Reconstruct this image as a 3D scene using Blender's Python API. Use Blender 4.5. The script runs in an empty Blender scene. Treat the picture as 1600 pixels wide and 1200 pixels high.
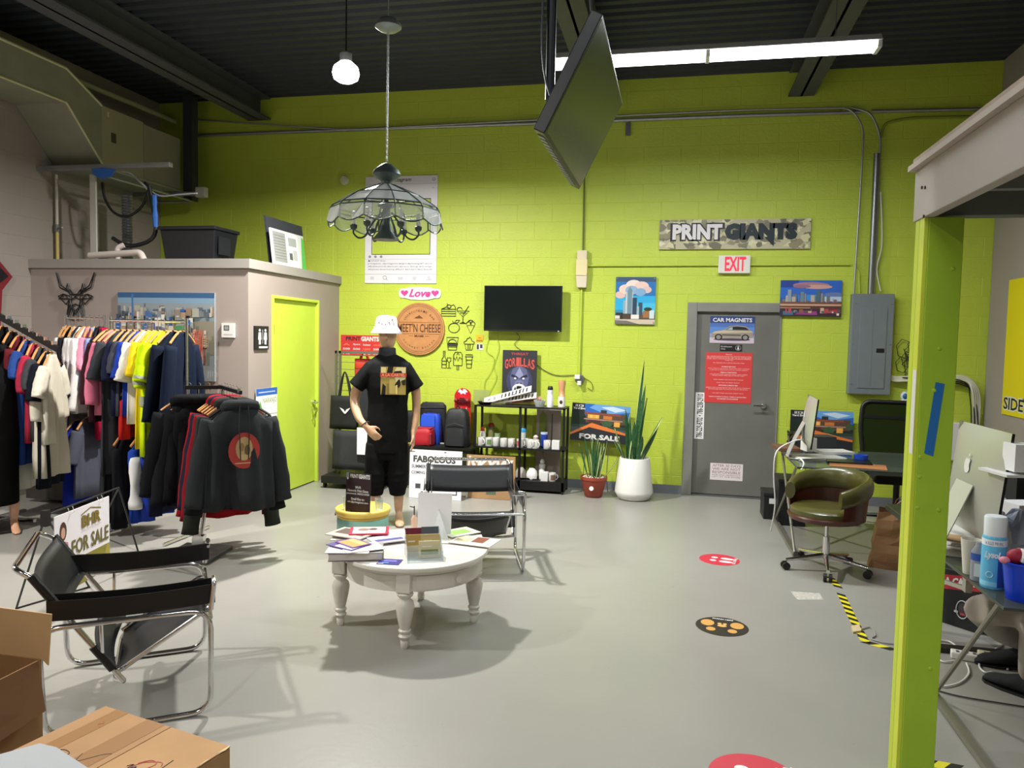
import bpy, math, random
from mathutils import Vector, Matrix
R_ = random.Random(7)
PI = math.pi
SC = bpy.context.scene
COL = SC.collection
# ------------------------------------------------------------------ camera
F_PX, YAW, PITCH, ROLL = 1178.93, -0.211244537, 0.0599349575, -0.0204953771
CAM = Vector((0.0, 0.0, 1.70657))
YB = 8.6193            # back wall
XP = -4.03             # partition room side wall
YP = 6.60              # partition room front wall
XL = -6.51             # left wall
XR = 3.14              # right wall
ZC = 4.60              # roof deck
YF = -4.0              # wall behind the camera

def cam_axes():
    cy, sy = math.cos(YAW), math.sin(YAW)
    fw = Vector((sy*math.cos(PITCH), cy*math.cos(PITCH), -math.sin(PITCH)))
    rt = Vector((cy, -sy, 0)); dn = fw.cross(rt)
    c, s = math.cos(ROLL), math.sin(ROLL)
    return c*rt+s*dn, -s*rt+c*dn, fw
AX, AY, AF = cam_axes()
cd = bpy.data.cameras.new('camera'); cam = bpy.data.objects.new('camera', cd); COL.objects.link(cam)
cam.matrix_world = Matrix(((AX.x, -AY.x, -AF.x, CAM.x), (AX.y, -AY.y, -AF.y, CAM.y), (AX.z, -AY.z, -AF.z, CAM.z), (0, 0, 0, 1)))
cd.sensor_width = 36.0; cd.sensor_fit = 'HORIZONTAL'; cd.lens = F_PX*36/1600; cd.clip_start = 0.05
SC.camera = cam
# ------------------------------------------------------------------ world, exposure
wd = bpy.data.worlds.new('world'); SC.world = wd; wd.use_nodes = True
wd.node_tree.nodes['Background'].inputs[0].default_value = (0.8, 0.88, 1, 1)
wd.node_tree.nodes['Background'].inputs[1].default_value = 0.03
SC.view_settings.view_transform = 'Standard'; SC.view_settings.look = 'None'
SC.view_settings.exposure = 0.0; SC.view_settings.gamma = 1; SC.view_settings.use_curve_mapping = False
# ------------------------------------------------------------------ lamps of the room, plus two unseen ones added near the camera for fill
def lamp(name, kind, loc, power, color=(1, 1, 1), size=0.2, size_y=None, direction=(0, 0, -1), spread=2.75):
    l = bpy.data.lights.new(name, kind); l.energy = power; l.color = color
    if kind == 'AREA':
        if size_y: l.shape = 'RECTANGLE'; l.size = size; l.size_y = size_y
        else: l.shape = 'DISK'; l.size = size
    else: l.shadow_soft_size = size
    if kind == 'AREA': l.spread = spread
    o = bpy.data.objects.new(name, l); COL.objects.link(o); o.location = loc
    o.rotation_euler = Vector(direction).to_track_quat('-Z', 'Y').to_euler()
    return o
BULB = Vector((-2.76, 6.0, 3.89))
lamp('bulb_light', 'AREA', BULB+Vector((0, 0, -.10)), 255, (1, .97, .92), .20, spread=2.95)
lamp('tube_light', 'AREA', (0.17, 6.0, 3.80), 125, (.93, .98, 1), 2.3, .12, spread=3.1)
lamp('bulb_light_left', 'AREA', (-5.3, 2.6, 3.89), 210, (1, .97, .92), .20)
lamp('fill_light_front', 'AREA', (-1.6, -1.2, 4.0), 85, (1, .97, .92), .25)  # unseen lamp behind the camera, added as fill
lamp('fill_strip_front', 'AREA', (0.2, 1.4, 4.1), 40, (.95, .98, 1), 2.3, .12)  # unseen strip light above the camera side, added as fill
lamp('bulb_light_office', 'AREA', (2.3, 1.0, 2.15), 14, (1, .97, .9), .5)
# ------------------------------------------------------------------ pixel rays onto real planes
def ray(x, y): return AX*((x-800)/F_PX)+AY*((y-600)/F_PX)+AF
def onY(x, y, Y): d = ray(x, y); return CAM+d*(Y/d.y)
def onX(x, y, X): d = ray(x, y); return CAM+d*(X/d.x)
def onZ(x, y, Z=0.0): d = ray(x, y); return CAM+d*((Z-CAM.z)/d.z)
def V(*a): return Vector(a)
# ------------------------------------------------------------------ materials
def lin(h):
    h = h.lstrip('#')
    c = [int(h[i:i+2], 16)/255 for i in (0, 2, 4)]
    return tuple(x/12.92 if x <= .04045 else ((x+.055)/1.055)**2.4 for x in c)
_M = {}
def mat(hexc, rough=.55, metal=0.0, noise=0.0, nscale=8.0, bump=0.0, bscale=60.0, emit=0.0, coat=0.0, sheen=0.0, spec=.5):
    key = (hexc, rough, metal, noise, nscale, bump, bscale, emit, coat, sheen, spec)
    if key in _M: return _M[key]
    m = bpy.data.materials.new('m_'+hexc.lstrip('#')); m.use_nodes = True
    nt = m.node_tree; b = nt.nodes['Principled BSDF']; c = lin(hexc)
    b.inputs['Roughness'].default_value = rough; b.inputs['Metallic'].default_value = metal
    b.inputs['Specular IOR Level'].default_value = spec
    b.inputs['Coat Weight'].default_value = coat; b.inputs['Sheen Weight'].default_value = sheen
    b.inputs['Base Color'].default_value = (*c, 1)
    if noise or bump:
        tc = nt.nodes.new('ShaderNodeTexCoord')
    if noise:
        n = nt.nodes.new('ShaderNodeTexNoise'); n.inputs['Scale'].default_value = nscale; n.inputs['Detail'].default_value = 6
        r = nt.nodes.new('ShaderNodeValToRGB')
        r.color_ramp.elements[0].position = .3; r.color_ramp.elements[1].position = .7
        r.color_ramp.elements[0].color = (*[max(0, x*(1-noise)) for x in c], 1)
        r.color_ramp.elements[1].color = (*[min(1, x*(1+noise*.6)) for x in c], 1)
        nt.links.new(tc.outputs['Object'], n.inputs['Vector']); nt.links.new(n.outputs['Fac'], r.inputs['Fac'])
        nt.links.new(r.outputs['Color'], b.inputs['Base Color'])
    if bump:
        n2 = nt.nodes.new('ShaderNodeTexNoise'); n2.inputs['Scale'].default_value = bscale; n2.inputs['Detail'].default_value = 4
        bp = nt.nodes.new('ShaderNodeBump'); bp.inputs['Strength'].default_value = bump; bp.inputs['Distance'].default_value = .01
        nt.links.new(tc.outputs['Object'], n2.inputs['Vector']); nt.links.new(n2.outputs['Fac'], bp.inputs['Height'])
        nt.links.new(bp.outputs['Normal'], b.inputs['Normal'])
    if emit:
        b.inputs['Emission Color'].default_value = (*c, 1); b.inputs['Emission Strength'].default_value = emit
    _M[key] = m
    return m
def glass(hexc='e8f2ee', alpha=.8, rough=.02):
    key = ('glass', hexc, alpha, rough)
    if key in _M: return _M[key]
    m = bpy.data.materials.new('m_glass'); m.use_nodes = True; nt = m.node_tree; nt.nodes.clear()
    out = nt.nodes.new('ShaderNodeOutputMaterial'); mx = nt.nodes.new('ShaderNodeMixShader')
    tr = nt.nodes.new('ShaderNodeBsdfTransparent'); tr.inputs[0].default_value = (*lin(hexc), 1)
    pb = nt.nodes.new('ShaderNodeBsdfPrincipled'); pb.inputs['Base Color'].default_value = (*lin(hexc), 1)
    pb.inputs['Roughness'].default_value = rough
    lw = nt.nodes.new('ShaderNodeLayerWeight'); lw.inputs[0].default_value = .25
    mp = nt.nodes.new('ShaderNodeMapRange'); mp.inputs['To Min'].default_value = 1-alpha; mp.inputs['To Max'].default_value = min(1, 1-alpha+.5)
    nt.links.new(lw.outputs['Fresnel'], mp.inputs['Value']); nt.links.new(mp.outputs[0], mx.inputs[0])
    nt.links.new(tr.outputs[0], mx.inputs[1]); nt.links.new(pb.outputs[0], mx.inputs[2]); nt.links.new(mx.outputs[0], out.inputs[0])
    _M[key] = m
    return m
GREEN = mat('bacb44', .5, noise=.05, nscale=2.2, bump=.35, bscale=45)
GREENP = mat('bccc4a', .45, noise=.08, nscale=5, bump=.1)
GREY = mat('9a9088', .7, noise=.03, nscale=3, bump=.15, bscale=50)
CHROME = mat('dcdcde', .12, 1.0); STEEL = mat('8c8e90', .38, .9); GALV = mat('a9acaf', .4, .8, noise=.1, nscale=12)
BLACK = mat('0b0c0e', .5); BLKM = mat('121314', .4); LEATHER = mat('0d0f11', .38, bump=.1, bscale=120)
WHITE = mat('dcdbd8', .45); PAPER = mat('e9e8e4', .7); WOOD = mat('c89058', .5, noise=.15, nscale=20)
CARD = mat('a17b50', .75, noise=.07, nscale=6, bump=.08, bscale=80); CARDL = mat('c49f70', .75, noise=.05, nscale=6)
SKIN = mat('c39a78', .35, noise=.04, coat=.3)
# ------------------------------------------------------------------ mesh builder
class MB:
    def __init__(s): s.v = []; s.f = []; s.m = []; s.k = 0
    def add(s, vs, fs):
        b = len(s.v); s.v += [Vector(v) for v in vs]
        for f in fs: s.f.append([b+i for i in f]); s.m.append(s.k)
        return s
    def box(s, c, sz, R=None):
        c = Vector(c); vs = []
        for dx in (-.5, .5):
            for dy in (-.5, .5):
                for dz in (-.5, .5):
                    p = Vector((dx*sz[0], dy*sz[1], dz*sz[2])); vs.append(c+(R @ p if R else p))
        return s.add(vs, [(0, 1, 3, 2), (4, 6, 7, 5), (0, 4, 5, 1), (2, 3, 7, 6), (0, 2, 6, 4), (1, 5, 7, 3)])
    def bb(s, a, b):
        return s.box([(a[i]+b[i])/2 for i in range(3)], [abs(b[i]-a[i]) for i in range(3)])
    def bar(s, p0, p1, w, h, up=(0, 0, 1)):
        p0 = Vector(p0); p1 = Vector(p1); d = (p1-p0); L = d.length; d = d/L; up = Vector(up)
        if abs(d.dot(up)) > .98: up = Vector((1, 0, 0))
        sd = d.cross(up).normalized(); u = sd.cross(d)
        R = Matrix((d, sd, u)).transposed()
        return s.box((p0+p1)/2, (L, w, h), R)
    def ring(s, c, A, B, n):
        return [Vector(c)+Vector(A)*math.cos(2*PI*i/n)+Vector(B)*math.sin(2*PI*i/n) for i in range(n)]
    def loft(s, rings, caps=True, closed=True):
        n = len(rings[0]); b = len(s.v)
        for r in rings: s.v += [Vector(p) for p in r]
        for j in range(len(rings)-1):
            for i in range(n if closed else n-1):
                a = b+j*n+i; c = b+j*n+(i+1) % n
                s.f.append([a, c, c+n, a+n]); s.m.append(s.k)
        if caps and closed:
            s.f.append([b+i for i in range(n)][::-1]); s.m.append(s.k)
            s.f.append([b+(len(rings)-1)*n+i for i in range(n)]); s.m.append(s.k)
        return s
    def tube(s, pts, r, n=8, closed=False, flat=None):
        pts = [Vector(p) for p in pts]; N = len(pts); rs = r if isinstance(r, (list, tuple)) else [r]*N
        T = []
        for i in range(N):
            if closed: t = pts[(i+1) % N]-pts[i-1]
            else: t = pts[min(i+1, N-1)]-pts[max(i-1, 0)]
            T.append(t.normalized() if t.length > 1e-9 else Vector((0, 0, 1)))
        u = T[0].orthogonal().normalized(); rings = []
        for i in range(N):
            u = (u-T[i]*u.dot(T[i])); u = u.normalized() if u.length > 1e-6 else T[i].orthogonal().normalized()
            w = T[i].cross(u); rings.append(s.ring(pts[i], u*rs[i], w*rs[i], n))
        if closed: rings.append(rings[0])
        return s.loft(rings, caps=not closed)
    def cyl(s, p0, p1, r0, r1=None, n=16): return s.tube([p0, p1], [r0, r0 if r1 is None else r1], n)
    def lathe(s, prof, c, n=24, R=None):
        c = Vector(c); rings = []
        for r, z in prof:
            g = [Vector((r*math.cos(2*PI*i/n), r*math.sin(2*PI*i/n), z)) for i in range(n)]
            rings.append([c+(R @ p if R else p) for p in g])
        return s.loft(rings)
    def ell(s, c, rad, n=16, m=10):
        c = Vector(c); rings = []
        for j in range(m+1):
            t = PI*j/m; sr = max(.002, math.sin(t))
            rings.append([c+Vector((rad[0]*sr*math.cos(2*PI*i/n), rad[1]*sr*math.sin(2*PI*i/n), -rad[2]*math.cos(t))) for i in range(n)])
        return s.loft(rings)
    def prism(s, poly, vec):
        n = len(poly); vec = Vector(vec); P = [Vector(p) for p in poly]
        return s.add(P+[p+vec for p in P], [list(range(n))[::-1], list(range(n, 2*n))]+[[i, (i+1) % n, (i+1) % n+n, i+n] for i in range(n)])
    def quad(s, a, b, c, d): return s.add([a, b, c, d], [(0, 1, 2, 3)])
    def grid(s, fn, nu, nv):
        b = len(s.v)
        for j in range(nv+1):
            for i in range(nu+1): s.v.append(Vector(fn(i/nu, j/nv)))
        for j in range(nv):
            for i in range(nu):
                a = b+j*(nu+1)+i; s.f.append([a, a+1, a+nu+2, a+nu+1]); s.m.append(s.k)
        return s
    def build(s, name, mats, parent=None, smooth=False, bevel=0, solid=0, orient=False, tf=None):
        org = ORG.get(parent.name, Vector((0, 0, 0))) if parent else None
        vs = s.v
        if parent is None:
            xs = [v.x for v in vs]; ys = [v.y for v in vs]; zs = [v.z for v in vs]
            org = Vector(((min(xs)+max(xs))/2, (min(ys)+max(ys))/2, min(zs)))
        me = bpy.data.meshes.new(name); me.from_pydata([v-org for v in vs], [], s.f)
        if not isinstance(mats, (list, tuple)): mats = [mats]
        for m in mats: me.materials.append(m)
        if len(mats) > 1: me.polygons.foreach_set('material_index', s.m)
        if smooth: me.polygons.foreach_set('use_smooth', [True]*len(me.polygons))
        me.update()
        o = bpy.data.objects.new(name, me); COL.objects.link(o)
        if parent: o.parent = parent
        else: o.location = org
        ORG[o.name] = org
        if smooth and smooth != 'all':
            try:
                me.set_sharp_from_angle(angle=math.radians(50))
            except Exception: pass
        if solid:
            q = o.modifiers.new('solid', 'SOLIDIFY'); q.thickness = solid; q.offset = 0
        if bevel:
            q = o.modifiers.new('bevel', 'BEVEL'); q.width = bevel; q.segments = 2; q.limit_method = 'ANGLE'
        return o
ORG = {}
def tag(o, label=None, cat=None, group=None, kind=None):
    for k, v in (('label', label), ('category', cat), ('group', group), ('kind', kind)):
        if v: o[k] = v
    return o
def thing(name, label, cat, loc=(0, 0, 0), group=None):
    o = bpy.data.objects.new(name, None); COL.objects.link(o); o.empty_display_size = .1
    o.location = loc; ORG[o.name] = Vector(loc); tag(o, label, cat, group); return o
def struct(o): o['kind'] = 'structure'; return o
def dup(o, loc=None, rotz=None, label=None, group=None, parent=None):
    c = o.copy(); COL.objects.link(c); c.parent = parent
    for ch in list(o.children): dup(ch, parent=c)
    if loc is not None: c.location = loc
    if rotz is not None: c.rotation_euler = (0, 0, rotz)
    if label: c['label'] = label
    if group: c['group'] = group
    return c
# planar frames -----------------------------------------------------
class Fr:
    def __init__(s, O, U, Vv, w, h): s.O = Vector(O); s.U = Vector(U).normalized(); s.V = Vector(Vv).normalized(); s.w = w; s.h = h; s.N = s.U.cross(s.V).normalized()
    def p(s, u, v, n=0.0): return s.O+s.U*(u*s.w)+s.V*(v*s.h)+s.N*n
def frY(x0, y0, x1, y1, Y):   # upright rectangle on a plane y=Y facing the room, from two opposite corners
    a = onY(x0, y0, Y); b = onY(x1, y1, Y)
    return Fr((a.x, Y, b.z), (1, 0, 0), (0, 0, 1), b.x-a.x, a.z-b.z)
def frX(x0, y0, x1, y1, X):
    a = onX(x0, y0, X); b = onX(x1, y1, X); s = 1 if b.y > a.y else -1
    return Fr((X, a.y, b.z), (0, s, 0), (0, 0, 1), abs(b.y-a.y), a.z-b.z)
def rc(a, b, c, d): return [(a, b), (c, b), (c, d), (a, d)]
def cir(x, y, r, ry=None, n=16, a0=0, a1=2*PI): ry = ry or r; return [(x+r*math.cos(a0+(a1-a0)*i/n), y+ry*math.sin(a0+(a1-a0)*i/n)) for i in range(n)]
def art(fr, items, parent, n0, name='print'):
    mb = MB(); mats = []
    for i, (c, poly) in enumerate(items):
        m = mat(c, .45) if isinstance(c, str) else c
        if m not in mats: mats.append(m)
        mb.k = mats.index(m); z = n0+.0003+.00022*i
        pts = [fr.p(min(1, max(0, u)), min(1, max(0, v)), z) for u, v in poly]
        mb.add(pts, [list(range(len(pts)))])
    return mb.build(name, mats, parent)
_TC = {}
def text(s, fr, box, m, parent, n=.002, bold=.0, ext=0.0, name='lettering', fit=True, slant=0.0, rot=0, stroke=None):
    key = (s, bold, slant)
    if key not in _TC:
        cu = bpy.data.curves.new('t', 'FONT'); cu.body = s; cu.size = 1; cu.offset = bold; cu.resolution_u = 2; cu.shear = slant
        cu.align_x = 'CENTER'
        o = bpy.data.objects.new('t', cu); COL.objects.link(o); dg = bpy.context.evaluated_depsgraph_get(); dg.update()
        me = bpy.data.meshes.new_from_object(o.evaluated_get(dg))
        _TC[key] = ([v.co.copy() for v in me.vertices], [list(p.vertices) for p in me.polygons])
        bpy.data.objects.remove(o); bpy.data.meshes.remove(me)
    vs, fs = _TC[key]
    if not vs: return None
    x0 = min(v.x for v in vs); x1 = max(v.x for v in vs); y0 = min(v.y for v in vs); y1 = max(v.y for v in vs)
    bw = (box[2]-box[0])*fr.w; bh = (box[3]-box[1])*fr.h; ox = box[0]*fr.w; oy = box[1]*fr.h
    mb = MB(); pts = []
    for v in vs:
        a = (v.x-x0)/(x1-x0); b = (v.y-y0)/(y1-y0)
        if rot: a, b = 1-b, a     # reads upward
        pts.append(fr.O+fr.U*(ox+a*bw)+fr.V*(oy+b*bh)+fr.N*n)
    if ext:
        k = len(pts); e = {}
        for f in fs:
            for i in range(len(f)):
                q = (f[i], f[(i+1) % len(f)]); e[q] = e.get(q, 0)+1
        side = [q for q in e if (q[1], q[0]) not in e]
        mb.add(pts+[p+fr.N*ext for p in pts], [f[::-1] for f in fs]+[[i+k for i in f] for f in fs]+[[a, b, b+k, a+k] for a, b in side])
    else: mb.add(pts, fs)
    return mb.build(name, m, parent)
def board(name, label, cat, fr, th, m, group=None, part='board', single=False):
    mb = MB().prism([fr.p(0, 0), fr.p(1, 0), fr.p(1, 1), fr.p(0, 1)], fr.N*th)
    if single: return tag(mb.build(name, m), label, cat, group)
    t = thing(name, label, cat, fr.p(.5, 0), group)
    mb.build(part, m, t)
    return t
def arc(c, r, a0, a1, n, U=(1, 0, 0), W=(0, 0, 1)):
    c = Vector(c); U = Vector(U); W = Vector(W)
    return [c+U*(r*math.cos(a0+(a1-a0)*i/n))+W*(r*math.sin(a0+(a1-a0)*i/n)) for i in range(n+1)]
def rounded(pts, r, n=5, closed=False):
    pts = [Vector(p) for p in pts]; out = []; N = len(pts)
    for i in range(N):
        if not closed and i in (0, N-1): out.append(pts[i]); continue
        a = pts[i-1]-pts[i]; b = pts[(i+1) % N]-pts[i]; k = min(r, a.length*.45, b.length*.45)
        p0 = pts[i]+a.normalized()*k; p1 = pts[i]+b.normalized()*k
        for j in range(n+1):
            t = j/n; out.append(p0*(1-t)**2+pts[i]*2*t*(1-t)+p1*t*t)
    return out
def sag(a, b, d, n=10): a = Vector(a); b = Vector(b); return [a.lerp(b, i/n)-Vector((0, 0, d*4*(i/n)*(1-i/n))) for i in range(n+1)]
def spline(pts, n=6):
    P = [Vector(p) for p in pts]; out = []
    for i in range(len(P)-1):
        p0 = P[max(0, i-1)]; p1 = P[i]; p2 = P[i+1]; p3 = P[min(len(P)-1, i+2)]
        for j in range(n):
            t = j/n; out.append(.5*((2*p1)+(p2-p0)*t+(2*p0-5*p1+4*p2-p3)*t*t+(3*p1-p0-3*p2+p3)*t**3))
    out.append(P[-1]); return out
ORD = ['first', 'second', 'third', 'fourth', 'fifth', 'sixth', 'seventh', 'eighth', 'ninth', 'tenth', 'eleventh', 'twelfth']
# ================================================================== SETTING
# floor with scuffed grey epoxy
fm = mat('918f88', .33, noise=.07, nscale=1.3, bump=.06, bscale=30, spec=.4)
nt = fm.node_tree; bs = nt.nodes['Principled BSDF']
tc = nt.nodes.new('ShaderNodeTexCoord'); n1 = nt.nodes.new('ShaderNodeTexNoise'); n1.inputs['Scale'].default_value = 9; n1.inputs['Detail'].default_value = 9; n1.inputs['Roughness'].default_value = .7
rr = nt.nodes.new('ShaderNodeValToRGB'); rr.color_ramp.elements[0].position = .27; rr.color_ramp.elements[1].position = .33
rr.color_ramp.elements[0].color = (.35, .35, .35, 1)
mx = nt.nodes.new('ShaderNodeMix'); mx.data_type = 'RGBA'; mx.blend_type = 'MULTIPLY'; mx.inputs[0].default_value = .5
src = bs.inputs['Base Color'].links[0].from_socket
nt.links.new(tc.outputs['Object'], n1.inputs['Vector']); nt.links.new(n1.outputs['Fac'], rr.inputs['Fac'])
nt.links.new(src, mx.inputs[6]); nt.links.new(rr.outputs['Color'], mx.inputs[7]); nt.links.new(mx.outputs[2], bs.inputs['Base Color'])
struct(MB().bb((XL-.2, YF-.2, -.15), (XR+.2, YB+.2, 0)).build('floor', fm))
# back wall with its door opening
DX0, DX1, DZ = onY(1078, 772, YB).x, onY(1209, 775, YB).x, 2.06
w = MB()
w.bb((XL-.2, YB, 0), (DX0, YB+.2, ZC)); w.bb((DX1, YB, 0), (XR+.2, YB+.2, ZC)); w.bb((DX0, YB, DZ), (DX1, YB+.2, ZC))
wb = struct(w.build('wall_back', GREEN))
def block_mesh(w_, h_, U, N, m):
    b = MB(); g = .0028; U = Vector(U); N = Vector(N); Z = V(0, 0, 1); d = .0022
    a = [U*g/2+Z*g/2, U*(w_-g/2)+Z*g/2, U*(w_-g/2)+Z*(h_-g/2), U*g/2+Z*(h_-g/2)]
    i_ = .003; c = [U*(g/2+i_)+Z*(g/2+i_), U*(w_-g/2-i_)+Z*(g/2+i_), U*(w_-g/2-i_)+Z*(h_-g/2-i_), U*(g/2+i_)+Z*(h_-g/2-i_)]
    c = [p+N*d for p in c]; b.add(a+c, [(4, 5, 6, 7), (0, 1, 5, 4), (1, 2, 6, 5), (2, 3, 7, 6), (3, 0, 4, 7)])
    me = bpy.data.meshes.new('block'); me.from_pydata(b.v, [], b.f); me.materials.append(m); return me, b
def blocks(parent, O, U, N, length, z0, z1, m, skip, limit, BW=.4064, BH=.2032):
    """running-bond wall of painted blocks: single parts up to the limit, the rest joined"""
    org = ORG[parent.name]; cache = {}; rest = MB(); n = 0; row = int(z0/BH)
    U = Vector(U); O = Vector(O)
    while (row+1)*BH <= z1+.01:
        x = -BW/2 if row % 2 else 0.0
        while x < length:
            a = max(0, x); b_ = min(length, x+BW)
            if b_-a > .06:
                for s0, s1 in skip(row*BH, (row+1)*BH, a, b_):
                    if s1-s0 < .05: continue
                    key = round(s1-s0, 3)
                    if key not in cache: cache[key] = block_mesh(s1-s0, BH, U, N, m)
                    p = O+U*s0+V(0, 0, row*BH)
                    if n < limit:
                        o = bpy.data.objects.new('block', cache[key][0]); COL.objects.link(o); o.parent = parent; o.location = p-org; n += 1
                    else: rest.add([p+v for v in cache[key][1].v], cache[key][1].f)
            x += BW
        row += 1
    if rest.v:
        o = rest.build('blocks', m, parent); o['kind'] = 'stuff'
DF0, DF1, DFZ = onY(1066, 772, YB).x-.01, 1.12, 2.15
def skipdoor(za, zb, a, b):
    A = a-4.06; B = b-4.06
    if za < DFZ-.04 and B > DF0 and A < DF1:
        return [(a, min(b, DF0+4.06)), (max(a, DF1+4.06), b)]
    return [(a, b)]
blocks(wb, (-4.06, YB, 0), (1, 0, 0), (0, -1, 0), XR+4.06, 0.1, ZC-.05, GREEN, skipdoor, 298)
blocks(wb, (XL, YB, 0), (1, 0, 0), (0, -1, 0), 2.4, 2.5, ZC-.05, GREEN, lambda za, zb, a, b: [(a, b)], 0)
struct(MB().bb((XL+2.5, YB-.016, 0), (DF0, YB-.0045, .10)).build('baseboard_back', mat('6f7377', .5)))
struct(MB().bb((DF1+.02, YB-.016, 0), (XR, YB-.0045, .10)).build('baseboard_corner', mat('6f7377', .5)))
wl = struct(MB().bb((XL-.2, YF, 0), (XL, YB+.2, ZC)).build('wall_left', GREY))
blocks(wl, (XL, 4.3, 0), (0, 1, 0), (1, 0, 0), YB-4.3, 1.2, ZC-.2, GREY, lambda za, zb, a, b: [(a, b)], 150)
struct(MB().bb((XR, YF, 0), (XR+.2, YB+.2, ZC)).build('wall_right', GREY))
struct(MB().bb((XL-.2, YF-.2, 0), (XR+.2, YF, ZC)).build('wall_front', mat('b8b4ac', .7)))
# corrugated roof deck, ribs parallel to the back wall
DECK = mat('2d323b', .6, noise=.15, nscale=3)
c = MB(); c.bb((XL-.2, YF-.2, ZC+.06), (XR+.2, YB+.2, ZC+.12)); prof = []
y = YF
while y < YB:
    prof += [(y, ZC), (y+.07, ZC), (y+.09, ZC+.045), (y+.13, ZC+.045)]; y += .15
prof.append((YB+.1, ZC))
c.grid(lambda u, v: (XL-.1+(XR-XL+.2)*u, prof[int(round(v*(len(prof)-1)))][0], prof[int(round(v*(len(prof)-1)))][1]), 1, len(prof)-1)
struct(c.build('ceiling', DECK))
BEAM = mat('4a4c50', .6, noise=.1)
def ibeam(x, w_, z0, z1, y0, y1):
    b = MB(); b.bb((x-w_/2, y0, z0), (x+w_/2, y1, z0+.02)); b.bb((x-w_/2, y0, z1-.02), (x+w_/2, y1, z1)); b.bb((x-.012, y0, z0), (x+.012, y1, z1)); return b
k = 1
for x in (-5.1, -0.9, 1.22):
    b = ibeam(x, .30 if x < -2 else .26, 4.33, ZC, YF, YB-.01)
    struct(b.build('trim_%d' % k, BEAM)); k += 1
# the partition room in the back corner
ZP = 2.42
PG = mat('9c9089', .65, noise=.02, nscale=2)
struct(MB().bb((XL, YP, 0), (XP, YP+.12, ZP-.09)).build('wall_partition_front', PG))
d0, d1 = onX(424, 600, XP).y, onX(497, 600, XP).y
sd = MB(); sd.bb((XP-.12, YP+.12, 0), (XP, d0, ZP-.09)); sd.bb((XP-.12, d1, 0), (XP, YB, ZP-.09)); sd.bb((XP-.12, d0, 2.10), (XP, d1, ZP-.09))
struct(sd.build('wall_partition_side', PG))
cap = mat('97928c', .6)
struct(MB().bb((XL, YP-.03, ZP-.09), (XP+.03, YP+.15, ZP)).build('trim_5', cap))
struct(MB().bb((XP-.15, YP+.15, ZP-.09), (XP+.03, YB-.005, ZP)).build('trim_6', cap))
struct(MB().bb((XL, YP+.15, ZP-.12), (XP-.15, YB-.005, ZP)).build('trim_7', mat('8a8580', .8)))
# green door in the partition
dg = mat('bfd648', .5, noise=.03)
door = struct(MB().bb((XP-.06, d0+.035, .015), (XP-.02, d1-.035, 2.07)).build('door_1', dg))
fr_ = MB()
fr_.bb((XP-.10, d0, 0), (XP+.015, d0+.035, 2.10)); fr_.bb((XP-.10, d1-.035, 0), (XP+.015, d1, 2.10)); fr_.bb((XP-.10, d0+.035, 2.07), (XP+.015, d1-.035, 2.10))
fr_.build('door_frame', mat('c3da4a', .5), door, bevel=.004)
hp = onX(491, 628, XP+.0)
hm = MB(); hm.cyl((XP-.02, hp.y, hp.z), (XP+.01, hp.y, hp.z), .026); hm.tube(rounded([(XP+.0, hp.y, hp.z), (XP+.05, hp.y, hp.z), (XP+.05, hp.y-.1, hp.z-.01)], .02), .009)
hm.build('door_handle', CHROME, door, smooth=True)
hm = MB(); hm.tube(rounded([(XP-.02, hp.y-.02, hp.z-.08), (XP+.03, hp.y-.02, hp.z-.1), (XP+.03, hp.y-.02, hp.z-.18), (XP-.02, hp.y-.02, hp.z-.2)], .02), .006); hm.build('pull', CHROME, door)
for zz in (1.75, 1.0, .25): MB().cyl((XP+.012, d0+.03, zz-.05), (XP+.012, d0+.03, zz+.05), .007).build('hinge', mat('a8b84a', .4, .5), door)
# grey steel door
dm = mat('6e6d66', .42, noise=.12, nscale=2.5, bump=.05)
fmtl = mat('8c8b84', .4, .3, noise=.08, nscale=6)
leaf = struct(MB().bb((DX0, YB+.03, .02), (DX1, YB+.075, DZ-.01)).build('door_2', dm))
fb = MB()
for a in (((DF0, YB-.02, 0), (DX0+.012, YB+.03, DFZ)), ((DX1-.012, YB-.02, 0), (DF1, YB+.03, DFZ)), ((DX0+.012, YB-.02, DZ-.012), (DX1-.012, YB+.03, DFZ))): fb.bb(*a)
fb.build('door_frame', fmtl, leaf, bevel=.006)
hp = onY(1193, 634, YB)
hb = MB(); hb.cyl((hp.x, YB+.03, hp.z), (hp.x, YB-.0, hp.z), .038, .03, 20); hb.tube(rounded([(hp.x, YB, hp.z), (hp.x, YB-.05, hp.z), (hp.x-.11, YB-.055, hp.z)], .02), .011)
hb.build('door_handle', CHROME, leaf, smooth=True)
MB().bb((DX0+.02, YB-.03, 0), (DX1-.02, YB+.03, .015)).build('threshold', STEEL, leaf)
struct(MB().bb((XR-.16, YB-.006, 0), (XR-.001, YB-.005, .001)).build('trim_8', GREY))
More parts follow.
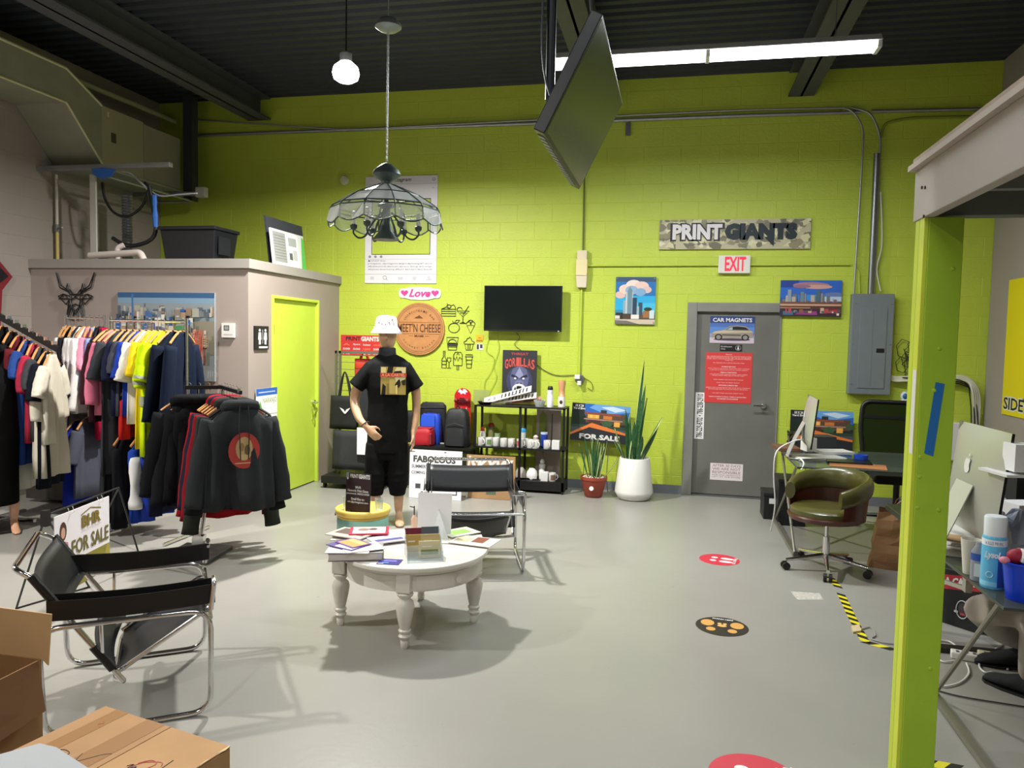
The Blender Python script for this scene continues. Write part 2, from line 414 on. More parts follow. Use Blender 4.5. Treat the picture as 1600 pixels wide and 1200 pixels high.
# green post carrying the mezzanine, grey fascia above
PX0, PY0 = .895, 3.10
post = thing('wooden_post', 'lime green painted timber post with a strip of blue tape', 'post', (PX0+.07, PY0+.06, 0))
post['kind'] = 'structure'
GP = mat('9fc22e', .5, noise=.06, nscale=6, bump=.12, bscale=40)  # front of the post: its shade is mixed into this darker green
MB().bb((PX0+.015, PY0, 0), (PX0+.135, PY0+.05, 2.19)).build('face_board', GP, post, bevel=.003)
MB().bb((PX0, PY0+.004, 0), (PX0+.015, PY0+.06, 2.19)).build('side_board', mat('c8d63c', .5, noise=.06), post, bevel=.002)  # side and back boards: same paint, brightened in colour for the lamplight
MB().bb((PX0, PY0+.064, 0), (PX0+.10, PY0+.11, 2.19)).build('back_board', mat('bccf36', .5), post, bevel=.002)
MB().bb((PX0-.001, PY0+.003, 1.30), (PX0+.0, PY0+.045, 1.62)).build('unpainted_patch', WHITE, post)
for px, py in ((1489, 420), (1468, 545), (1438, 714), (1437, 745), (1434, 793), (1467, 797), (1454, 1045), (1460, 610)):
    q = onY(px, py, PY0); MB().lathe([(.008, 0), (.006, .003), (.001, .004)], (q.x, PY0, q.z), 8, Matrix.Rotation(PI/2, 3, 'X')).build('screw_head', GP, post)
q = [onY(*p, PY0-.001) for p in ((1462, 597), (1476, 600), (1458, 713), (1444, 708))]
tag(MB().prism(q, (0, -.001, 0)).build('blue_tape', mat('1768ae', .6)), 'strip of blue masking tape stuck on the green post', 'tape')
FA = mat('aaa19a', .65, noise=.04, nscale=5)
mz = thing('mezzanine', 'grey fascia and underside of the mezzanine over the office desks', 'mezzanine', (1.9, 1.7, 2.19)); mz['kind'] = 'structure'
MB().bb((PX0-.005, -1.2, 2.19), (PX0+.035, PY0+.13, 2.385)).build('fascia', FA, mz, bevel=.003)
MB().bb((PX0-.03, -1.2, 2.385), (PX0+.12, PY0+.14, 2.405)).build('edge_board', mat('b4a79c', .7), mz)
MB().bb((PX0-.015, -1.2, 2.405), (XR, PY0+.13, 2.43)).build('plywood_deck', mat('a89686', .8, noise=.15), mz)
MB().bb((PX0+.035, PY0+.03, 2.20), (XR, PY0+.11, 2.385)).build('header_beam', mat('5f665c', .6), mz)
for i in range(9):
    yy = PY0-.35-i*.42; MB().bb((PX0+.035, yy-.02, 2.22), (XR, yy+.02, 2.385)).build('joist', mat('6d7268', .7), mz)
for px, py in ((1441, 293), (1446, 293), (1444, 338)):
    q = onX(px, py, PX0-.005); MB().cyl((q.x, q.y, q.z), (q.x-.004, q.y, q.z), .006, n=8).build('screw_head', BLACK, mz)
# ================================================================== LAMPS AS OBJECTS
b = thing('high_bay_bulb', 'round glowing LED bulb hanging under the dark roof deck', 'lamp', BULB)
MB().lathe([(.02, .12), (.10, .05), (.112, 0), (.10, -.045), (.06, -.07), (.004, -.078)], BULB, 24).build('bulb', mat('fffaf0', .4, emit=14), b, smooth=True)
MB().lathe([(.05, .05), (.05, .16), (.02, .18)], BULB, 16).build('socket', GALV, b, smooth=True)
MB().cyl(BULB+V(0, 0, .17), (BULB.x, BULB.y, ZC), .006).build('cord', BLACK, b)
for nm, q, s_ in (('bulb nearest the clothes racks and the left wall', V(-5.3, 2.6, 3.99), 1), ('bulb added unseen behind the camera for fill light', V(-1.6, -1.2, 4.1), 1)):
    c2 = dup(b, q+V(0, 0, 0), label='round glowing LED '+nm)  # the copy behind the camera goes with the added fill lamp
def tube_fixture(name, label, x0, x1, yy, z):
    t = thing(name, label, 'light fixture', ((x0+x1)/2, yy, z))
    h = MB(); h.prism([(x0, yy-.10, z+.02), (x0, yy-.05, z+.075), (x0, yy+.05, z+.075), (x0, yy+.10, z+.02)], (x1-x0, 0, 0)); h.build('housing', mat('e2e2e2', .4), t)
    mid = (x0+x1)/2
    for a_, b_ in ((x0+.03, mid-.02), (mid+.02, x1-.03)):
        for dy in (-.045, .045): MB().cyl((a_, yy+dy, z-.005), (b_, yy+dy, z-.005), .019, n=10).build('tube', mat('fbfdff', .4, emit=9), t)
    for xx in (x0+.012, mid, x1-.012): MB().bb((xx-.015, yy-.08, z-.025), (xx+.015, yy+.08, z+.02)).build('lamp_holder', WHITE, t, bevel=.004)
    for xx in (x0+.3, x1-.3): MB().cyl((xx, yy, z+.07), (xx, yy, ZC), .003, n=6).build('hanger_wire', STEEL, t)
    return t
tube_fixture('fluorescent_fixture', 'long lit fluorescent strip hanging in front of the back wall', -1.03, 1.37, 6.0, 3.86)
tube_fixture('fluorescent_fixture', 'unseen fluorescent strip added for fill light above the camera side of the room', -1.0, 1.4, 1.4, 4.16)  # out of view, made up to go with the added fill strip
# ================================================================== CHANDELIER
CX, CY = -1.70, 4.27
BR = mat('4c5a55', .45, .4, noise=.1); zt = 2.67
ch = thing('chandelier', 'glass panelled chandelier hanging by a chain over the round table', 'chandelier', (CX, CY, 2.3))
MB().lathe([(.006, .09), (.03, .08), (.075, .045), (.085, .02), (.06, -.005), (.03, -.02), (.028, -.06)], (CX, CY, zt-.03), 24).build('top_cap', BR, ch, smooth=True)
MB().lathe([(.004, .04), (.05, .035), (.075, .01), (.078, -.01), (.05, -.03), (.01, -.035)], (CX, CY, 3.52), 20).build('canopy', mat('8d9794', .4, .5), ch, smooth=True)
cn = MB(); n = 46
for i in range(n):
    z = zt+.06+(3.49-zt-.06)*(i+.5)/n; a = i % 2*PI/2; L = .014; u = V(math.cos(a), math.sin(a), 0)*.006
    cn.tube([V(CX, CY, z-L)-u, V(CX, CY, z-L)+u, V(CX, CY, z+L)+u, V(CX, CY, z+L)-u], .0018, 4, closed=True)
cn.build('chain', mat('b9bdbb', .35, .7), ch); MB().tube([(CX, CY, 3.55), (CX, CY, ZC)], .004, 6).build('cord', mat('8d9794', .5), ch)
NS = 12; prof = [(.045, 2.60), (.20, 2.535), (.31, 2.465), (.325, 2.445), (.318, 2.36)]
gl = glass('f2f6f4', .70, .12)
def cp(r, z, a): return V(CX+r*math.cos(a), CY+r*math.sin(a), z)
for i in range(NS):
    a0 = 2*PI*i/NS; a1 = 2*PI*(i+1)/NS; am = (a0+a1)/2
    for k in range(2):
        (r0, z0), (r1, z1) = prof[k], prof[k+1]
        MB().quad(cp(r0, z0, a0), cp(r0, z0, a1), cp(r1, z1, a1), cp(r1, z1, a0)).build('glass_pane', gl, ch)
    t = [cp(.325, 2.448, a0), cp(.325, 2.448, a1)]; bt = [cp(.335-.01*math.cos(PI*j/6*2-PI), 2.375-.028*math.sin(PI*j/6), a1+(a0-a1)*j/6) for j in range(7)]
    MB().add(t+bt, [list(range(9))]).build('skirt_pane', gl, ch)
ld = MB()
for i in range(NS):
    a0 = 2*PI*i/NS; a1 = 2*PI*(i+1)/NS
    ld.tube([cp(r, z, a0) for r, z in prof[:4]]+[cp(.33, 2.375, a0)], .0045, 5)
    for k in (1, 2, 3): ld.tube([cp(prof[k][0], prof[k][1], a0), cp(prof[k][0], prof[k][1], a1)], .0042, 5)
    ld.tube([cp(.335, 2.375-.028*math.sin(PI*j/6), a1+(a0-a1)*j/6) for j in range(7)], .0042, 5)
ld.build('lead_frame', BR, ch)
MB().lathe([(.012, 2.62), (.014, 2.50), (.05, 2.485), (.052, 2.475), (.022, 2.46), (.022, 2.38), (.04, 2.33), (.075, 2.285), (.078, 2.277), (.004, 2.275)], (CX, CY, 0), 24).build('stem', BR, ch, smooth=True)
for i in range(6):
    a = 2*PI*i/6+.3
    am = MB().tube(spline([cp(.03, 2.44, a), cp(.09, 2.36, a), cp(.12, 2.30, a), (cp(.16, 2.285, a)), cp(.19, 2.31, a), cp(.19, 2.335, a)], 5), .006, 6).build('arm', BR, ch, smooth=True)
    MB().lathe([(.008, 0), (.02, .012), (.022, .03), (.014, .035)], cp(.19, 2.33, a), 10).build('bulb_cup', BR, am, smooth=True)
    MB().lathe([(.013, 0), (.013, .075), (.004, .08)], cp(.19, 2.362, a), 10).build('candle_sleeve', mat('e4e2da', .5), am, smooth=True)
# ================================================================== HANGING TV
tn = onX(850, 215, -.5); tf = onX(905, 292, -.5)
Ya = 2.95; pa = onY(850, 215, Ya); Xa = pa.x
pf = onX(905, 292, Xa); pc = onY(942, 28, Ya); 
Utv = V(0, 1, 0); Wt = pf.y-pa.y; up = V(pc.x-pa.x, 0, pc.z-pa.z); Ht = up.length; up.normalize()
# frame seen from its screen side (screen looks to the right and down)
ft = Fr(V(Xa, pf.y, (pa.z+pf.z)/2), (0, 1, 0), up, Wt, Ht)
if ft.N.x < 0: ft = Fr(V(Xa, pf.y, (pa.z+pf.z)/2), (0, -1, 0), up, Wt, Ht)
else: ft = Fr(V(Xa, pa.y, (pa.z+pf.z)/2), (0, 1, 0), up, Wt, Ht)
tv = thing('ceiling_television', 'flat television hung from the ceiling on a pole and tilted steeply downward', 'television', ft.p(.5, .5, -.1))
MB().prism([ft.p(0, 0, -.05), ft.p(1, 0, -.05), ft.p(1, 1, -.05), ft.p(0, 1, -.05)], ft.N*.05).build('casing', mat('17191b', .35), tv, bevel=.004)
MB().prism([ft.p(.015, .03, 0), ft.p(.985, .03, 0), ft.p(.985, .975, 0), ft.p(.015, .975, 0)], ft.N*.001).build('screen', mat('222e33', .22), tv)
MB().prism([ft.p(.1, .02, -.065), ft.p(.9, .02, -.065), ft.p(.8, .7, -.06), ft.p(.2, .7, -.06)], ft.N*.034).build('rear_housing', mat('202224', .4), tv, bevel=.008)
vb = MB()
for i in range(16): u = .06+.055*i; vb.prism([ft.p(u, -.008, -.042), ft.p(u+.035, -.008, -.042), ft.p(u+.035, -.008, -.010), ft.p(u, -.008, -.010)], ft.V*.006)
vb.build('vent_slots', mat('8d9490', .5), tv)['kind'] = 'stuff'
c0 = ft.p(.42, .55, -.07); pl = V(Xa-.06, c0.y, 0)
MB().bar(c0-ft.V*.15, c0+ft.V*.15, .12, .012, ft.N).build('mount_plate', BLKM, tv)
MB().cyl((pl.x, pl.y, c0.z), (pl.x, pl.y, ZC-.02), .022, n=12).build('pole', mat('1c1e22', .4, .5), tv)
MB().cyl((pl.x, pl.y, c0.z), c0, .018, n=10).build('tilt_arm', BLKM, tv)
MB().bb((pl.x-.08, pl.y-.08, ZC-.03), (pl.x+.08, pl.y+.08, ZC+.0)).build('ceiling_plate', BLKM, tv)
cb = MB(); cb.tube(spline([(pl.x+.02, pl.y, 4.5), (pl.x+.06, pl.y+.1, 4.0), ft.p(.6, .85, -.06), ft.p(.55, .6, -.07)], 6), .006, 6)
cb.tube(spline([(pl.x-.02, pl.y+.05, 4.55), (pl.x-.03, pl.y+.04, 3.8), (pl.x-.04, pl.y, 3.0), ft.p(.3, .3, -.07)], 6), .005, 6); cb.build('cable', mat('4a4f55', .5), tv)
# ================================================================== BACK WALL THINGS
YW = YB-.005
def S(h, **k): return mat(h, **k)
def city(seed, u0, u1, vb, hmin, hmax, n, pal, win=None):
    r = random.Random(seed); it = []
    for i in range(n):
        u = u0+(u1-u0)*r.random(); w_ = .02+.05*r.random(); h_ = hmin+(hmax-hmin)*r.random()**1.5
        c = pal[r.randrange(len(pal))]; it.append((c, rc(u, vb-.02*r.random(), u+w_, vb+h_)))
        if win:
            for j in range(3): 
                v = vb+h_*(.2+.25*j); it.append((win, rc(u+w_*.2, v, u+w_*.8, v+h_*.06)))
    return it
# social-post cut-out frame board
f = frY(572, 277, 682, 443, YW); t = thing('photo_frame_board', 'white social post photo frame board with a cut-out window on the lime wall', 'sign', f.p(.5, 0))
w0, v0, w1, v1 = .10, .275, .905, .785; b = MB(); th = .012
for a in ((0, 0, 1, v0), (0, v1, 1, 1), (0, v0, w0, v1), (w1, v0, 1, v1)): b.prism([f.p(a[0], a[1]), f.p(a[2], a[1]), f.p(a[2], a[3]), f.p(a[0], a[3])], f.N*th)
b.build('board', S('dedbe0', rough=.5), t)
g = '9a97a0'
art(f, [(g, rc(0, .925, 1, .928)), (g, rc(0, .083, 1, .086)), (g, rc(0, .225, 1, .227)), ('26262a', rc(w0-.008, v0-.006, w1+.008, v0)), ('26262a', rc(w0-.008, v1, w1+.008, v1+.006)), ('26262a', rc(w0-.008, v0, w0, v1)), ('26262a', rc(w1, v0, w1+.008, v1)),
        ('55555c', cir(.06, .21, .012, .008)), ('c4c2ca', rc(.08, .035, .13, .06)), ('c4c2ca', rc(.47, .035, .54, .06)), ('c4c2ca', cir(.70, .048, .03, .018)), ('c4c2ca', cir(.9, .055, .02, .012)), ('c4c2ca', rc(.86, .03, .94, .042)),
        ('8e8c94', cir(.07, .25, .02, .012)), ('8e8c94', cir(.15, .25, .02, .012)), ('8e8c94', cir(.23, .25, .02, .012)), ('6a6870', cir(.95, .965, .022, .014)), ('dedbe0', cir(.95, .965, .015, .009)), ('77757e', rc(.93, .885, .96, .888))], t, th)
MB().tube([f.p(.285+.025*math.cos(a*PI/8), .053+.0165*math.sin(a*PI/8), th+.001) for a in range(16)], .002, 5, closed=True).build('search_ring', BLACK, t)
MB().tube([f.p(.303, .041, th+.001), f.p(.322, .028, th+.001)], .0022, 5).build('search_handle', BLACK, t)
text('Instagram', f, (.36, .94, .64, .985), BLACK, t, th+.0015, slant=.3, bold=.01)
text('Print Giants', f, (.42, .885, .54, .9), S('444448'), t, th+.0015)
text('127,527 likes', f, (.08, .203, .29, .219), S('77757e'), t, th+.0015)
for i, s in enumerate(('printgiants  #printgiants #signs #printing #T-shirts', '#Businesscards #banners #promo #mugs #carwraps', '#Canvas #marketing #flyers #posters #yardcards')):
    text(s, f, (.045, .175-.027*i, .94, .192-.027*i), S('6f6d76'), t, th+.0015)
# Love decal
f = frY(624, 449, 689, 468, YW); t = thing('love_sign', 'pink script Love sign with two pink hearts on white backing', 'sign', f.p(.5, 0))
bp = MB(); pts = []
for i in range(40):
    a = 2*PI*i/40; pts.append(f.p(.5+.5*math.copysign(abs(math.cos(a))**.5, math.cos(a)), .5+.5*math.copysign(abs(math.sin(a))**.7, math.sin(a))*(1-.12*math.cos(6*a))))
bp.prism(pts, f.N*.012); bp.build('backing', S('f3eef2', rough=.4), t)
PK = S('d6408f', rough=.4)
text('Love', f, (.24, .18, .76, .86), PK, t, .0125, slant=.35, bold=.035, ext=.004)
for cx in (.135, .865):
    hp_ = [(cx+.095*16*math.sin(a)**3/17, .53+.33*(13*math.cos(a)-5*math.cos(2*a)-2*math.cos(3*a)-math.cos(4*a))/17) for a in [2*PI*i/24 for i in range(24)]]
    MB().prism([f.p(u, v, .0125) for u, v in hp_], f.N*.004).build('heart', PK, t)
# round wooden cheese sign
a = onY(656, 514, YW); r = (onY(695, 514, YW).x-onY(617, 514, YW).x)/2
wd_ = S('bd8450', rough=.45, noise=.12, nscale=14); dk = S('4a2410', rough=.6)
f = Fr(a-V(r, 0, r), (1, 0, 0), (0, 0, 1), 2*r, 2*r); t = thing('round_wood_sign', 'round wooden MEET N CHEESE sign with burnt lettering', 'sign', a-V(0, 0, r))
MB().cyl(a, a+V(0, -.03, 0), r, n=48).build('disc', wd_, t, smooth=True, bevel=.004)
for rr_ in (.465, .44, .425):
    MB().tube([f.p(.5+rr_*math.cos(i*PI/32), .5+rr_*math.sin(i*PI/32), .030) for i in range(64)], .0022 if rr_ > .45 else .0014, 4, closed=True).build('engraved_ring', dk, t)
for v in (.62, .40): 
    hw = math.sqrt(.42**2-(v-.5)**2); art(f, [('6b3a1c', rc(.5-hw, v, .5+hw, v+.008))], t, .0305, 'engraved_line')
text("MEET'N CHEESE", f, (.075, .435, .925, .60), dk, t, .031, bold=.01)
text('MIAMI', f, (.41, .345, .59, .385), dk, t, .031, bold=.03)
art(f, [('6b3a1c', rc(.3, .362, .38, .37)), ('6b3a1c', rc(.62, .362, .7, .37)), ('6b3a1c', [(.42, .70), (.5, .76), (.58, .70)]), ('6b3a1c', [(.40, .70), (.45, .735), (.49, .70)])], t, .031)
for i, chh in enumerate('CHARCUTERIE BAR'):
    if chh == ' ': continue
    an = PI*(.82-.64*i/14); q = f.p(.5+.34*math.cos(an), .5+.34*math.sin(an)); rd = V(math.cos(an), 0, math.sin(an)); tg = V(rd.z, 0, -rd.x)
    text(chh, Fr(q-tg*.011-rd*.011, tg, rd, .022, .024), (0, 0, 1, 1), dk, t, .0315)
for i, chh in enumerate('GOURMET BOARDS'):
    if chh == ' ': continue
    an = PI*(1.2+.6*i/13); q = f.p(.5+.37*math.cos(an), .5+.37*math.sin(an)); rd = V(math.cos(an), 0, math.sin(an)); tg = V(-rd.z, 0, rd.x)
    text(chh, Fr(q-tg*.009+rd*.009, tg, -rd, .018, .02), (0, 0, 1, 1), dk, t, .0315)
# food icons cut from black vinyl
def icon(name, label, x0, y0, x1, y1, lines):
    f = frY(x0, y0, x1, y1, YW); b = MB()
    for ln in lines:
        cl = ln[0] == ln[-1]; pts = [f.p(u, v, .003) for u, v in (ln[:-1] if cl else ln)]
        b.tube(pts, .0042, 5, closed=cl)
    return tag(b.build(name, BLACK), label, 'decal', 'black food outline decals beside the round wooden sign')
def C_(x, y, rx, ry, a0=0, a1=360, n=14): return [(x+rx*math.cos(math.radians(a0+(a1-a0)*i/n)), y+ry*math.sin(math.radians(a0+(a1-a0)*i/n))) for i in range(n+1)]
icon('cake_decal', 'black outline decal of a layered cake slice with a cherry', 690, 474, 712, 494, [[(0, 0), (1, 0), (1, .55), (0, .55), (0, 0)], [(0, .2), (1, .2)], [(0, .38), (1, .38)], [(0, .55), (.35, .72), (.5, .7)], [(.68, .82), (.85, .9), (.95, .75), (1, .55)], C_(.52, .76, .15, .13), [(.45, .9), (.38, 1)]])
icon('cocktail_decal', 'black outline decal of a martini glass with a straw', 714, 478, 733, 506, [[(0, .72), (1, .72), (.5, .4), (0, .72)], [(.5, .4), (.5, .05)], [(.25, .02), (.75, .02), (.5, .1), (.25, .02)], [(.5, .5), (.95, 1)], C_(.22, .8, .2, .12, 0, 200), [(.25, .62), (.75, .62)]])
icon('apple_decal', 'black outline decal of an apple with one leaf', 701, 500, 718, 520, [C_(.5, .38, .5, .38)[:], [(.5, .72), (.35, .95)], [(.5, .78), (.7, 1), (1, 1), (.85, .8), (.5, .78)]])
icon('ice_cream_decal', 'black outline decal of an ice cream cone', 729, 500, 742, 521, [[(.05, .6), (.5, 0), (.95, .6), (.05, .6)], C_(.28, .72, .28, .16, -20, 200), C_(.72, .72, .28, .16, -20, 200), C_(.5, .86, .3, .14, -10, 190)])
icon('burger_decal', 'black outline decal of a burger in an open box', 698, 527, 716, 547, [[(0, 1), (1, 1), (.92, .5), (.08, .5), (0, 1)], [(.08, .5), (.15, 0), (.85, 0), (.92, .5)], C_(.5, .55, .35, .3, 0, 180), [(.15, .35), (.85, .35)], [(.12, .42), (.88, .42)], [(.12, .25), (.88, .25)], [(.2, .55), (.8, .55)]])
icon('cupcake_decal', 'black outline decal of a frosted cupcake', 725, 526, 741, 547, [[(.1, .45), (.22, 0), (.78, 0), (.9, .45), (.1, .45)], [(.4, .4), (.42, .05)], [(.6, .4), (.58, .05)], [(.05, .45), (0, .6), (.25, .7), (.3, .85), (.5, .9), (.55, 1), (.7, .85), (.75, .7), (1, .6), (.95, .45)]])
icon('wine_decal', 'black outline decal of a wine bottle and a glass', 690, 548, 705, 575, [[(.05, 0), (.05, .5), (.2, .65), (.2, 1), (.35, 1), (.35, .65), (.5, .5), (.5, 0), (.05, 0)], [(.6, .6), (.95, .6), (.95, .42), (.78, .32), (.6, .42), (.6, .6)], [(.78, .32), (.78, .02)], [(.6, 0), (.98, 0)], [(.05, .2), (.5, .2)], [(.05, .4), (.5, .4)]])
icon('ice_pop_decal', 'black outline decal of a dripping ice pop on a stick', 709, 550, 722, 578, [[(0, .25), (0, .85), (.2, 1), (.8, 1), (1, .85), (1, .25), (0, .25)], [(.4, .25), (.4, 0), (.6, 0), (.6, .25)], [(0, .7), (.2, .55), (.35, .75), (.5, .5), (.7, .72), (1, .6)], [(.35, .85), (.5, .95), (.65, .85)]])
icon('coffee_cup_decal', 'black outline decal of a lidded takeaway coffee cup', 727, 554, 739, 575, [[(.1, .85), (.22, 0), (.78, 0), (.9, .85), (.1, .85)], [(0, .85), (1, .85), (.9, 1), (.1, 1), (0, .85)], [(.15, .6), (.85, .6)], [(.2, .3), (.8, .3)]])
for i, (y0, y1, c1, c2, lb) in enumerate(((523, 534, 'e7b320', 'a06a20', 'small yellow card stuck to the wall beside the cupcake decal'), (537, 547, 'd8d8d0', '3a3638', 'small grey photo card stuck below the yellow card'))):
    f = frY(744, y0, 755, y1, YW); t = board('wall_card', lb, 'card', f, .002, S(c1)); art(f, [(c2, rc(.05, .05, .95, .25)) if i == 0 else (c2, rc(.1, .1, .4, .9)), (c2, rc(.55, .3, .9, .9) if i else rc(.3, .5, .7, .6))], t, .002)
# red price poster
f = frY(533, 523, 599, 556, YW); t = board('red_price_poster', 'red PRINT GIANTS price poster behind the mannequin', 'poster', f, .006, S('cf3436'))
text('PRINT', f, (.12, .72, .47, .92), S('2a1114'), t, .0065, bold=.03); text('GIANTS', f, (.48, .70, .90, .94), WHITE, t, .0065, bold=.05)
for j, row in enumerate((('A', 'flyers', 'business', 'cards'), ('500', '500', '1000', '5000'), ('A8', 'mugs', 'E', 'shirts'))):
    for i, s in enumerate(row): text(s, f, (.05+.24*i, .48-.22*j, .22+.24*i, .58-.22*j), WHITE if (i+j) % 3 else S('ff7a50'), t, .0065, bold=.02)
# wall television
f = frY(757, 446, 877, 519, YW-.13); t = thing('wall_television', 'black flat television mounted on the lime wall', 'television', f.p(.5, 0))
MB().prism([f.p(0, 0, -.03), f.p(1, 0, -.03), f.p(1, 1, -.03), f.p(0, 1, -.03)], f.N*.035).build('casing', mat('0c0e0e', .4), t, bevel=.004)
MB().prism([f.p(.01, .035, .005), f.p(.99, .035, .005), f.p(.99, .985, .005), f.p(.01, .985, .005)], f.N*.001).build('screen', mat('0d1512', .18), t)
MB().bb(f.p(.35, .3, -.03), f.p(.65, .7, -.03)+V(0, .10, 0)).build('wall_bracket', BLKM, t)
art(f, [('dfe3e6', cir(.965, .018, .01, .008))], t, .006, 'logo')
def wcable(name, label, pts, r=.004, m=None, off=.012):
    P = spline([onY(x, y, YW-off) for x, y in pts], 5); return tag(MB().tube(P, r, 6).build(name, m or mat('1a1c14', .5)), label, 'cable')
wcable('television_cable', 'thin black cable running from the wall television to the poster shelf', [(806, 519), (812, 528), (804, 538), (815, 548), (826, 556)], .003)
wcable('television_cable', 'black cable drooping from behind the gorilla poster to the outlet box', [(826, 556), (845, 575), (868, 586), (898, 586)], .004)
GW = mat('93ab26', .5)
wcable('loose_wire', 'thin green painted wire wandering down the wall below the television', [(765, 526), (760, 548), (772, 560), (768, 580), (757, 600), (762, 628)], .003, GW)
wcable('loose_wire', 'second thin green painted wire beside the wandering one', [(777, 528), (780, 545), (772, 572), (776, 590), (766, 612), (757, 630)], .003, GW)
# wall fittings
p = onY(910, 420, YW); t = thing('junction_box', 'cream rectangular junction box in line with the vertical conduit', 'electrical box', p)
f = frY(902, 392, 918, 450, YW)
MB().prism([f.p(.1, .35), f.p(.9, .35), f.p(.95, 1), f.p(.05, 1)], f.N*.07).build('upper_cover', mat('d5c8a6', .5), t, bevel=.006)
MB().prism([f.p(0, .32), f.p(1, .32), f.p(1, .75), f.p(0, .75)], f.N*.085).build('middle_cover', mat('dccf9c', .5), t, bevel=.006)
MB().prism([f.p(.1, 0), f.p(.95, 0), f.p(1, .34), f.p(0, .34)], f.N*.075).build('lower_cover', mat('d2c7ae', .5), t, bevel=.006)
def conduit(name, label, pts, r=.011, m=None, off=.02, rnd=.06):
    P = rounded([onY(x, y, YW-off) for x, y in pts], rnd); return tag(MB().tube(P, r, 10).build(name, m or GREENP, smooth=True), label, 'conduit')
conduit('conduit', 'dark vertical conduit dropping behind the ceiling television to the junction box', [(915, 190), (911, 392)], .009, mat('59661e', .5))
conduit('conduit', 'green vertical conduit from the junction box down to the outlet', [(909, 450), (905, 586)], .012)
conduit('conduit', 'green horizontal conduit leading behind the EXIT sign', [(918, 415), (1328, 413)], .012)
conduit('conduit', 'long pale horizontal conduit high on the back wall', [(300, 212), (430, 207), (860, 192), (1150, 181), (1345, 175)], .020, GALV, .03)
conduit('conduit', 'thin upper steel conduit running above the long pale one', [(300, 186), (540, 203), (860, 186), (1150, 172), (1330, 168), (1350, 200), (1334, 460)], .010, GALV, .06, .3)
conduit('conduit', 'steel conduit bending down to the grey breaker panel', [(1330, 168), (1360, 175), (1376, 210), (1371, 330), (1365, 460)], .012, GALV, .045, .3)
conduit('conduit', 'thick vertical steel conduit above the grey breaker panel', [(1370, 240), (1360, 460)], .030, STEEL, .07)
conduit('conduit', 'steel conduit running right along the upper wall to the corner', [(1362, 174), (1548, 170)], .018, GALV, .03)
conduit('conduit', 'lower steel conduit curving from the drop toward the corner', [(1376, 215), (1382, 192), (1420, 184), (1530, 182)], .014, mat('7d8b2a', .5), .03, .3)
conduit('conduit', 'short green conduit dropping from the horizontal run to the panel', [(1335, 414), (1342, 424), (1343, 460)], .010, None, .03, .03)
wcable('panel_cable', 'loose white cable tied along the steel conduit above the panel', [(1376, 300), (1378, 380), (1370, 420), (1376, 455)], .007, mat('d8d8cc', .5), .05)
p = onY(906, 592, YW); t = thing('outlet_box', 'grey round outlet box with white plugs at the conduit end', 'outlet', p)
MB().cyl(p, p+V(0, -.04, 0), .055, n=20).build('box', STEEL, t, smooth=True, bevel=.004)
MB().bb((p.x-.05, p.y-.09, p.z-.0), (p.x+.01, p.y-.04, p.z+.05)).build('plug', WHITE, t, bevel=.006)
MB().bb((p.x-.02, p.y-.08, p.z-.07), (p.x+.025, p.y-.04, p.z-.02)).build('plug', WHITE, t, bevel=.006)
wcable('plug_cable', 'short cord looping from the outlet box down to the sign', [(912, 590), (924, 598), (926, 610), (918, 606)], .003)
p = onY(539, 282, YW); tag(MB().lathe([(.055, 0), (.055, .02), (.045, .035), (.01, .038)], p, 20, Matrix.Rotation(PI/2, 3, 'X')).build('smoke_alarm', mat('c9cfae', .5), smooth=True), 'small round alarm disc high on the back wall', 'alarm')
tag(MB().bb(onY(978, 193, YW), onY(985, 212, YW)+V(0, -.03, 0)).build('wall_clip', STEEL), 'small steel clip under the long conduit', 'clip')
# tower picture
f = frY(963, 433, 1023, 507, YW); t = board('tower_picture', 'small acrylic picture of a glass skyscraper under a pink cloud', 'picture', f, .025, S('2d86a8'))
it = [('1b6fb0', rc(0, .55, 1, 1)), ('2aa6d8', rc(0, .3, 1, .6)), ('46b8da', rc(.5, .25, 1, .45)), ('35506e', rc(0, .9, 1, 1))]
for u, v, r1, c in ((.12, .62, .13, 'd9b6a8'), (.25, .74, .17, 'e6c8b8'), (.45, .82, .2, 'ecd2c6'), (.65, .8, .18, 'e2c2b8'), (.78, .73, .12, 'd9b8b0'), (.4, .72, .16, '8fa8c4'), (.62, .68, .14, '7fa4c8')): it.append((c, cir(u, v, r1, r1*.6)))
it += [('8ea6ae', rc(.2, .2, .28, .5)), ('b9c4c4', rc(.26, .2, .44, .68)), ('6d8894', [(.3, .2), (.42, .2), (.42, .72), (.36, .8), (.3, .7)]), ('233f55', rc(.43, .2, .54, .56)), ('2e4c60', rc(.58, .2, .68, .46)), ('9fb0b6', rc(.54, .2, .6, .38)),
       ('5b4a3c', rc(0, .1, 1, .2)), ('2a2a24', rc(.02, .1, .2, .24)), ('e6ddd6', rc(.4, .11, .6, .2)), ('d9cfc6', rc(0, .11, .12, .18)), ('4a3a2c', rc(.2, .12, .4, .22)), ('a06a3a', rc(.7, .14, .85, .28)), ('c7d6d8', rc(.86, .12, .98, .3)), ('2d3a20', cir(.82, .32, .1, .04)), ('c7b8a4', rc(0, 0, 1, .1)), ('6f6a64', [(0, 0), (.6, 0), (.3, .07), (0, .08)])]
art(f, it, t, .025)
for u in (.03, .97):
    for v in (.03, .97): MB().cyl(f.p(u, v, .025), f.p(u, v, .032), .008, n=10).build('standoff', STEEL, t)
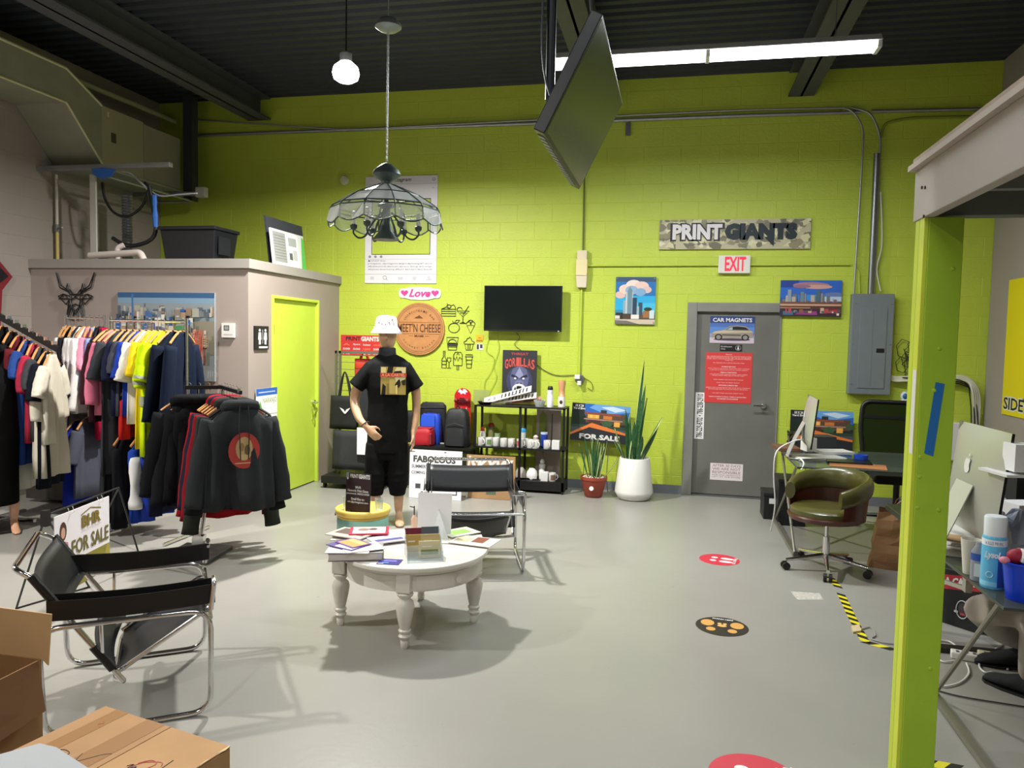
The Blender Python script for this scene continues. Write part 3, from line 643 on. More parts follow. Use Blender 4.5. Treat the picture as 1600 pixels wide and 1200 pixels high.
# PRINT GIANTS camouflage sign
f = frY(1031, 344.5, 1265, 389, YW); t = board('camouflage_sign', 'wide camouflage PRINT GIANTS sign above the EXIT sign', 'sign', f, .03, S('b9b394'))
rr_ = random.Random(3); it = []
for i in range(190):
    u, v = rr_.random(), rr_.random(); s_ = .012+.02*rr_.random(); n_ = 7
    it.append((('8d8768', '6d6a52', 'd8d3b0', '7c7760', 'cfc79c')[i % 5], [(u+s_*(.5+rr_.random())*math.cos(2*PI*k/n_), v+s_*4.6*(.4+.8*rr_.random())*math.sin(2*PI*k/n_)) for k in range(n_)]))
it = [(c, [(min(.999, max(.001, u)), min(.995, max(.005, v))) for u, v in p_]) for c, p_ in it]
mbs = MB(); ms = []
for i, (c, p_) in enumerate(it):
    m_ = mat(c, .5)
    if m_ not in ms: ms.append(m_)
    mbs.k = ms.index(m_); mbs.add([f.p(u, v, .0303+.00002*i) for u, v in p_], [list(range(len(p_)))])
mbs.build('camouflage_print', ms, t)
text('PRINT', f, (.075, .27, .44, .885), BLACK, t, .035, bold=.11); text('PRINT', f, (.09, .32, .425, .84), S('e2dede'), t, .0365, bold=.05)
text('GIANTS', f, (.44, .30, .915, .86), S('14242a'), t, .0355, bold=.09)
MB().add([f.p(.70, .4, .036), f.p(.765, .4, .036), f.p(.765, .08, .036)], [(0, 1, 2)]).build('letter_spike', S('14242a'), t)
# EXIT sign
f = frY(1123, 399, 1172, 427, YW-.05); t = thing('exit_sign', 'white EXIT sign box with red letters above the grey door', 'sign', f.p(.5, 0))
MB().prism([f.p(0, 0, -.05), f.p(1, 0, -.05), f.p(1, 1, -.05), f.p(0, 1, -.05)], f.N*.055).build('box', S('dedbd2'), t, bevel=.006)
text('EXIT', f, (.2, .12, .86, .92), S('e02848', emit=.5), t, .006, bold=.03)
# skyline picture at the door's corner
f = frY(1220, 438, 1313, 495, YW-.02); t = board('skyline_picture', 'picture of a downtown skyline and marina overlapping the door frame corner', 'picture', f, .012, S('2450a4'))
it = [('2a62c0', rc(0, .5, 1, 1)), ('1c3f90', rc(0, .8, .3, 1)), ('3d86d0', rc(.3, .42, 1, .6)), ('b7c6d8', rc(.6, .42, 1, .55))]
for u, v, a_, b_, c in ((.5, .87, .3, .08, 'a87888'), (.6, .82, .25, .06, 'c99a90'), (.35, .83, .15, .05, '8f6a84'), (.88, .62, .15, .05, '6a78a8')): it.append((c, cir(u, v, a_, b_)))
it += city(5, 0, .95, .38, .05, .28, 26, ('8d9096', 'b0a898', '6b6f78', 'c9bfae', '4e5560', '77838a'))
it += [('6a8090', rc(.33, .38, .39, .68)), ('4c6474', rc(.59, .38, .66, .72)), ('8b98a0', rc(.12, .38, .18, .74))]
it += [('7a4a3a', rc(0, .33, 1, .4)), ('c8a284', rc(0, .28, 1, .34)), ('5c3430', rc(0, .2, 1, .29)), ('a9805c', rc(0, .22, .5, .25)), ('3a2630', rc(0, 0, 1, .2)), ('9a3a8c', [(.25, .05), (.35, .16), (.6, .14), (.62, .04)]), ('c03040', [(.65, .1), (.75, .18), (.97, .2), (.95, .08)]), ('3a6a8c', rc(.05, .03, .22, .14)), ('e8e4de', rc(.93, .03, .97, .12))]
it += city(6, 0, .95, .1, .04, .14, 22, ('caa888', 'e2cdb8', '8a5a48', '5c4a50', '3c5a78', 'b04a50'))
art(f, it, t, .012)
# grey breaker panel
f = frY(1326, 460, 1390, 615, YW); x0 = 1.80; x1 = 2.21
f = Fr((x0, YW, 1.20), (1, 0, 0), (0, 0, 1), x1-x0, 1.05); GP2 = mat('7d868a', .45, .3, noise=.04)
t = thing('breaker_panel', 'tall grey electrical breaker panel on the lime wall', 'electrical panel', f.p(.5, 0))
MB().prism([f.p(0, 0), f.p(1, 0), f.p(1, 1), f.p(0, 1)], f.N*.11).build('cabinet', GP2, t, bevel=.006)
MB().prism([f.p(.2, .06, .11), f.p(.84, .06, .11), f.p(.84, .86, .11), f.p(.2, .86, .11)], f.N*.008).build('door', GP2, t, bevel=.003)
MB().prism([f.p(.50, .08, .118), f.p(.52, .08, .118), f.p(.52, .84, .118), f.p(.50, .84, .118)], f.N*.002).build('crease', mat('6d777b', .45), t)
MB().prism([f.p(.62, .42, .118), f.p(.8, .42, .118), f.p(.8, .46, .118), f.p(.62, .46, .118)], f.N*.006).build('latch', BLACK, t)
for u, v in ((.06, .1), (.94, .1), (.06, .5), (.94, .5), (.1, .9), (.94, .9)): MB().cyl(f.p(u, v, .11), f.p(u, v, .114), .006, n=8).build('screw', STEEL, t)
# cables leaving the panel to the right, bending down in the corner
b = MB()
for i, dz in enumerate((-.02, 0, .02, .035)):
    b.tube(spline([onY(1386, 575+i*2, YW-.04), onY(1393, 588+i*2, YW-.05), onY(1418, 589+i*2, YW-.05-.01*i), onY(1470, 589+i*2, YW-.05-.01*i), onY(1508, 589+i*2, YW-.06), onY(1528-i*3, 610, YW-.06-.01*i), onY(1530-i*3, 650, YW-.05), onY(1524-i*3, 700, YW-.05)], 6), .012, 6)
tag(b.build('cable_bundle', mat('cfcdb8', .5), smooth=True), 'thick bundle of white cables running from the panel into the corner', 'cable')
b = MB()
for i in range(3): b.tube(spline([onY(1410, 590, YW-.09), onY(1500, 594+3*i, YW-.08), onY(1516+4*i, 625, YW-.07), onY(1517+6*i, 700, YW-.06)], 6), .006, 5)
tag(b.build('cable_bundle', BLACK, smooth=True), 'thin black cables tied beside the white bundle', 'cable')
# hexagon wire ornament
b = MB()
for cx, cy, rr_ in ((1412, 545, 12), (1424, 552, 11), (1418, 562, 10), (1409, 570, 10), (1424, 572, 12), (1430, 542, 12), (1421, 583, 8)):
    b.tube([onY(cx+rr_*math.cos(k*PI/3+.3), cy+1.3*rr_*math.sin(k*PI/3+.3), YW-.03) for k in range(6)], .004, 5, closed=True)
for a_, c_ in (((1412, 545), (1424, 572)), ((1424, 552), (1409, 570)), ((1430, 542), (1418, 562))): b.tube([onY(*a_, YW-.03), onY(*c_, YW-.03)], .004, 5)
tag(b.build('wire_ornament', BLACK), 'black hexagon wire wall ornament half hidden by the green post', 'ornament')
# white device at the wall beside the post
f = frY(1484, 660, 1497, 720, YW-.05); tag(MB().prism([f.p(0, 0, -.05), f.p(1, 0, -.05), f.p(1, 1, -.05), f.p(0, 1, -.05)], f.N*.06).build('wall_device', WHITE, bevel=.01), 'white plastic box on the wall behind the green post', 'device')
p = onY(1414, 619, YW-.06); t = thing('air_freshener', 'small white and blue wall dispenser left of the green post', 'dispenser', p)
MB().ell(p, (.045, .04, .05), 14, 8).build('dome', S('c8d2dc', rough=.3), t, smooth=True); MB().ell(p+V(-.005, -.028, .0), (.026, .018, .03), 12, 8).build('lens', S('2d5a94', rough=.2), t, smooth=True)
MB().bb(p+V(-.03, -.03, -.15), p+V(.04, .05, -.03)).build('body', WHITE, t, bevel=.006)
# yellow sign on the right wall
f = frX(1579, 437, 1605, 655, XR-.002); f = Fr((XR-.002, onX(1579, 440, XR).y, onX(1583, 650, XR).z), (0, -1, 0), (0, 0, 1), 1.1, onX(1583, 437, XR).z-onX(1583, 650, XR).z)
t = board('yellow_sign', 'yellow sign with black lettering on the grey side wall', 'sign', f, .01, S('e0cf12'))
text('SIDEWALK', f, (.03, .03, 1.0, .14), WHITE, t, .0105, bold=.06); text('SIDEWALK', f, (.035, .04, .99, .13), BLACK, t, .011, bold=.02)
# ================================================================== SIGNS ON THE GREY DOOR
YD = YB+.029
f = frY(1110, 494, 1178, 537, YD); t = board('car_magnet_sign', 'CAR MAGNETS sign with a silver car on a blue ground', 'sign', f, .004, S('4c6cb0'))
it = [('2c3f7c', rc(0, .75, 1, 1)), ('5a86cc', rc(0, .35, 1, .6)), ('8a9cc8', rc(0, .2, 1, .35)), ('c8b8c4', rc(0, 0, 1, .2)), ('4a4450', cir(.5, .14, .42, .05)),
      ('9a9080', [(.04, .2), (.04, .36), (.1, .44), (.32, .5), (.44, .64), (.62, .67), (.82, .63), (.92, .48), (.97, .42), (.97, .24), (.92, .2)]),
      ('c0b49c', [(.05, .36), (.12, .43), (.32, .48), (.5, .46), (.95, .46), (.96, .42)]), ('1c1e22', [(.36, .5), (.46, .61), (.62, .63), (.8, .6), (.88, .5)]), ('9cb0c0', [(.38, .51), (.46, .59), (.51, .6), (.51, .5)]),
      ('55504a', rc(.28, .28, .7, .33)), ('141416', cir(.2, .22, .085, .12)), ('8d8a86', cir(.2, .22, .055, .08)), ('141416', cir(.8, .22, .085, .12)), ('8d8a86', cir(.8, .22, .055, .08)), ('b8404a', rc(.965, .3, .985, .36))]
art(f, it, t, .004); text('CAR MAGNETS', f, (.06, .79, .94, .94), WHITE, t, .0085, bold=.03)
f = frY(1125, 538, 1159, 549, YD); t = board('employees_sign', 'small black Employees Only plaque on the grey door', 'sign', f, .006, S('0a0a0b'))
text('Employees', f, (.05, .52, .55, .8), WHITE, t, .0065); text('Only', f, (.05, .15, .25, .42), WHITE, t, .0065)
MB().tube([f.p(.83+.12*math.cos(k*PI/8), .5+.38*math.sin(k*PI/8), .0065) for k in range(16)], .0015, 4, closed=True).build('emblem_ring', WHITE, t)
art(f, [('dcdcdc', cir(.83, .65, .03, .1)), ('dcdcdc', rc(.79, .25, .87, .52))], t, .006)
f = frY(1103, 550, 1173, 631, YD); t = board('red_notice', 'large red notice full of small white text on the grey door', 'notice', f, .003, S('cf3b3a'))
RT = S('f2c8c4')
for v, s, hd in ((.955, 'Payment', 1), (.92, 'ALL ORDERS MUST BE PAID IN FULL BEFORE PRODUCTION', 0), (.895, 'WE DO NOT RELEASE ANY WORK THAT HAS AN OPEN BALANCE', 0), (.87, 'PLEASE CHECK YOUR PROOF FOR SPELLING BEFORE APPROVAL', 0), (.845, 'THANK YOU', 0), (.79, 'NO REFUNDS ON CUSTOM PRINTED ITEMS', 0), (.715, 'PAYMENT METHODS', 1), (.68, 'CASH, CREDIT CARDS AND TRANSFERS ARE ACCEPTED', 0), (.65, 'A DEPOSIT IS REQUIRED FOR ALL LARGE ORDERS', 0), (.60, 'TERMS & CONDITIONS', 1), (.565, 'COLORS MAY VARY SLIGHTLY FROM YOUR SCREEN', 0), (.54, 'PRODUCTION TIMES ARE ESTIMATES ONLY', 0), (.46, 'RUSH ORDERS HAVE AN EXTRA CHARGE', 0), (.40, 'FILES MUST BE PRINT READY', 0), (.345, 'ARTWORK & DESIGN FEES', 1), (.30, 'DESIGN TIME IS CHARGED BY THE HOUR WITH A MINIMUM', 0), (.27, 'REVISIONS BEYOND THE SECOND PROOF ARE EXTRA', 0), (.19, 'WE KEEP YOUR FILES FOR THIRTY DAYS', 0), (.115, 'ONCE PAYMENT IS MADE, THERE IS ABSOLUTELY', 1), (.075, 'NO REFUNDS OR EXCHANGES', 1)):
    hw = min(.47, .0098*len(s)); text(s, f, (.5-hw, v-.007, .5+hw, v+.010+.004*hd), WHITE if hd else RT, t, .0035, bold=.02*hd)
f = frY(1087, 613, 1099, 686, YD); t = board('phone_sticker', 'upright white sticker with two phone numbers on the grey door', 'sticker', f, .001, S('e8e6e2'))
text('786-229-8702 • 786-238-2910', f, (.2, .03, .85, .97), BLACK, t, .0015, bold=.02, rot=1)
f = frY(1110, 723, 1160, 752, YD); t = board('white_notice', 'white AFTER 30 DAYS notice low on the grey door', 'notice', f, .002, S('e2d8d8'))
for v, s in ((.80, 'AFTER 30 DAYS'), (.60, 'WE ARE NOT'), (.40, 'RESPONSIBLE'), (.27, 'FOR ANY PRODUCT'), (.16, 'LEFT AT THE STORE')): text(s, f, (.07, v-.005, .93, v+(.14 if v > .35 else .07)), S('8c5a60'), t, .0025, bold=.0)
# ================================================================== AIR HANDLER ABOVE THE PARTITION ROOM
INS = mat('8f8f7c', .6, noise=.08, nscale=6); INS2 = mat('9d968c', .6, noise=.06)
XD = -5.91
t = thing('air_handler', 'beige air handler unit with an insulated duct high on the grey side wall', 'air conditioner', (-6.2, 7.5, 3.41))
MB().bb((XL+.01, 6.92, 3.42), (XD, 7.55, 4.05)).build('cabinet', mat('a39c84', .55), t, bevel=.008)
MB().bb((XL+.01, 7.555, 3.42), (XD, 8.2, 4.03)).build('cabinet', mat('9a9484', .55), t, bevel=.008)
for a_, b_ in (((7.05, 3.7), (7.12, 3.8)), ((7.0, 3.95), (7.02, 4.0))): MB().bb((XD, a_[0], a_[1]), (XD+.004, b_[0], b_[1])).build('label_plate', S('4a463c') if a_[1] < 3.9 else S('c9c4ae'), t)
def sec(y, z0, z1): return [V(XL+.01, y, z0), V(XD, y, z0), V(XD, y, z1), V(XL+.01, y, z1)]
MB().loft([sec(1.0, 3.93, 4.26), sec(6.45, 3.93, 4.26), sec(6.92, 3.43, 4.04)]).build('duct', INS, t)
b = MB()
for z, w_ in ((3.93, .012), (4.26, .014)): b.tube([(XD, 1.0, z), (XD, 6.45, z), (XD, 6.92, 3.44 if z < 4 else 4.04)], w_, 6)
b.build('duct_edge_tape', mat('c6c49a', .5), t)
t = thing('platform_bracket', 'grey steel strut platform carrying the air handler', 'bracket', (-5.9, 7.4, 3.3))
for y, x1, z in ((6.72, -4.95, 3.385), (8.15, -5.55, 3.385)): MB().bb((XL+.002, y-.03, z-.045), (x1, y+.03, z)).build('strut', GALV, t, bevel=.003)
MB().bb((XL+.002, 6.8, 3.388), (XD+.03, 8.2, 3.41)).build('deck_plate', mat('8d9280', .5), t)
MB().tube([(XD+.1, 6.75, 3.30), (XD+.1, 8.3, 3.30), (XL+.1, 8.3, 3.30)], .014, 8).build('rail', GALV, t)
tag(MB().bb((XD+.02, 8.22, 3.30), (XD+.14, 8.34, 4.55)).build('steel_column', mat('33373c', .5)), 'dark steel column at the far end of the air handler', 'column')
def pipe(name, label, pts, r, m, cat='pipe', n=10, smooth=True): return tag(MB().tube(pts, r, n).build(name, m, smooth=smooth), label, cat)
def rp(x, y, Y): return onY(x, y, Y)
t = thing('wall_pipe', 'thin vertical pipe with a valve left of the white board', 'pipe', rp(91, 395, 6.9))
q0 = rp(88, 275, 6.9); q1 = rp(93, 392, 6.9)
MB().cyl((q0.x, 6.9, 2.43), (q0.x, 6.9, 2.78), .017, n=10).build('lower_section', mat('c0ad62', .5), t, smooth=True)
MB().cyl((q0.x, 6.9, 2.78), (q0.x, 6.9, 3.34), .015, n=10).build('upper_section', mat('c4bdb4', .5), t, smooth=True)
MB().cyl((q0.x, 6.9, 2.74), (q0.x, 6.9, 2.82), .026, n=10).cyl((q0.x, 6.9, 2.78), (q0.x+.1, 6.86, 2.78), .008, n=8).build('valve', STEEL, t)
q = rp(147, 390, 6.85); tag(MB().bb((q.x-.035, 6.84, 2.425), (q.x+.035, 6.86, 3.32)).build('white_board', mat('bcb9b2', .6)), 'narrow upright white board behind the white elbow pipe', 'board')
q = rp(199, 380, 7.4); b = MB()
prf = [(.002, 2.43)]
for i in range(26): prf += [(.058, 2.43+i*.031), (.048, 2.445+i*.031)]
prf.append((.002, 3.24)); tag(b.lathe(prf, (q.x, 7.4, 0), 16).build('flexible_duct', mat('9fa2a4', .3, .9), smooth=True), 'ribbed silver flexible duct rising to the air handler', 'duct')
q = rp(140, 388, 6.72); e = rp(222, 384, 6.72)
pp = MB().tube(rounded([(q.x, 6.72, 2.47), (e.x-.02, 6.72, 2.50), (e.x+.02, 6.72, 2.425)], .06), .033, 12).build('elbow_pipe', mat('cfc3bb', .4), smooth=True); tag(pp, 'white plastic elbow pipe lying on the partition roof edge', 'pipe')
q = rp(181, 380, 6.8); tag(MB().tube(rounded([(q.x, 6.82, 2.425), (q.x, 6.82, 2.56), (q.x+.06, 6.84, 2.59)], .03), .028, 10).build('short_pipe', mat('d4c8c0', .4), smooth=True), 'short upright white pipe stub beside the flexible duct', 'pipe')
HZ = mat('17181a', .5)
P = [(160, 285), (164, 310), (178, 332), (200, 338), (222, 322), (232, 296), (226, 285)]
tag(MB().tube(spline([rp(x, y, 6.95) for x, y in P], 5), .014, 8).build('drain_hose', HZ, smooth=True), 'black drain hose sagging below the air handler', 'hose')
P = [(233, 290), (240, 330), (243, 362), (230, 378), (200, 384), (176, 372)]
t = thing('insulated_hose', 'black insulated hose with blue tape hanging to the roof', 'hose', rp(240, 380, 6.9))
MB().tube(spline([rp(x, y, 6.88) for x, y in P], 5), .021, 8).build('hose', HZ, t, smooth=True)
MB().tube(spline([rp(x, y, 6.88) for x, y in ((241, 305), (242, 330), (243, 355))], 4), [.028, .024, .026, .022, .024, .03, .026, .024, .026], 8).build('tape_wrap', mat('2a62b0', .6), t)
tag(MB().prism([rp(x, y, 6.68) for x, y in ((143, 264), (160, 262), (182, 265), (174, 276), (160, 280), (147, 274))], (0, -.006, 0)).build('blue_tape', mat('2a62b0', .6)), 'crumpled blue tape on the platform strut', 'tape')
for i, P in enumerate(([(190, 268), (205, 272), (228, 292), (250, 306), (280, 304), (308, 302)], [(214, 280), (232, 300), (238, 330), (241, 345)])):
    tag(MB().tube(spline([rp(x, y, 6.9+.1*i) for x, y in P], 5), .008, 6).build('control_cable', mat('a9a8ae', .5)), ('pale cable running along the platform edge', 'thin pale cable dropping beside the blue taped hose')[i], 'cable')
f = Fr(rp(305, 308, 8.1), (1, 0, 0), (0, 0, 1), .12, .12); MB().bb(f.p(0, 0), f.p(1, 1)+V(0, .08, 0)).build('switch_box', mat('b9b7a8', .5), bpy.data.objects['platform_bracket'], bevel=.005)
b = MB(); b.tube([(-6.45, 2.0, 4.30), (-6.3, 5.7, 4.33), (-6.2, 8.5, 4.33)], .03, 8)
tag(b.build('roof_pipe', mat('aeb089', .5), smooth=True), 'pale pipe running just above the duct', 'pipe')
# --- things on the partition roof
bx = onY(252, 392, 6.85).x; bx2 = onY(337, 392, 6.85).x
t = thing('storage_bin', 'black plastic storage bin on the partition roof', 'bin', ((bx+bx2)/2, 7.02, 2.42))
def trect(x0, x1, y0, y1, z, g): return [V(x0+g, y0+g, z), V(x1-g, y0+g, z), V(x1-g, y1-g, z), V(x0+g, y1-g, z)]
MB().loft([trect(bx, bx2, 6.83, 7.25, 2.42, .035), trect(bx, bx2, 6.83, 7.25, 2.74, .0)]).build('tub', mat('16181d', .4), t, bevel=.01)
MB().bb((bx-.015, 6.815, 2.74), (bx2+.015, 7.265, 2.775)).build('lid', mat('1b1d22', .4), t, bevel=.008)
for u, hh in ((.62, .26),): MB().bb((bx2-.002, 6.9, 2.5), (bx2+.006, 7.1, 2.68)).build('end_panel', mat('1f2126', .4), t)
vt = V(-.12, 0, 1)
f = Fr((-4.06, 7.10, 2.425), (0, 1, 0), vt, .70, .37); t = board('display_board', 'leaning display board with grey and white print on the partition roof', 'board', f, .015, S('c9cbc8'))
art(f, [('8f918f', rc(.05, .08, .42, .93)), ('e2e3e2', rc(.45, .06, .80, .95)), ('9aa09c', rc(.5, .6, .75, .85)), ('55585a', rc(.5, .2, .6, .4)), ('b0b4b2', rc(.62, .2, .75, .5)), ('4fae4a', [(.86, 0), (1, 0), (1, .9), (.93, .95)])], t, .015)
for i in range(9): 
    v = .82-.08*i; art(f, [('6d706e', rc(.08, v, .39, v+.012))], t, .0165, 'text_line')
f = Fr((-4.13, 7.15, 2.425), (0, 1, 0), vt, .78, .50); tag(MB().prism([f.p(0, 0), f.p(1, 0), f.p(1, 1), f.p(0, 1)], f.N*.02).build('foam_panel', mat('2c3036', .8, bump=.3, bscale=90)), 'dark speckled panel leaning behind the display board', 'panel')
# --- things on the partition front
f = Fr((-5.46, YP, 1.23), (1, 0, 0), (0, 0, 1), 1.08, .86)
t = board('city_picture', 'large aerial city picture on acrylic behind the clothes racks', 'picture', f, .02, S('8a8f92'))
it = [('2f5a86', rc(0, .93, 1, 1)), ('7c9cb4', rc(0, .86, 1, .94)), ('8a949a', rc(0, .76, 1, .88)), ('7f8f98', [(.45, .72), (1, .66), (1, .82), (.5, .80)]), ('8a8474', rc(0, .3, 1, .68))]
it += city(11, 0, .97, .74, .03, .12, 60, ('6f7c84', 'a8a698', '8a8f92', '56616b', 'b8b4a6', '95806c'))
it += city(12, 0, .75, .52, .08, .30, 70, ('2f5fa8', '7d8890', 'c9c4b4', '4a6a9c', 'a58a6c', '3c4a5a', '8c7f70', 'dcd8cc'), 'aab8c4')
it += city(13, .3, .97, .20, .06, .30, 90, ('a5785a', 'c8b498', '7d5c4a', '8c8f90', '5d6a58', 'd8ccb8', '6c4438', 'b0634a'))
it += city(15, .5, .97, .40, .06, .24, 70, ('a89a88', 'c8c0b0', '7d7468', '8c9498', '6a6a5c', 'b8a084', '54606a'), '5a5048')
it += city(14, .0, .97, .0, .06, .26, 50, ('8a6a50', 'b89a70', 'd0c4b0', '5c5048', '9a5c44', '77706a', 'c8a860'))
it += [('3c6ea8', rc(.27, .68, .29, .97)), ('4a8a54', cir(.76, .60, .06, .03)), ('a6a8a2', [(.72, 0), (.97, 0), (.99, .2), (.86, .16)])]
for i in range(6): it.append(('c4553a', [(.86+.022*i, .16), (.872+.022*i, .16), (.9+.018*i, .58), (.89+.018*i, .58)]))
art(f, it, t, .02)
f = frY(348, 505, 368, 528, YP); t = thing('thermostat', 'white wall thermostat beside the city picture', 'thermostat', f.p(.5, 0))
MB().prism([f.p(0, 0), f.p(1, 0), f.p(1, 1), f.p(0, 1)], f.N*.025).build('body', WHITE, t, bevel=.004)
art(f, [('2e3430', rc(.2, .5, .62, .85)), ('8d9490', rc(.25, .55, .57, .8)), ('b9b9b4', rc(.2, .2, .9, .26))], t, .0255, 'display')
def zz(x, y): return onY(x/5, 380+y/5, YP-.02)
H = [((438, 228), (478, 330)), ((438, 228), (465, 345)), ((465, 345), (540, 375)), ((478, 330), (540, 375)), ((465, 345), (525, 378)), ((528, 312), (518, 350)), ((528, 312), (545, 380)), ((518, 350), (545, 400)), ((545, 360), (575, 405)), ((545, 400), (588, 400)), ((575, 405), (588, 425)),
     ((455, 415), (495, 397)), ((495, 397), (545, 412)), ((455, 415), (515, 478)), ((515, 478), (545, 435)), ((495, 397), (540, 440)), ((460, 430), (545, 435)), ((495, 397), (462, 440)), ((545, 380), (552, 440)), ((552, 440), (588, 425)), ((545, 440), (535, 480)), ((535, 480), (522, 570)), ((545, 440), (560, 500)), ((560, 500), (535, 575)), ((522, 570), (545, 480)),
     ((545, 480), (575, 545)), ((560, 490), (588, 475)), ((575, 545), (570, 570)), ((570, 570), (588, 540)), ((535, 575), (540, 600)), ((560, 500), (588, 530)), ((545, 590), (575, 600)), ((575, 545), (588, 520))]
b = MB()
for p0, p1 in H:
    b.tube([zz(*p0), zz(*p1)], .006, 5); b.tube([zz(1176-p0[0], p0[1]), zz(1176-p1[0], p1[1])], .006, 5)
tag(b.build('antelope_head', BLACK), 'black wire antelope head wall ornament', 'ornament')
f = frX(396, 509, 417, 546, XP); t = board('restroom_sign', 'black restroom sign with white man and woman figures', 'sign', f, .02, S('18181a'))
b = []
for cx in (.32, .74): b += [('e8e8e8', cir(cx, .82, .07, .06)), ('e8e8e8', [(cx-.12, .42), (cx+.12, .42), (cx+.09, .73), (cx-.09, .73)]), ('e8e8e8', rc(cx-.07, .22, cx+.07, .45))]
art(f, b+[('e8e8e8', rc(.52, .25, .54, .85)), ('d8d8d8', rc(.25, .06, .9, .14))], t, .021)
b = MB(); b.prism([V(XL+.004, 6.22, 2.36), V(XL+.004, 6.36, 2.22), V(XL+.004, 6.24, 2.08), V(XL+.004, 6.18, 1.3), V(XL+.004, 6.06, 1.3), V(XL+.004, 5.9, 2.3)], (.02, 0, 0))
t = thing('wall_pennant', 'black and dark red pennant on the grey wall beside the first clothes rack', 'pennant', (XL, 6.1, 1.3)); b.build('backing', mat('7a1420', .6), t)
MB().prism([V(XL+.025, 6.20, 2.32), V(XL+.025, 6.31, 2.22), V(XL+.025, 6.2, 2.14), V(XL+.025, 5.95, 2.2)], (.004, 0, 0)).build('black_panel', BLACK, t)
# yard sign standing behind the hoodies
f = Fr((XP+.02, 6.70, .60), (0, 1, 0), (0, 0, 1), .40, .56); t = board('yard_sign', 'white yard sign with a blue header behind the hoodie rack', 'sign', f, .006, S('e4e6e4'))
art(f, [('2f62b8', rc(0, .87, 1, 1)), ('b8c8e0', rc(.1, .92, .9, .94)), ('5aa83c', [(.05, .6), (.18, .78), (.3, .6)]), ('9a9c98', rc(0, .52, 1, .53))], t, .006); text('NARANJO', f, (.30, .70, .97, .83), S('8f9c34'), t, .0068)
for u in (.25, .75): MB().cyl(f.p(u, 0, .004), V(f.p(u, 0).x, f.p(u, 0).y, 0), .003, n=6).build('stake', STEEL, t)
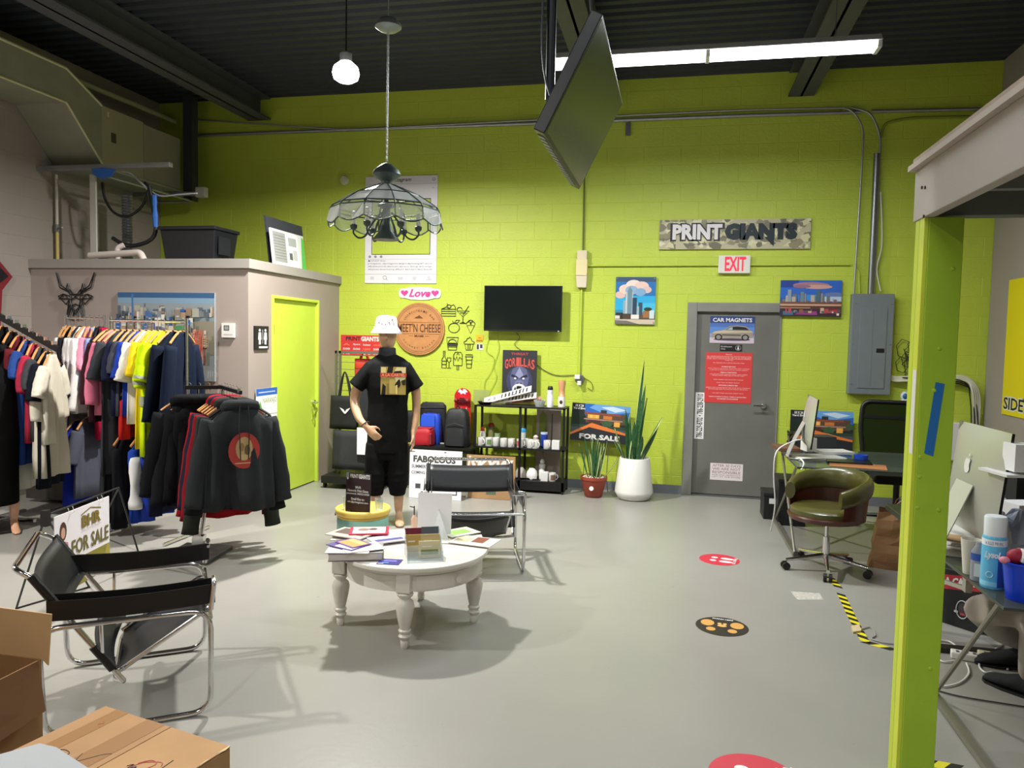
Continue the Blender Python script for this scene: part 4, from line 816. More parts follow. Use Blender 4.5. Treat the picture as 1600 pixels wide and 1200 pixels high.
# ================================================================== GARMENTS
WH = mat('c68f56', .45, noise=.1, nscale=30)
RN = random.Random(21)
def garment(name, label, P, d, color, L=.70, W=.46, sl=.55, T=.045, cat='shirt', group=None, hood=False, rough=.85, hem=1.0, lean=0.0, stripe=None, noise=.06, sw=.06, puff=1.0, trim=None):
    """P: top of the bar; d: unit direction of the shoulder line"""
    P = Vector(P); d = Vector((d[0], d[1], 0)).normalized(); nrm = V(-d.y, d.x, 0); sd = RN.random()*9
    t = thing(name, label, cat, P-V(0, 0, .13+L), group); m = mat(color, rough, noise=noise, nscale=9, bump=.25, bscale=22, spec=.15)
    hg = MB(); hg.tube(spline([P-V(0, 0, .135)-d*(W*.40)-V(0, 0, .055), P-V(0, 0, .12)-d*(W*.2), P-V(0, 0, .09), P-V(0, 0, .12)+d*(W*.2), P-V(0, 0, .135)+d*(W*.40)-V(0, 0, .055)], 3), .010, 6)
    h = hg.build('hanger', WH if RN.random() < .8 else BLKM, t, smooth=True)
    MB().tube([P-V(0, 0, .09), P-V(0, 0, .045)]+[P+d*(-.014*math.cos(a))+V(0, 0, .006+.016*math.sin(a)-.022*0) for a in [-PI/2+i*PI/5 for i in range(6)]], .0022, 5).build('hook', CHROME, h)
    N = 28; b = MB()
    def ringz(z, hw, th, k, cx=0.0):
        out = []
        for i in range(N):
            a = 2*PI*i/N; ca, sa = math.cos(a), math.sin(a)
            fold = 1+1.5*k*math.sin(3*a+sd+z*1.5)+1.3*k*math.sin(7*a+sd*2)
            out.append(P+d*(cx+hw*math.copysign(abs(ca)**.8, ca))+nrm*(th*math.copysign(abs(sa)**.7, sa)*fold+lean*(P.z-z)*0)+V(0, 0, z-P.z+(-.04*abs(ca)**2 if hw > W*.3 and z > P.z-.2 else 0)))
        return out
    z0 = P.z
    rows = [(z0-.095, .055, .03, 0), (z0-.12, .085, T*.8, 0), (z0-.145, W*.22, T, .05), (z0-.18, W*.35, T, .06), (z0-.235, W*.445, T*1.1, .08), (z0-.32, W*.45, T*1.15, .15), (z0-.13-L*.5, W*.45*hem, T*1.1, .35), (z0-.13-L*.8, W*.47*hem, T*1.15, .5), (z0-.13-L, W*.48*hem, T*1.1, .55)]
    bd = b.loft([ringz(*r) for r in rows]).build('body', m, t, smooth='all')
    for s in (-1, 1):
        if not sl: break
        S0 = P+d*s*W*.36-V(0, 0, .215); out_ = W*.5+.02+.04*sl
        end = P+d*s*out_-V(0, 0, .20+sl); mid = P+d*s*(W*.5+.0)-V(0, 0, .24+sl*.45)+nrm*.015*RN.uniform(-1, 1)
        path = spline([S0, mid, end+nrm*.02*RN.uniform(-1, 1)], 5); r0 = .085 if sl < .35 else .075; rings = []
        for i, p in enumerate(path):
            k = i/(len(path)-1); rr = r0*(1-k)+(r0*.95 if sl < .35 else sw)*k; fl = (.62 if k > .1 else .5)*puff
            tng = (path[min(i+1, len(path)-1)]-path[max(i-1, 0)]).normalized(); w_ = (d-tng*d.dot(tng)).normalized()
            rings.append([p+w_*rr*math.cos(2*PI*j/12)*(1+.06*math.sin(i*2+j))+nrm*rr*fl*math.sin(2*PI*j/12) for j in range(12)])
        MB().loft(rings).build('sleeve', m, t, smooth='all')
        if stripe:
            k0 = int(len(path)*.75); MB().loft([[q+(q-path[k])*.03 for q in rings[k]] for k in (k0, k0+1)], caps=False).build('reflective_stripe', mat(stripe, .4), t)
    if hood:
        c0 = P-V(0, 0, .10)
        hb = MB()
        for q in (-1, 1): pass
        hb.tube(spline([c0-d*.085-V(0, 0, .07)-nrm*.035, c0-d*.10-V(0, 0, .01)+nrm*.02, c0+V(0, 0, .0)+nrm*.055, c0+d*.10-V(0, 0, .01)+nrm*.02, c0+d*.085-V(0, 0, .07)-nrm*.035], 5), [.02]+[.038]*19+[.02], 8); hb.build('hood', m, t, smooth='all')
    if stripe: MB().loft([[P+(q-P)*1.0+(q-P-V(0, 0, (q-P).z))*.05 for q in ringz(z0-.13-L*k, W*.462*hem, T*1.15, .3)] for k in (.5, .58)], caps=False).build('reflective_stripe', mat(stripe, .4), t)
    if trim:
        MB().loft([[P+(q-P)+(q-P-V(0, 0, (q-P).z))*.03 for q in ringz(z, W*.36+.0, T*1.1, .05)] for z in (z0-.15, z0-.165)], caps=False).build('collar', mat(trim, .8), t)
    return t
def rackbar(name, label, parts, loc):
    t = thing(name, label, 'clothes rack', loc)
    for nm, pts, r in parts: MB().tube(pts, r, 8).build(nm, CHROME, t, smooth=True)
    return t
# rack one: tall waterfall arm at the picture's edge
RY = 5.5
A1 = onY(91, 546, RY); A0 = onY(-12, 488, RY)
t = thing('waterfall_rack', 'chrome rack with a black sloping waterfall arm of notched hooks', 'clothes rack', (A0.x, RY, 0))
MB().bar(A0, A1, .03, .05).build('sloping_arm', BLKM, t); MB().cyl((A0.x, RY, 0), (A0.x, RY, A0.z+.05), .016, n=10).build('post', CHROME, t, smooth=True)
MB().bar((A0.x-.3, RY, .03), (A0.x+.4, RY, .03), .03, .03).bar((A0.x, RY-.3, .03), (A0.x, RY+.3, .03), .03, .03).build('foot', CHROME, t)
for i in range(7): q = A0.lerp(A1, .25+.115*i); MB().bb(q+V(-.008, -.022, .02), q+V(.008, .022, .05)).build('hook_notch', CHROME, t)
G1 = 'clothes on the waterfall arm'
for k, nm, lb, c, L, sl, kw in ((.16, 'coat', 'long black coat nearest the wall on the sloping arm', '0d0d0f', .98, .6, {}), (.30, 'jacket', 'black jacket second from the post on the sloping arm', '121214', .9, .55, {}), (.42, 'shirt', 'dark red shirt between the black jacket and the blue shirt', '5c1a20', .85, .5, {}),
        (.53, 'long_shirt', 'blue long shirt with a hem hanging low on the sloping arm', '23407e', 1.02, .22, {}), (.63, 'polo_shirt', 'crimson shirt hanging beside the blue one on the sloping arm', 'a02840', .80, .30, {}), (.73, 'shirt', 'charcoal grey shirt behind the cream pullover', '3a3b40', .75, .25, {}),
        (.84, 'long_shirt', 'very dark navy long shirt beside the cream pullover', '0c101c', 1.12, .3, {}), (.90, 'shirt', 'cream short-sleeved shirt just behind the cream pullover', 'd8d2c0', .72, .25, {})):
    garment(nm, lb, A0.lerp(A1, k)+V(0, 0, .02), (-.42+RN.uniform(-.1, .1), 1), c, L, .42, sl, T=.03, cat='clothing', group=G1, **kw)
garment('pullover', 'cream pullover at the low end of the sloping arm', A1+V(-.10, 0, .02), (-.34, 1), 'cdc6b4', .98, .36, .42, T=.05, cat='clothing', group=G1, hem=1.08, sw=.07)
garment('long_dress', 'pale grey long garment hanging under the black jacket', A0.lerp(A1, .47)+V(0, .0, -.05), (0, 1), 'c9c9bc', 1.2, .36, 0, T=.02, cat='clothing', group=G1)
# rack two: straight bar behind
B0 = onY(103, 500, 6.12); B1 = onY(164, 497, 6.12); B0.z = B1.z = 1.815
t = rackbar('clothes_rack', 'chrome rack of white and black shirts standing under the antelope head', [('bar', [B0, B1], .011), ('post', [V(B1.x, B1.y, 0), B1+V(0, 0, .03)], .013), ('post', [V(B0.x, B0.y, 0), B0+V(0, 0, .03)], .013), ('foot', [V(B1.x, B1.y-.3, .015), V(B1.x, B1.y+.3, .015)], .014), ('foot', [V(B0.x, B0.y-.3, .015), V(B0.x, B0.y+.3, .015)], .014)], (B0.x, B0.y, 0))
G2 = 'shirts on the rack under the antelope head'
for k, lb, c, L, sl in ((.02, 'white long-sleeved shirt at the wall end of the back rack', 'cfccc8', .74, .55), (.12, 'thin black shirt between white ones on the back rack', '1a1a1e', .72, .5), (.24, 'white collared shirt second among the white ones on the back rack', 'd9d6d2', .74, .56), (.36, 'bright white shirt in the middle of the back rack', 'e2dfdc', .76, .6), (.50, 'white shirt with the longest sleeve on the back rack', 'e4dfdc', .76, .66),
        (.62, 'pink shirt peeking between the white and light blue shirts', 'd98aa0', .6, .3), (.74, 'light blue shirt on the back rack', '8fa4da', .62, .4), (.86, 'black jacket with a crimson lining on the back rack', '191a1d', .68, .5), (.97, 'crimson long garment at the post end of the back rack', 'a8163c', 1.0, 0)):
    garment('shirt', lb, B0.lerp(B1, k)+V(0, 0, .012), (-.45+RN.uniform(-.1, .1), 1), c, L, .52 if 'white' in lb and 'pink' not in lb else .38, sl, T=.028, cat='clothing', group=G2, trim='a8163c' if 'lining' in lb else None)
# rack three: bright shirts
C0 = onY(172, 503, 5.5); C1 = onY(291, 500, 5.5); C0.z = C1.z = 1.79
t = rackbar('clothes_rack', 'chrome double rack of bright shirts before the city picture', [('bar', [C0, C1], .012), ('bar', [C0+V(0, 0, -.85), C1+V(-.05, 0, -.85)], .012), ('post', [V(C1.x, C1.y, 0), C1+V(0, 0, .03)], .014), ('post', [V(C0.x, C0.y, 0), C0+V(0, 0, .03)], .014), ('foot', [V(C1.x, C1.y-.3, .015), V(C1.x, C1.y+.3, .015)], .014), ('foot', [V(C0.x, C0.y-.3, .015), V(C0.x, C0.y+.3, .015)], .014)], (C0.x, C0.y, 0))
G3 = 'shirts on the bright rack before the city picture'
for i, (k, lb, c, L, sl, kw) in enumerate(((.0, 'maroon and black long shirt at the wall end of the bright rack', '32131a', .72, .5, {}), (.07, 'pink shirt near the wall end of the bright rack', 'd0708a', .66, .5, {}), (.15, 'charcoal shirt beside the pink one on the bright rack', '34363b', 1.15, .3, {}), (.23, 'dark navy shirt beside the charcoal one on the bright rack', '171c33', .66, .30, {}),
        (.31, 'slate grey shirt between navy and royal blue on the bright rack', '3c3e4a', .66, .25, {}), (.40, 'royal blue shirt on the bright rack', '1d3a9c', .66, .28, {}), (.49, 'white shirt left of the yellow one on the bright rack', 'e4e0d4', .72, .3, {}), (.56, 'golden yellow shirt on the bright rack', 'e6c81c', .92, .26, {}), (.64, 'neon yellow safety shirt with grey reflective bands', 'c9e40c', .98, .35, {'stripe': '9aa090'}),
        (.73, 'second neon yellow safety shirt beside the navy jacket', 'bcd80c', .70, .3, {'stripe': '9aa090'}), (.84, 'dark navy jacket beside the neon shirt', '0c1526', .88, .62, {}), (.95, 'dark navy jacket at the front end of the bright rack', '0e182c', .86, .68, {}))):
    garment('shirt', lb, C0.lerp(C1, k)+V(0, 0, .012), (RN.uniform(-.12, .12), 1), c, L, .46, sl, T=.030, cat='clothing', group=G3, **kw)
G3b = 'clothes on the lower bar of the bright rack'
for k, lb, c, L, hem in ((.10, 'long dark grey garment on the lower bar', '232428', .72, 1.1), (.22, 'black trousers on the lower bar beside the dark grey garment', '15161a', .75, 1.0), (.35, 'bright red shirt', 'b3201c', .42, 1.0), (.46, 'deep blue garment under the white shirt', '1c3f9e', .70, .8), (.60, 'royal blue garment low on the bright rack', '24399a', .66, .9), (.72, 'dark navy garment low on the bright rack', '10142a', .62, 1.0), (.84, 'black garment under the navy jackets', '0d0e12', .5, 1.15)):
    up = .42 if 'red' in lb else 0
    garment('trousers' if 'trouser' in lb else 'shirt', lb if 'red' not in lb else 'bright red shirt hanging between the upper and lower clothes', C0.lerp(C1, k)+V(0, -.02 if up else 0, -.85+up+.012), (RN.uniform(-.1, .1), 1), c, L, .42, 0, T=.035, cat='clothing', group=G3b, hem=hem)
q = onY(212, 795, 5.3); tag(MB().loft([MB().ring(q+V(0, 0, z), V(r1, 0, 0), V(0, .05, 0), 12) for z, r1 in ((0, .055), (.05, .06), (.12, .03), (.2, .025), (.3, .05), (.38, .045), (.42, .02))]).build('white_cloth', mat('dcdcda', .8), smooth='all'), 'white cloth bag hanging low beside the blue garments', 'cloth')
q = onY(225, 785, 5.45); tag(MB().ell(q+V(0, 0, .05), (.07, .06, .05)).build('green_cloth', mat('1d6b58', .8), smooth='all'), 'teal cloth lying at the foot of the bright rack', 'cloth')
b = onY(150, 690, 6.2)
garment('shirt', 'royal blue and white shirt hanging low under the back rack', V(b.x-.05, 6.05, .95), (.1, 1), '1d2c9a', .74, .40, 0, T=.03, cat='clothing'); garment('shirt', 'slate grey shirt hanging low under the back rack', V(b.x+.05, 6.05, .98), (-.1, 1), '4a4c58', .7, .40, .3, T=.03, cat='clothing')
cb0 = onY(92, 655, 6.3); cb1 = onY(168, 655, 6.3)
t = thing('dark_console', 'dark low console against the partition behind the racks', 'cabinet', ((cb0.x+cb1.x)/2, 6.38, 0))
MB().bb((cb0.x-.3, 6.2, .04), (cb1.x+.05, 6.56, .86)).build('body', mat('3a3530', .5, noise=.1), t); MB().bb((cb0.x-.33, 6.18, .86), (cb1.x+.08, 6.58, .90)).build('top', mat('2c2824', .5), t)
# rack four: hoodies
D0 = V(-3.50, 5.36, 1.275); D1 = V(-3.09, 4.95, 1.275); dd = (D1-D0).normalized(); pe = V(-dd.y, dd.x, 0)
t = thing('hoodie_rack', 'chrome hoodie rack on a square grey base plate', 'clothes rack', (D0.x, D0.y, 0))
MB().bar(D0-dd*.1, D1+dd*.03, .02, .028).build('bar', BLKM, t); bp = onZ(310, 870)
MB().bar(D0, (-3.72, 5.19, 1.275), .02, .028).build('side_arm', BLKM, t); MB().cyl((bp.x-.04, bp.y+.07, .03), (D0.x, D0.y, 1.26), .017, n=10).build('post', CHROME, t, smooth=True)
MB().prism([onZ(250, 876), onZ(322, 884), onZ(364, 858), onZ(292, 853)], (0, 0, .03)).build('base_plate', mat('55565a', .35, .6), t, bevel=.003)
MB().prism([bp+V(-.07, .02, .03), bp+V(.02, .03, .03), bp+V(.0, .1, .03), bp+V(-.08, .1, .03)], (0, 0, .12)).build('post_sleeve', CHROME, t)
MB().bb(D1+V(-.012, -.012, -.0), D1+V(.012, .012, .03)).build('end_stop', CHROME, t)
G4 = 'hoodies on the low rack'
for k, nm, lb, c, L, sl, kw in ((-3, 'hoodie', 'black hoodie farthest back on the low rack', '101114', .66, .66, {}), (-2, 'hoodie', 'second black hoodie on the low rack, hanging longest', '131418', .80, .72, {}), (-1, 'hoodie', 'black hoodie with a zip next to the red one', '0e0f11', .72, .7, {}), (.12, 'hoodie', 'deep red hoodie', '97141e', .90, .8, {}), (.27, 'sweater', 'dark navy sweater', '1b2030', .76, .74, {}),
        (.43, 'hoodie', 'maroon hoodie showing at the hem', '7a1220', .82, .8, {}), (.60, 'hoodie', 'dark olive hoodie with one long sleeve', '2b2f27', .78, .88, {}), (.80, 'hoodie', 'plain black hoodie right behind the printed one', '141618', .70, .72, {})):
    if 'deep red' in lb: lb = 'deep red hoodie with striped cuffs between the black ones'
    if 'navy' in lb: lb = 'dark navy sweater between the red and maroon hoodies'
    garment(nm, lb, (D0.lerp(D1, k) if k > -.5 else V(-3.70, 5.20, 1.275).lerp(D0, .05+.27*(k+3)))+V(0, 0, .016), (-pe.x+RN.uniform(-.1, .1), -pe.y+RN.uniform(-.1, .1)), c, L, .50, sl, T=.04, cat='clothing', group=G4, hood=True)
hd = garment('hoodie', 'charcoal hoodie with a round red print at the front of the low rack', D1+V(0, 0, .016), (-pe.x, -pe.y), '2a2d2f', .74, .54, .64, T=.07, cat='clothing', group=G4, hood=True, sw=.07)
fn = dd if dd.dot(V(.5, -.8, 0)) > 0 else -dd
fr2 = Fr(D1+fn*.128-V(0, 0, .54)+pe*.11, -pe, (0, 0, 1), .22, .26)
if fr2.N.dot(fn) < 0: fr2 = Fr(D1+fn*.128-V(0, 0, .54)-pe*.11, pe, (0, 0, 1), .22, .26)
art(fr2, [('a8322c', cir(.5, .5, .5, .5, 24)), ('b89a68', cir(.5, .55, .27, .33, 20)), ('8a7048', cir(.42, .6, .08, .12)), ('6d5a38', cir(.6, .5, .09, .16)), ('c9ad78', cir(.5, .32, .15, .08)), ('c8a070', rc(.2, .14, .8, .17))], hd, .0, 'print')
for s_ in (-.03, .03): MB().tube([fr2.p(.5, 1.75, .0)+fr2.U*s_, fr2.p(.5, 1.2, .006)+fr2.U*s_*1.2, fr2.p(.5, .25, .012)+fr2.U*s_*.9], .004, 5).build('drawstring', mat('1c1d1e', .8), hd)
# ================================================================== YARD SIGN FRAME
TR = onZ(170.4, 775, .64); TL = onZ(84.7, 808.5, .64); uu = (TR-TL).normalized(); ww = (TR-TL).length
f = Fr(TL-V(0, 0, .47), uu, (0, 0, 1), ww, .47); 
t = thing('for_sale_sign', 'white and gold FOR SALE yard sign in a black wire frame', 'sign', f.p(.5, 0))
MB().prism([f.p(0, 0, -.004), f.p(1, 0, -.004), f.p(1, 1, -.004), f.p(0, 1, -.004)], f.N*.004).build('board', S('e6e0e2'), t)
art(f, [('8a8030', rc(0, 0, 1, .36)), ('a39a48', [(.8, 0), (1, 0), (1, .36), (.95, .36)]), ('4a2c24', cir(.14, .78, .06, .12)), ('c89a80', cir(.14, .76, .035, .07)), ('b07880', [(.05, .4), (.24, .4), (.22, .62), (.14, .66), (.06, .6)]), ('e6e0e2', [(.11, .4), (.17, .4), (.16, .6), (.12, .6)]),
    ('7d6a2a', [(.45, .90), (.63, .955), (.83, .90), (.83, .885), (.63, .94), (.45, .885)])], t, 0)
text('BHR', f, (.46, .72, .82, .88), S('7d6a2a'), t, .0035, bold=.05); text('REAL ESTATE GROUP', f, (.46, .68, .82, .70), S('b4a8a8'), t, .0035)
text('FOR SALE', f, (.28, .42, .97, .62), S('6d642e'), t, .0035, bold=.02); text('NALDO', f, (.4, .28, .62, .33), S('4e4818'), t, .0035); text('7.3650', f, (.42, .19, .66, .25), S('4e4818'), t, .0035)
text('homes.com', f, (.5, .10, .84, .15), S('4e4818'), t, .0035); text('BHR.COM', f, (.55, .015, .97, .075), WHITE, t, .0035, bold=.02)
b0 = TL-uu*.08+V(0, 0, .03); b1 = TR+uu*.12+V(0, 0, .03)
for nm, a_, c_ in (('top_bar', b0, b1), ('leg', b0, onZ(25, 952)), ('leg', b1, onZ(222, 882)), ('leg', b0, onZ(140, 918)), ('leg', b1, onZ(150, 835))): MB().cyl(a_, c_, .006, n=8).build(nm, BLACK, t)
MB().cyl(onZ(25, 952)+V(0, 0, .005), onZ(140, 918)+V(0, 0, .005), .006, n=8).build('foot_bar', BLACK, t)
MB().bb(b0+V(-.018, -.018, -.06), b0+V(.018, .018, .03)).build('corner_joint', BLACK, t)
for u in (.28, .82): MB().tube([f.p(u, .97, .004), f.p(u, .99, .02), f.p(u+.01, 1.06, .004), f.p(u, 1.04, -.02), f.p(u, .97, -.006)], .002, 5).build('zip_tie', WHITE, t)
q0 = onY(107, 788, 4.9); q1 = onY(135, 768, 5.1)
# ================================================================== PEOPLE SHAPES
def body(name, mb, m, parent, vox=.009):
    o = mb.build(name, m, parent, smooth='all'); r = o.modifiers.new('remesh', 'REMESH'); r.mode = 'VOXEL'; r.voxel_size = vox; r.use_smooth_shade = True
    s_ = o.modifiers.new('smooth', 'SMOOTH'); s_.iterations = 4; s_.factor = .5
    return o
def limb(mb, pts, rs, n=14): return mb.tube(spline(pts, 5), [rs[min(len(rs)-2, int(i/5))]*(1-(i % 5)/5)+rs[min(len(rs)-1, int(i/5)+1)]*((i % 5)/5) for i in range(5*(len(pts)-1))]+[rs[-1]], n)
def hand(mb, W_, dr, across, palm, s=1.0, curl=.5):
    """wrist point, direction of the hand, direction across the knuckles (towards the thumb), palm normal"""
    W_ = Vector(W_); dr = Vector(dr).normalized(); across = Vector(across); across = (across-dr*across.dot(dr)).normalized(); palm = dr.cross(across) if dr.cross(across).dot(Vector(palm)) > 0 else -dr.cross(across)
    mb.loft([mb.ring(W_+dr*l*s+palm*.0, across*a_*s, palm*b_*s, 12) for l, a_, b_ in ((-.02, .027, .02), (.02, .03, .017), (.06, .040, .016), (.095, .040, .014), (.105, .032, .010))])
    for k, (off, L) in enumerate(((.030, .068), (.011, .078), (-.009, .072), (-.028, .056))):
        p = W_+dr*.088*s+across*off*s; d_ = (dr+across*off*2).normalized(); pts = [p]; 
        for j, fr3 in enumerate((.4, .33, .27)):
            an = curl*(.35+.35*j)+.06*k; dj = (d_*math.cos(an)+palm*math.sin(an)).normalized(); p = p+dj*L*fr3*s; pts.append(p)
        mb.tube(pts, [.0095*s, .009*s, .008*s, .006*s], 8)
    p = W_+dr*.03*s+across*.028*s
    mb.tube([p, p+(dr*.6+across*.7).normalized()*.035*s+palm*.006, p+(dr*.8+across*.55+palm*.3).normalized()*.065*s, p+(dr*.95+across*.35+palm*.4).normalized()*.088*s], [.014*s, .0115*s, .010*s, .007*s], 8)
# ---- male shop mannequin, facing the room
MO = V(-2.50, 6.42, 0); fw_ = V(.33, -.944, 0).normalized(); rt_ = V(.944, .33, 0).normalized()
def mp(a, b_, z): return MO+rt_*a+fw_*b_+V(0, 0, z)   # a: to the right in view, b: toward the viewer
mq = thing('male_mannequin', 'male shop mannequin in black clothes and a white bucket hat', 'mannequin', MO)
bm = MB()
bm.ell(mp(-.03, .0, 1.70), (.078, .095, .115), 20, 14)
bm.lathe([(.062, 0), (.055, .06), (.06, .12)], mp(-.03, -.01, 1.50), 16)
bm.tube([mp(-.035, .09, 1.72), mp(-.035, .11, 1.685), mp(-.035, .09, 1.675)], [.010, .014, .010], 8)
def rg(z, a, wa, wb, b_=0, n=20): return [mp(a+wa*math.cos(2*PI*i/n), b_+wb*math.sin(2*PI*i/n), z) for i in range(n)]
bm.loft([rg(.78, -.02, .16, .10), rg(.95, -.02, .165, .115), rg(1.12, -.02, .14, .10), rg(1.32, -.02, .18, .12), rg(1.45, -.02, .19, .10), rg(1.52, -.02, .10, .07), rg(1.56, -.03, .055, .055)])
# right arm of the figure (on the left in view) bent forward over the hip
limb(bm, [mp(-.16, 0, 1.40), mp(-.275, .0, 1.28), mp(-.315, .01, 1.12), mp(-.27, .10, .98), mp(-.205, .16, .915)], [.048, .048, .042, .036, .026])
hand(bm, mp(-.20, .165, .905), rt_*.75+fw_*.15-V(0, 0, .75), V(0, 0, 1)*.6+rt_*.7, -fw_, 1.05, .45)
limb(bm, [mp(.13, 0, 1.40), mp(.215, -.02, 1.27), mp(.235, -.02, 1.10), mp(.225, .02, .92), mp(.21, .04, .84)], [.048, .047, .040, .034, .025])
hand(bm, mp(.21, .045, .83), V(0, 0, -1)+fw_*.12, fw_, -rt_, 1.05, .4)
# legs
limb(bm, [mp(.065, 0, .80), mp(.075, .01, .50), mp(.085, -.01, .30), mp(.085, -.035, .10)], [.085, .062, .052, .034])
limb(bm, [mp(-.11, 0, .80), mp(-.12, .03, .50), mp(-.12, .01, .30), mp(-.12, -.03, .10)], [.085, .062, .052, .034])
for a in (.085, -.12):
    s_ = 1 if a > 0 else -1
    bm.loft([rg2 for rg2 in [[mp(a+s_*.02*l*4+w_*math.cos(2*PI*i/12), -.075+l, .0+h_/2+h_/2*math.sin(2*PI*i/12)) for i in range(12)] for l, w_, h_ in ((0, .02, .05), (.03, .032, .09), (.07, .036, .12), (.13, .040, .07), (.19, .045, .045), (.235, .035, .03), (.25, .015, .015))]])
body('figure', bm, SKIN, mq, .010)
CB = mat('060709', .8, spec=.2, noise=.15, nscale=10, bump=.25, bscale=14); CP = mat('050608', .85, spec=.2, bump=.25, bscale=18)
sh = MB()
sh.loft([rg(.66, -.02, .182, .125, .01, 28), rg(.82, -.02, .18, .128, .01, 28), rg(.95, -.02, .186, .135, 0, 28), rg(1.10, -.02, .176, .128, 0, 28), rg(1.25, -.02, .19, .135, 0, 28), rg(1.38, -.02, .205, .125, 0, 28), rg(1.46, -.02, .20, .105, 0, 28), rg(1.51, -.02, .14, .085, 0, 28), rg(1.545, -.03, .078, .07, 0, 28)])
for s_, e in ((-1, mp(-.305, .0, 1.245)), (1, mp(.235, -.02, 1.24))):
    st = mp(s_*.135-.02, 0, 1.44); ax = (e-st).normalized(); u_ = (fw_-ax*fw_.dot(ax)).normalized(); w_ = ax.cross(u_)
    sh.loft([sh.ring(st.lerp(e, k), u_*r_, w_*r_*.9, 18) for k, r_ in ((0, .076), (.35, .080), (.7, .080), (1, .086))])
body('t_shirt', sh, CB, mq, .010)
tr = MB(); tr.loft([rg(.60, -.02, .185, .115, .0, 24), rg(.72, -.02, .185, .12, 0, 24), rg(.86, -.02, .182, .125, 0, 24), rg(.92, -.02, .17, .12, 0, 24)])
for a, zb in ((.075, .30), (-.125, .30)):
    rr_ = []
    for z, r_ in ((.74, .088), (.62, .098), (.55, .098), (.50, .098), (.47, .104), (.44, .096), (.41, .102), (.38, .092), (.355, .096), (.33, .082), (.30, .076), (.265, .070)): rr_.append([mp(a+r_*math.cos(2*PI*i/18), .01+r_*1.1*math.sin(2*PI*i/18), z) for i in range(18)])
    tr.loft(rr_)
body('trousers', tr, CP, mq, .011)
MB().lathe([(.075, 1.475), (.085, 1.50), (.082, 1.53), (.078, 1.56), (.074, 1.60), (.060, 1.605)], (mp(-.03, -.005, 0).x, mp(-.03, -.005, 0).y, 0), 22).build('neck_gaiter', mat('23262c', .8, noise=.4, nscale=60), mq, smooth='all')
h0 = mp(-.04, .0, 0)
ht = MB().lathe([(.098, 1.775), (.138, 1.728), (.140, 1.733), (.106, 1.785), (.101, 1.80), (.093, 1.855), (.080, 1.880), (.05, 1.89), (.004, 1.892)], (h0.x, h0.y, 0), 28).build('bucket_hat', mat('e8e2e6', .8, bump=.2), mq, smooth='all')
r_ = random.Random(4)
for i in range(7):
    a = -2.6+i*.33; z = 1.81+.05*r_.random(); p = V(h0.x+.094*math.cos(a), h0.y+.094*math.sin(a), z); MB().ell(p, (.010, .010, .008), 8, 5).build('pink_mark', mat('d890a8', .7), ht)
MB().tube([mp(-.205+.032*math.cos(k), .155+.03*math.sin(k)*.7, .925+.018*math.cos(k)+.02*math.sin(k)) for k in [i*PI/8 for i in range(16)]], .006, 6, closed=True).build('bracelet', BLACK, mq)
f = Fr(mp(-.085, .140, 1.185), rt_, (0, 0, 1), .23, .26)
it = [('a8934a', rc(.02, .02, .98, .97)), ('d8c888', rc(.03, .6, .22, .95)), ('15140f', [(.25, .75), (.3, .97), (.5, .97), (.45, .7)]), ('d9cc9a', [(.5, .75), (.62, .95), (.97, .95), (.95, .5), (.6, .45)]), ('17150f', [(.42, .66), (.55, .82), (.8, .84), (.92, .62), (.76, .72), (.6, .72)]),
      ('b9a45a', rc(.35, .05, .6, .55)), ('17150f', [(.55, .35), (.68, .52), (.75, .55), (.78, .35), (.7, .25)]), ('2a2618', [(.8, .5), (.97, .55), (.97, .35), (.85, .35)]), ('0f100f', [(.05, .02), (.2, .02), (.22, .3), (.1, .4)]), ('e2cc80', rc(.6, .04, .66, .35)), ('8a7434', rc(.25, .05, .34, .4)), ('b8402c', rc(.0, .62, 1, .76))]
pr = art(f, it, mq, .0, 'print'); text('A LA CARTEL', f, (.05, .64, .95, .745), S('e89a70'), mq, .004, bold=.03, name='shirt_lettering')
# ---- female mannequin cut by the frame's edge
FO = onZ(30, 833)+V(-.06, .02, 0); ff = V(.80, -.60, 0).normalized(); fr_t = V(.60, .80, 0).normalized()
def fp(a, b_, z): return FO+fr_t*a+ff*b_+V(0, 0, z)
fm_ = thing('female_mannequin', 'female mannequin in a long black dress with one pale bare foot showing', 'mannequin', FO)
b = MB()
b.ell(fp(-.20, -.1, 1.58), (.075, .085, .11), 18, 12); b.lathe([(.05, 0), (.045, .12)], fp(-.20, -.1, 1.38), 14)
def rgf(z, wa, wb, n=20): return [fp(-.20+wa*math.cos(2*PI*i/n), -.1+wb*math.sin(2*PI*i/n), z) for i in range(n)]
b.loft([rgf(.75, .15, .10), rgf(.90, .15, .11), rgf(1.05, .11, .085), rgf(1.25, .14, .11), rgf(1.34, .16, .08), rgf(1.42, .06, .05)])
for s_ in (-1, 1):
    limb(b, [fp(-.20+s_*.07, -.1, .78), fp(-.20+s_*.1, -.06, .48), fp(-.1+s_*.10, -.08, .28), fp(-.1+s_*.1, -.06, .09)], [.08, .058, .046, .028])
    b.loft([[fp(-.1+s_*.1+w_*math.cos(2*PI*i/12), -.10+l, z0+h_/2+h_/2*math.sin(2*PI*i/12)) for i in range(12)] for l, w_, h_, z0 in ((0, .02, .07, .03), (.03, .028, .11, .02), (.07, .03, .10, .01), (.13, .034, .05, .0), (.18, .036, .03, 0), (.22, .02, .02, 0))])
    limb(b, [fp(-.20+s_*.14, -.1, 1.32), fp(-.20+s_*.18, -.1, 1.1), fp(-.20+s_*.18, -.1, .9), fp(-.20+s_*.17, -.09, .78)], [.045, .036, .03, .022])
    hand(b, fp(-.20+s_*.17, -.09, .77), V(0, 0, -1), ff, fr_t*(-s_), .9, .4)
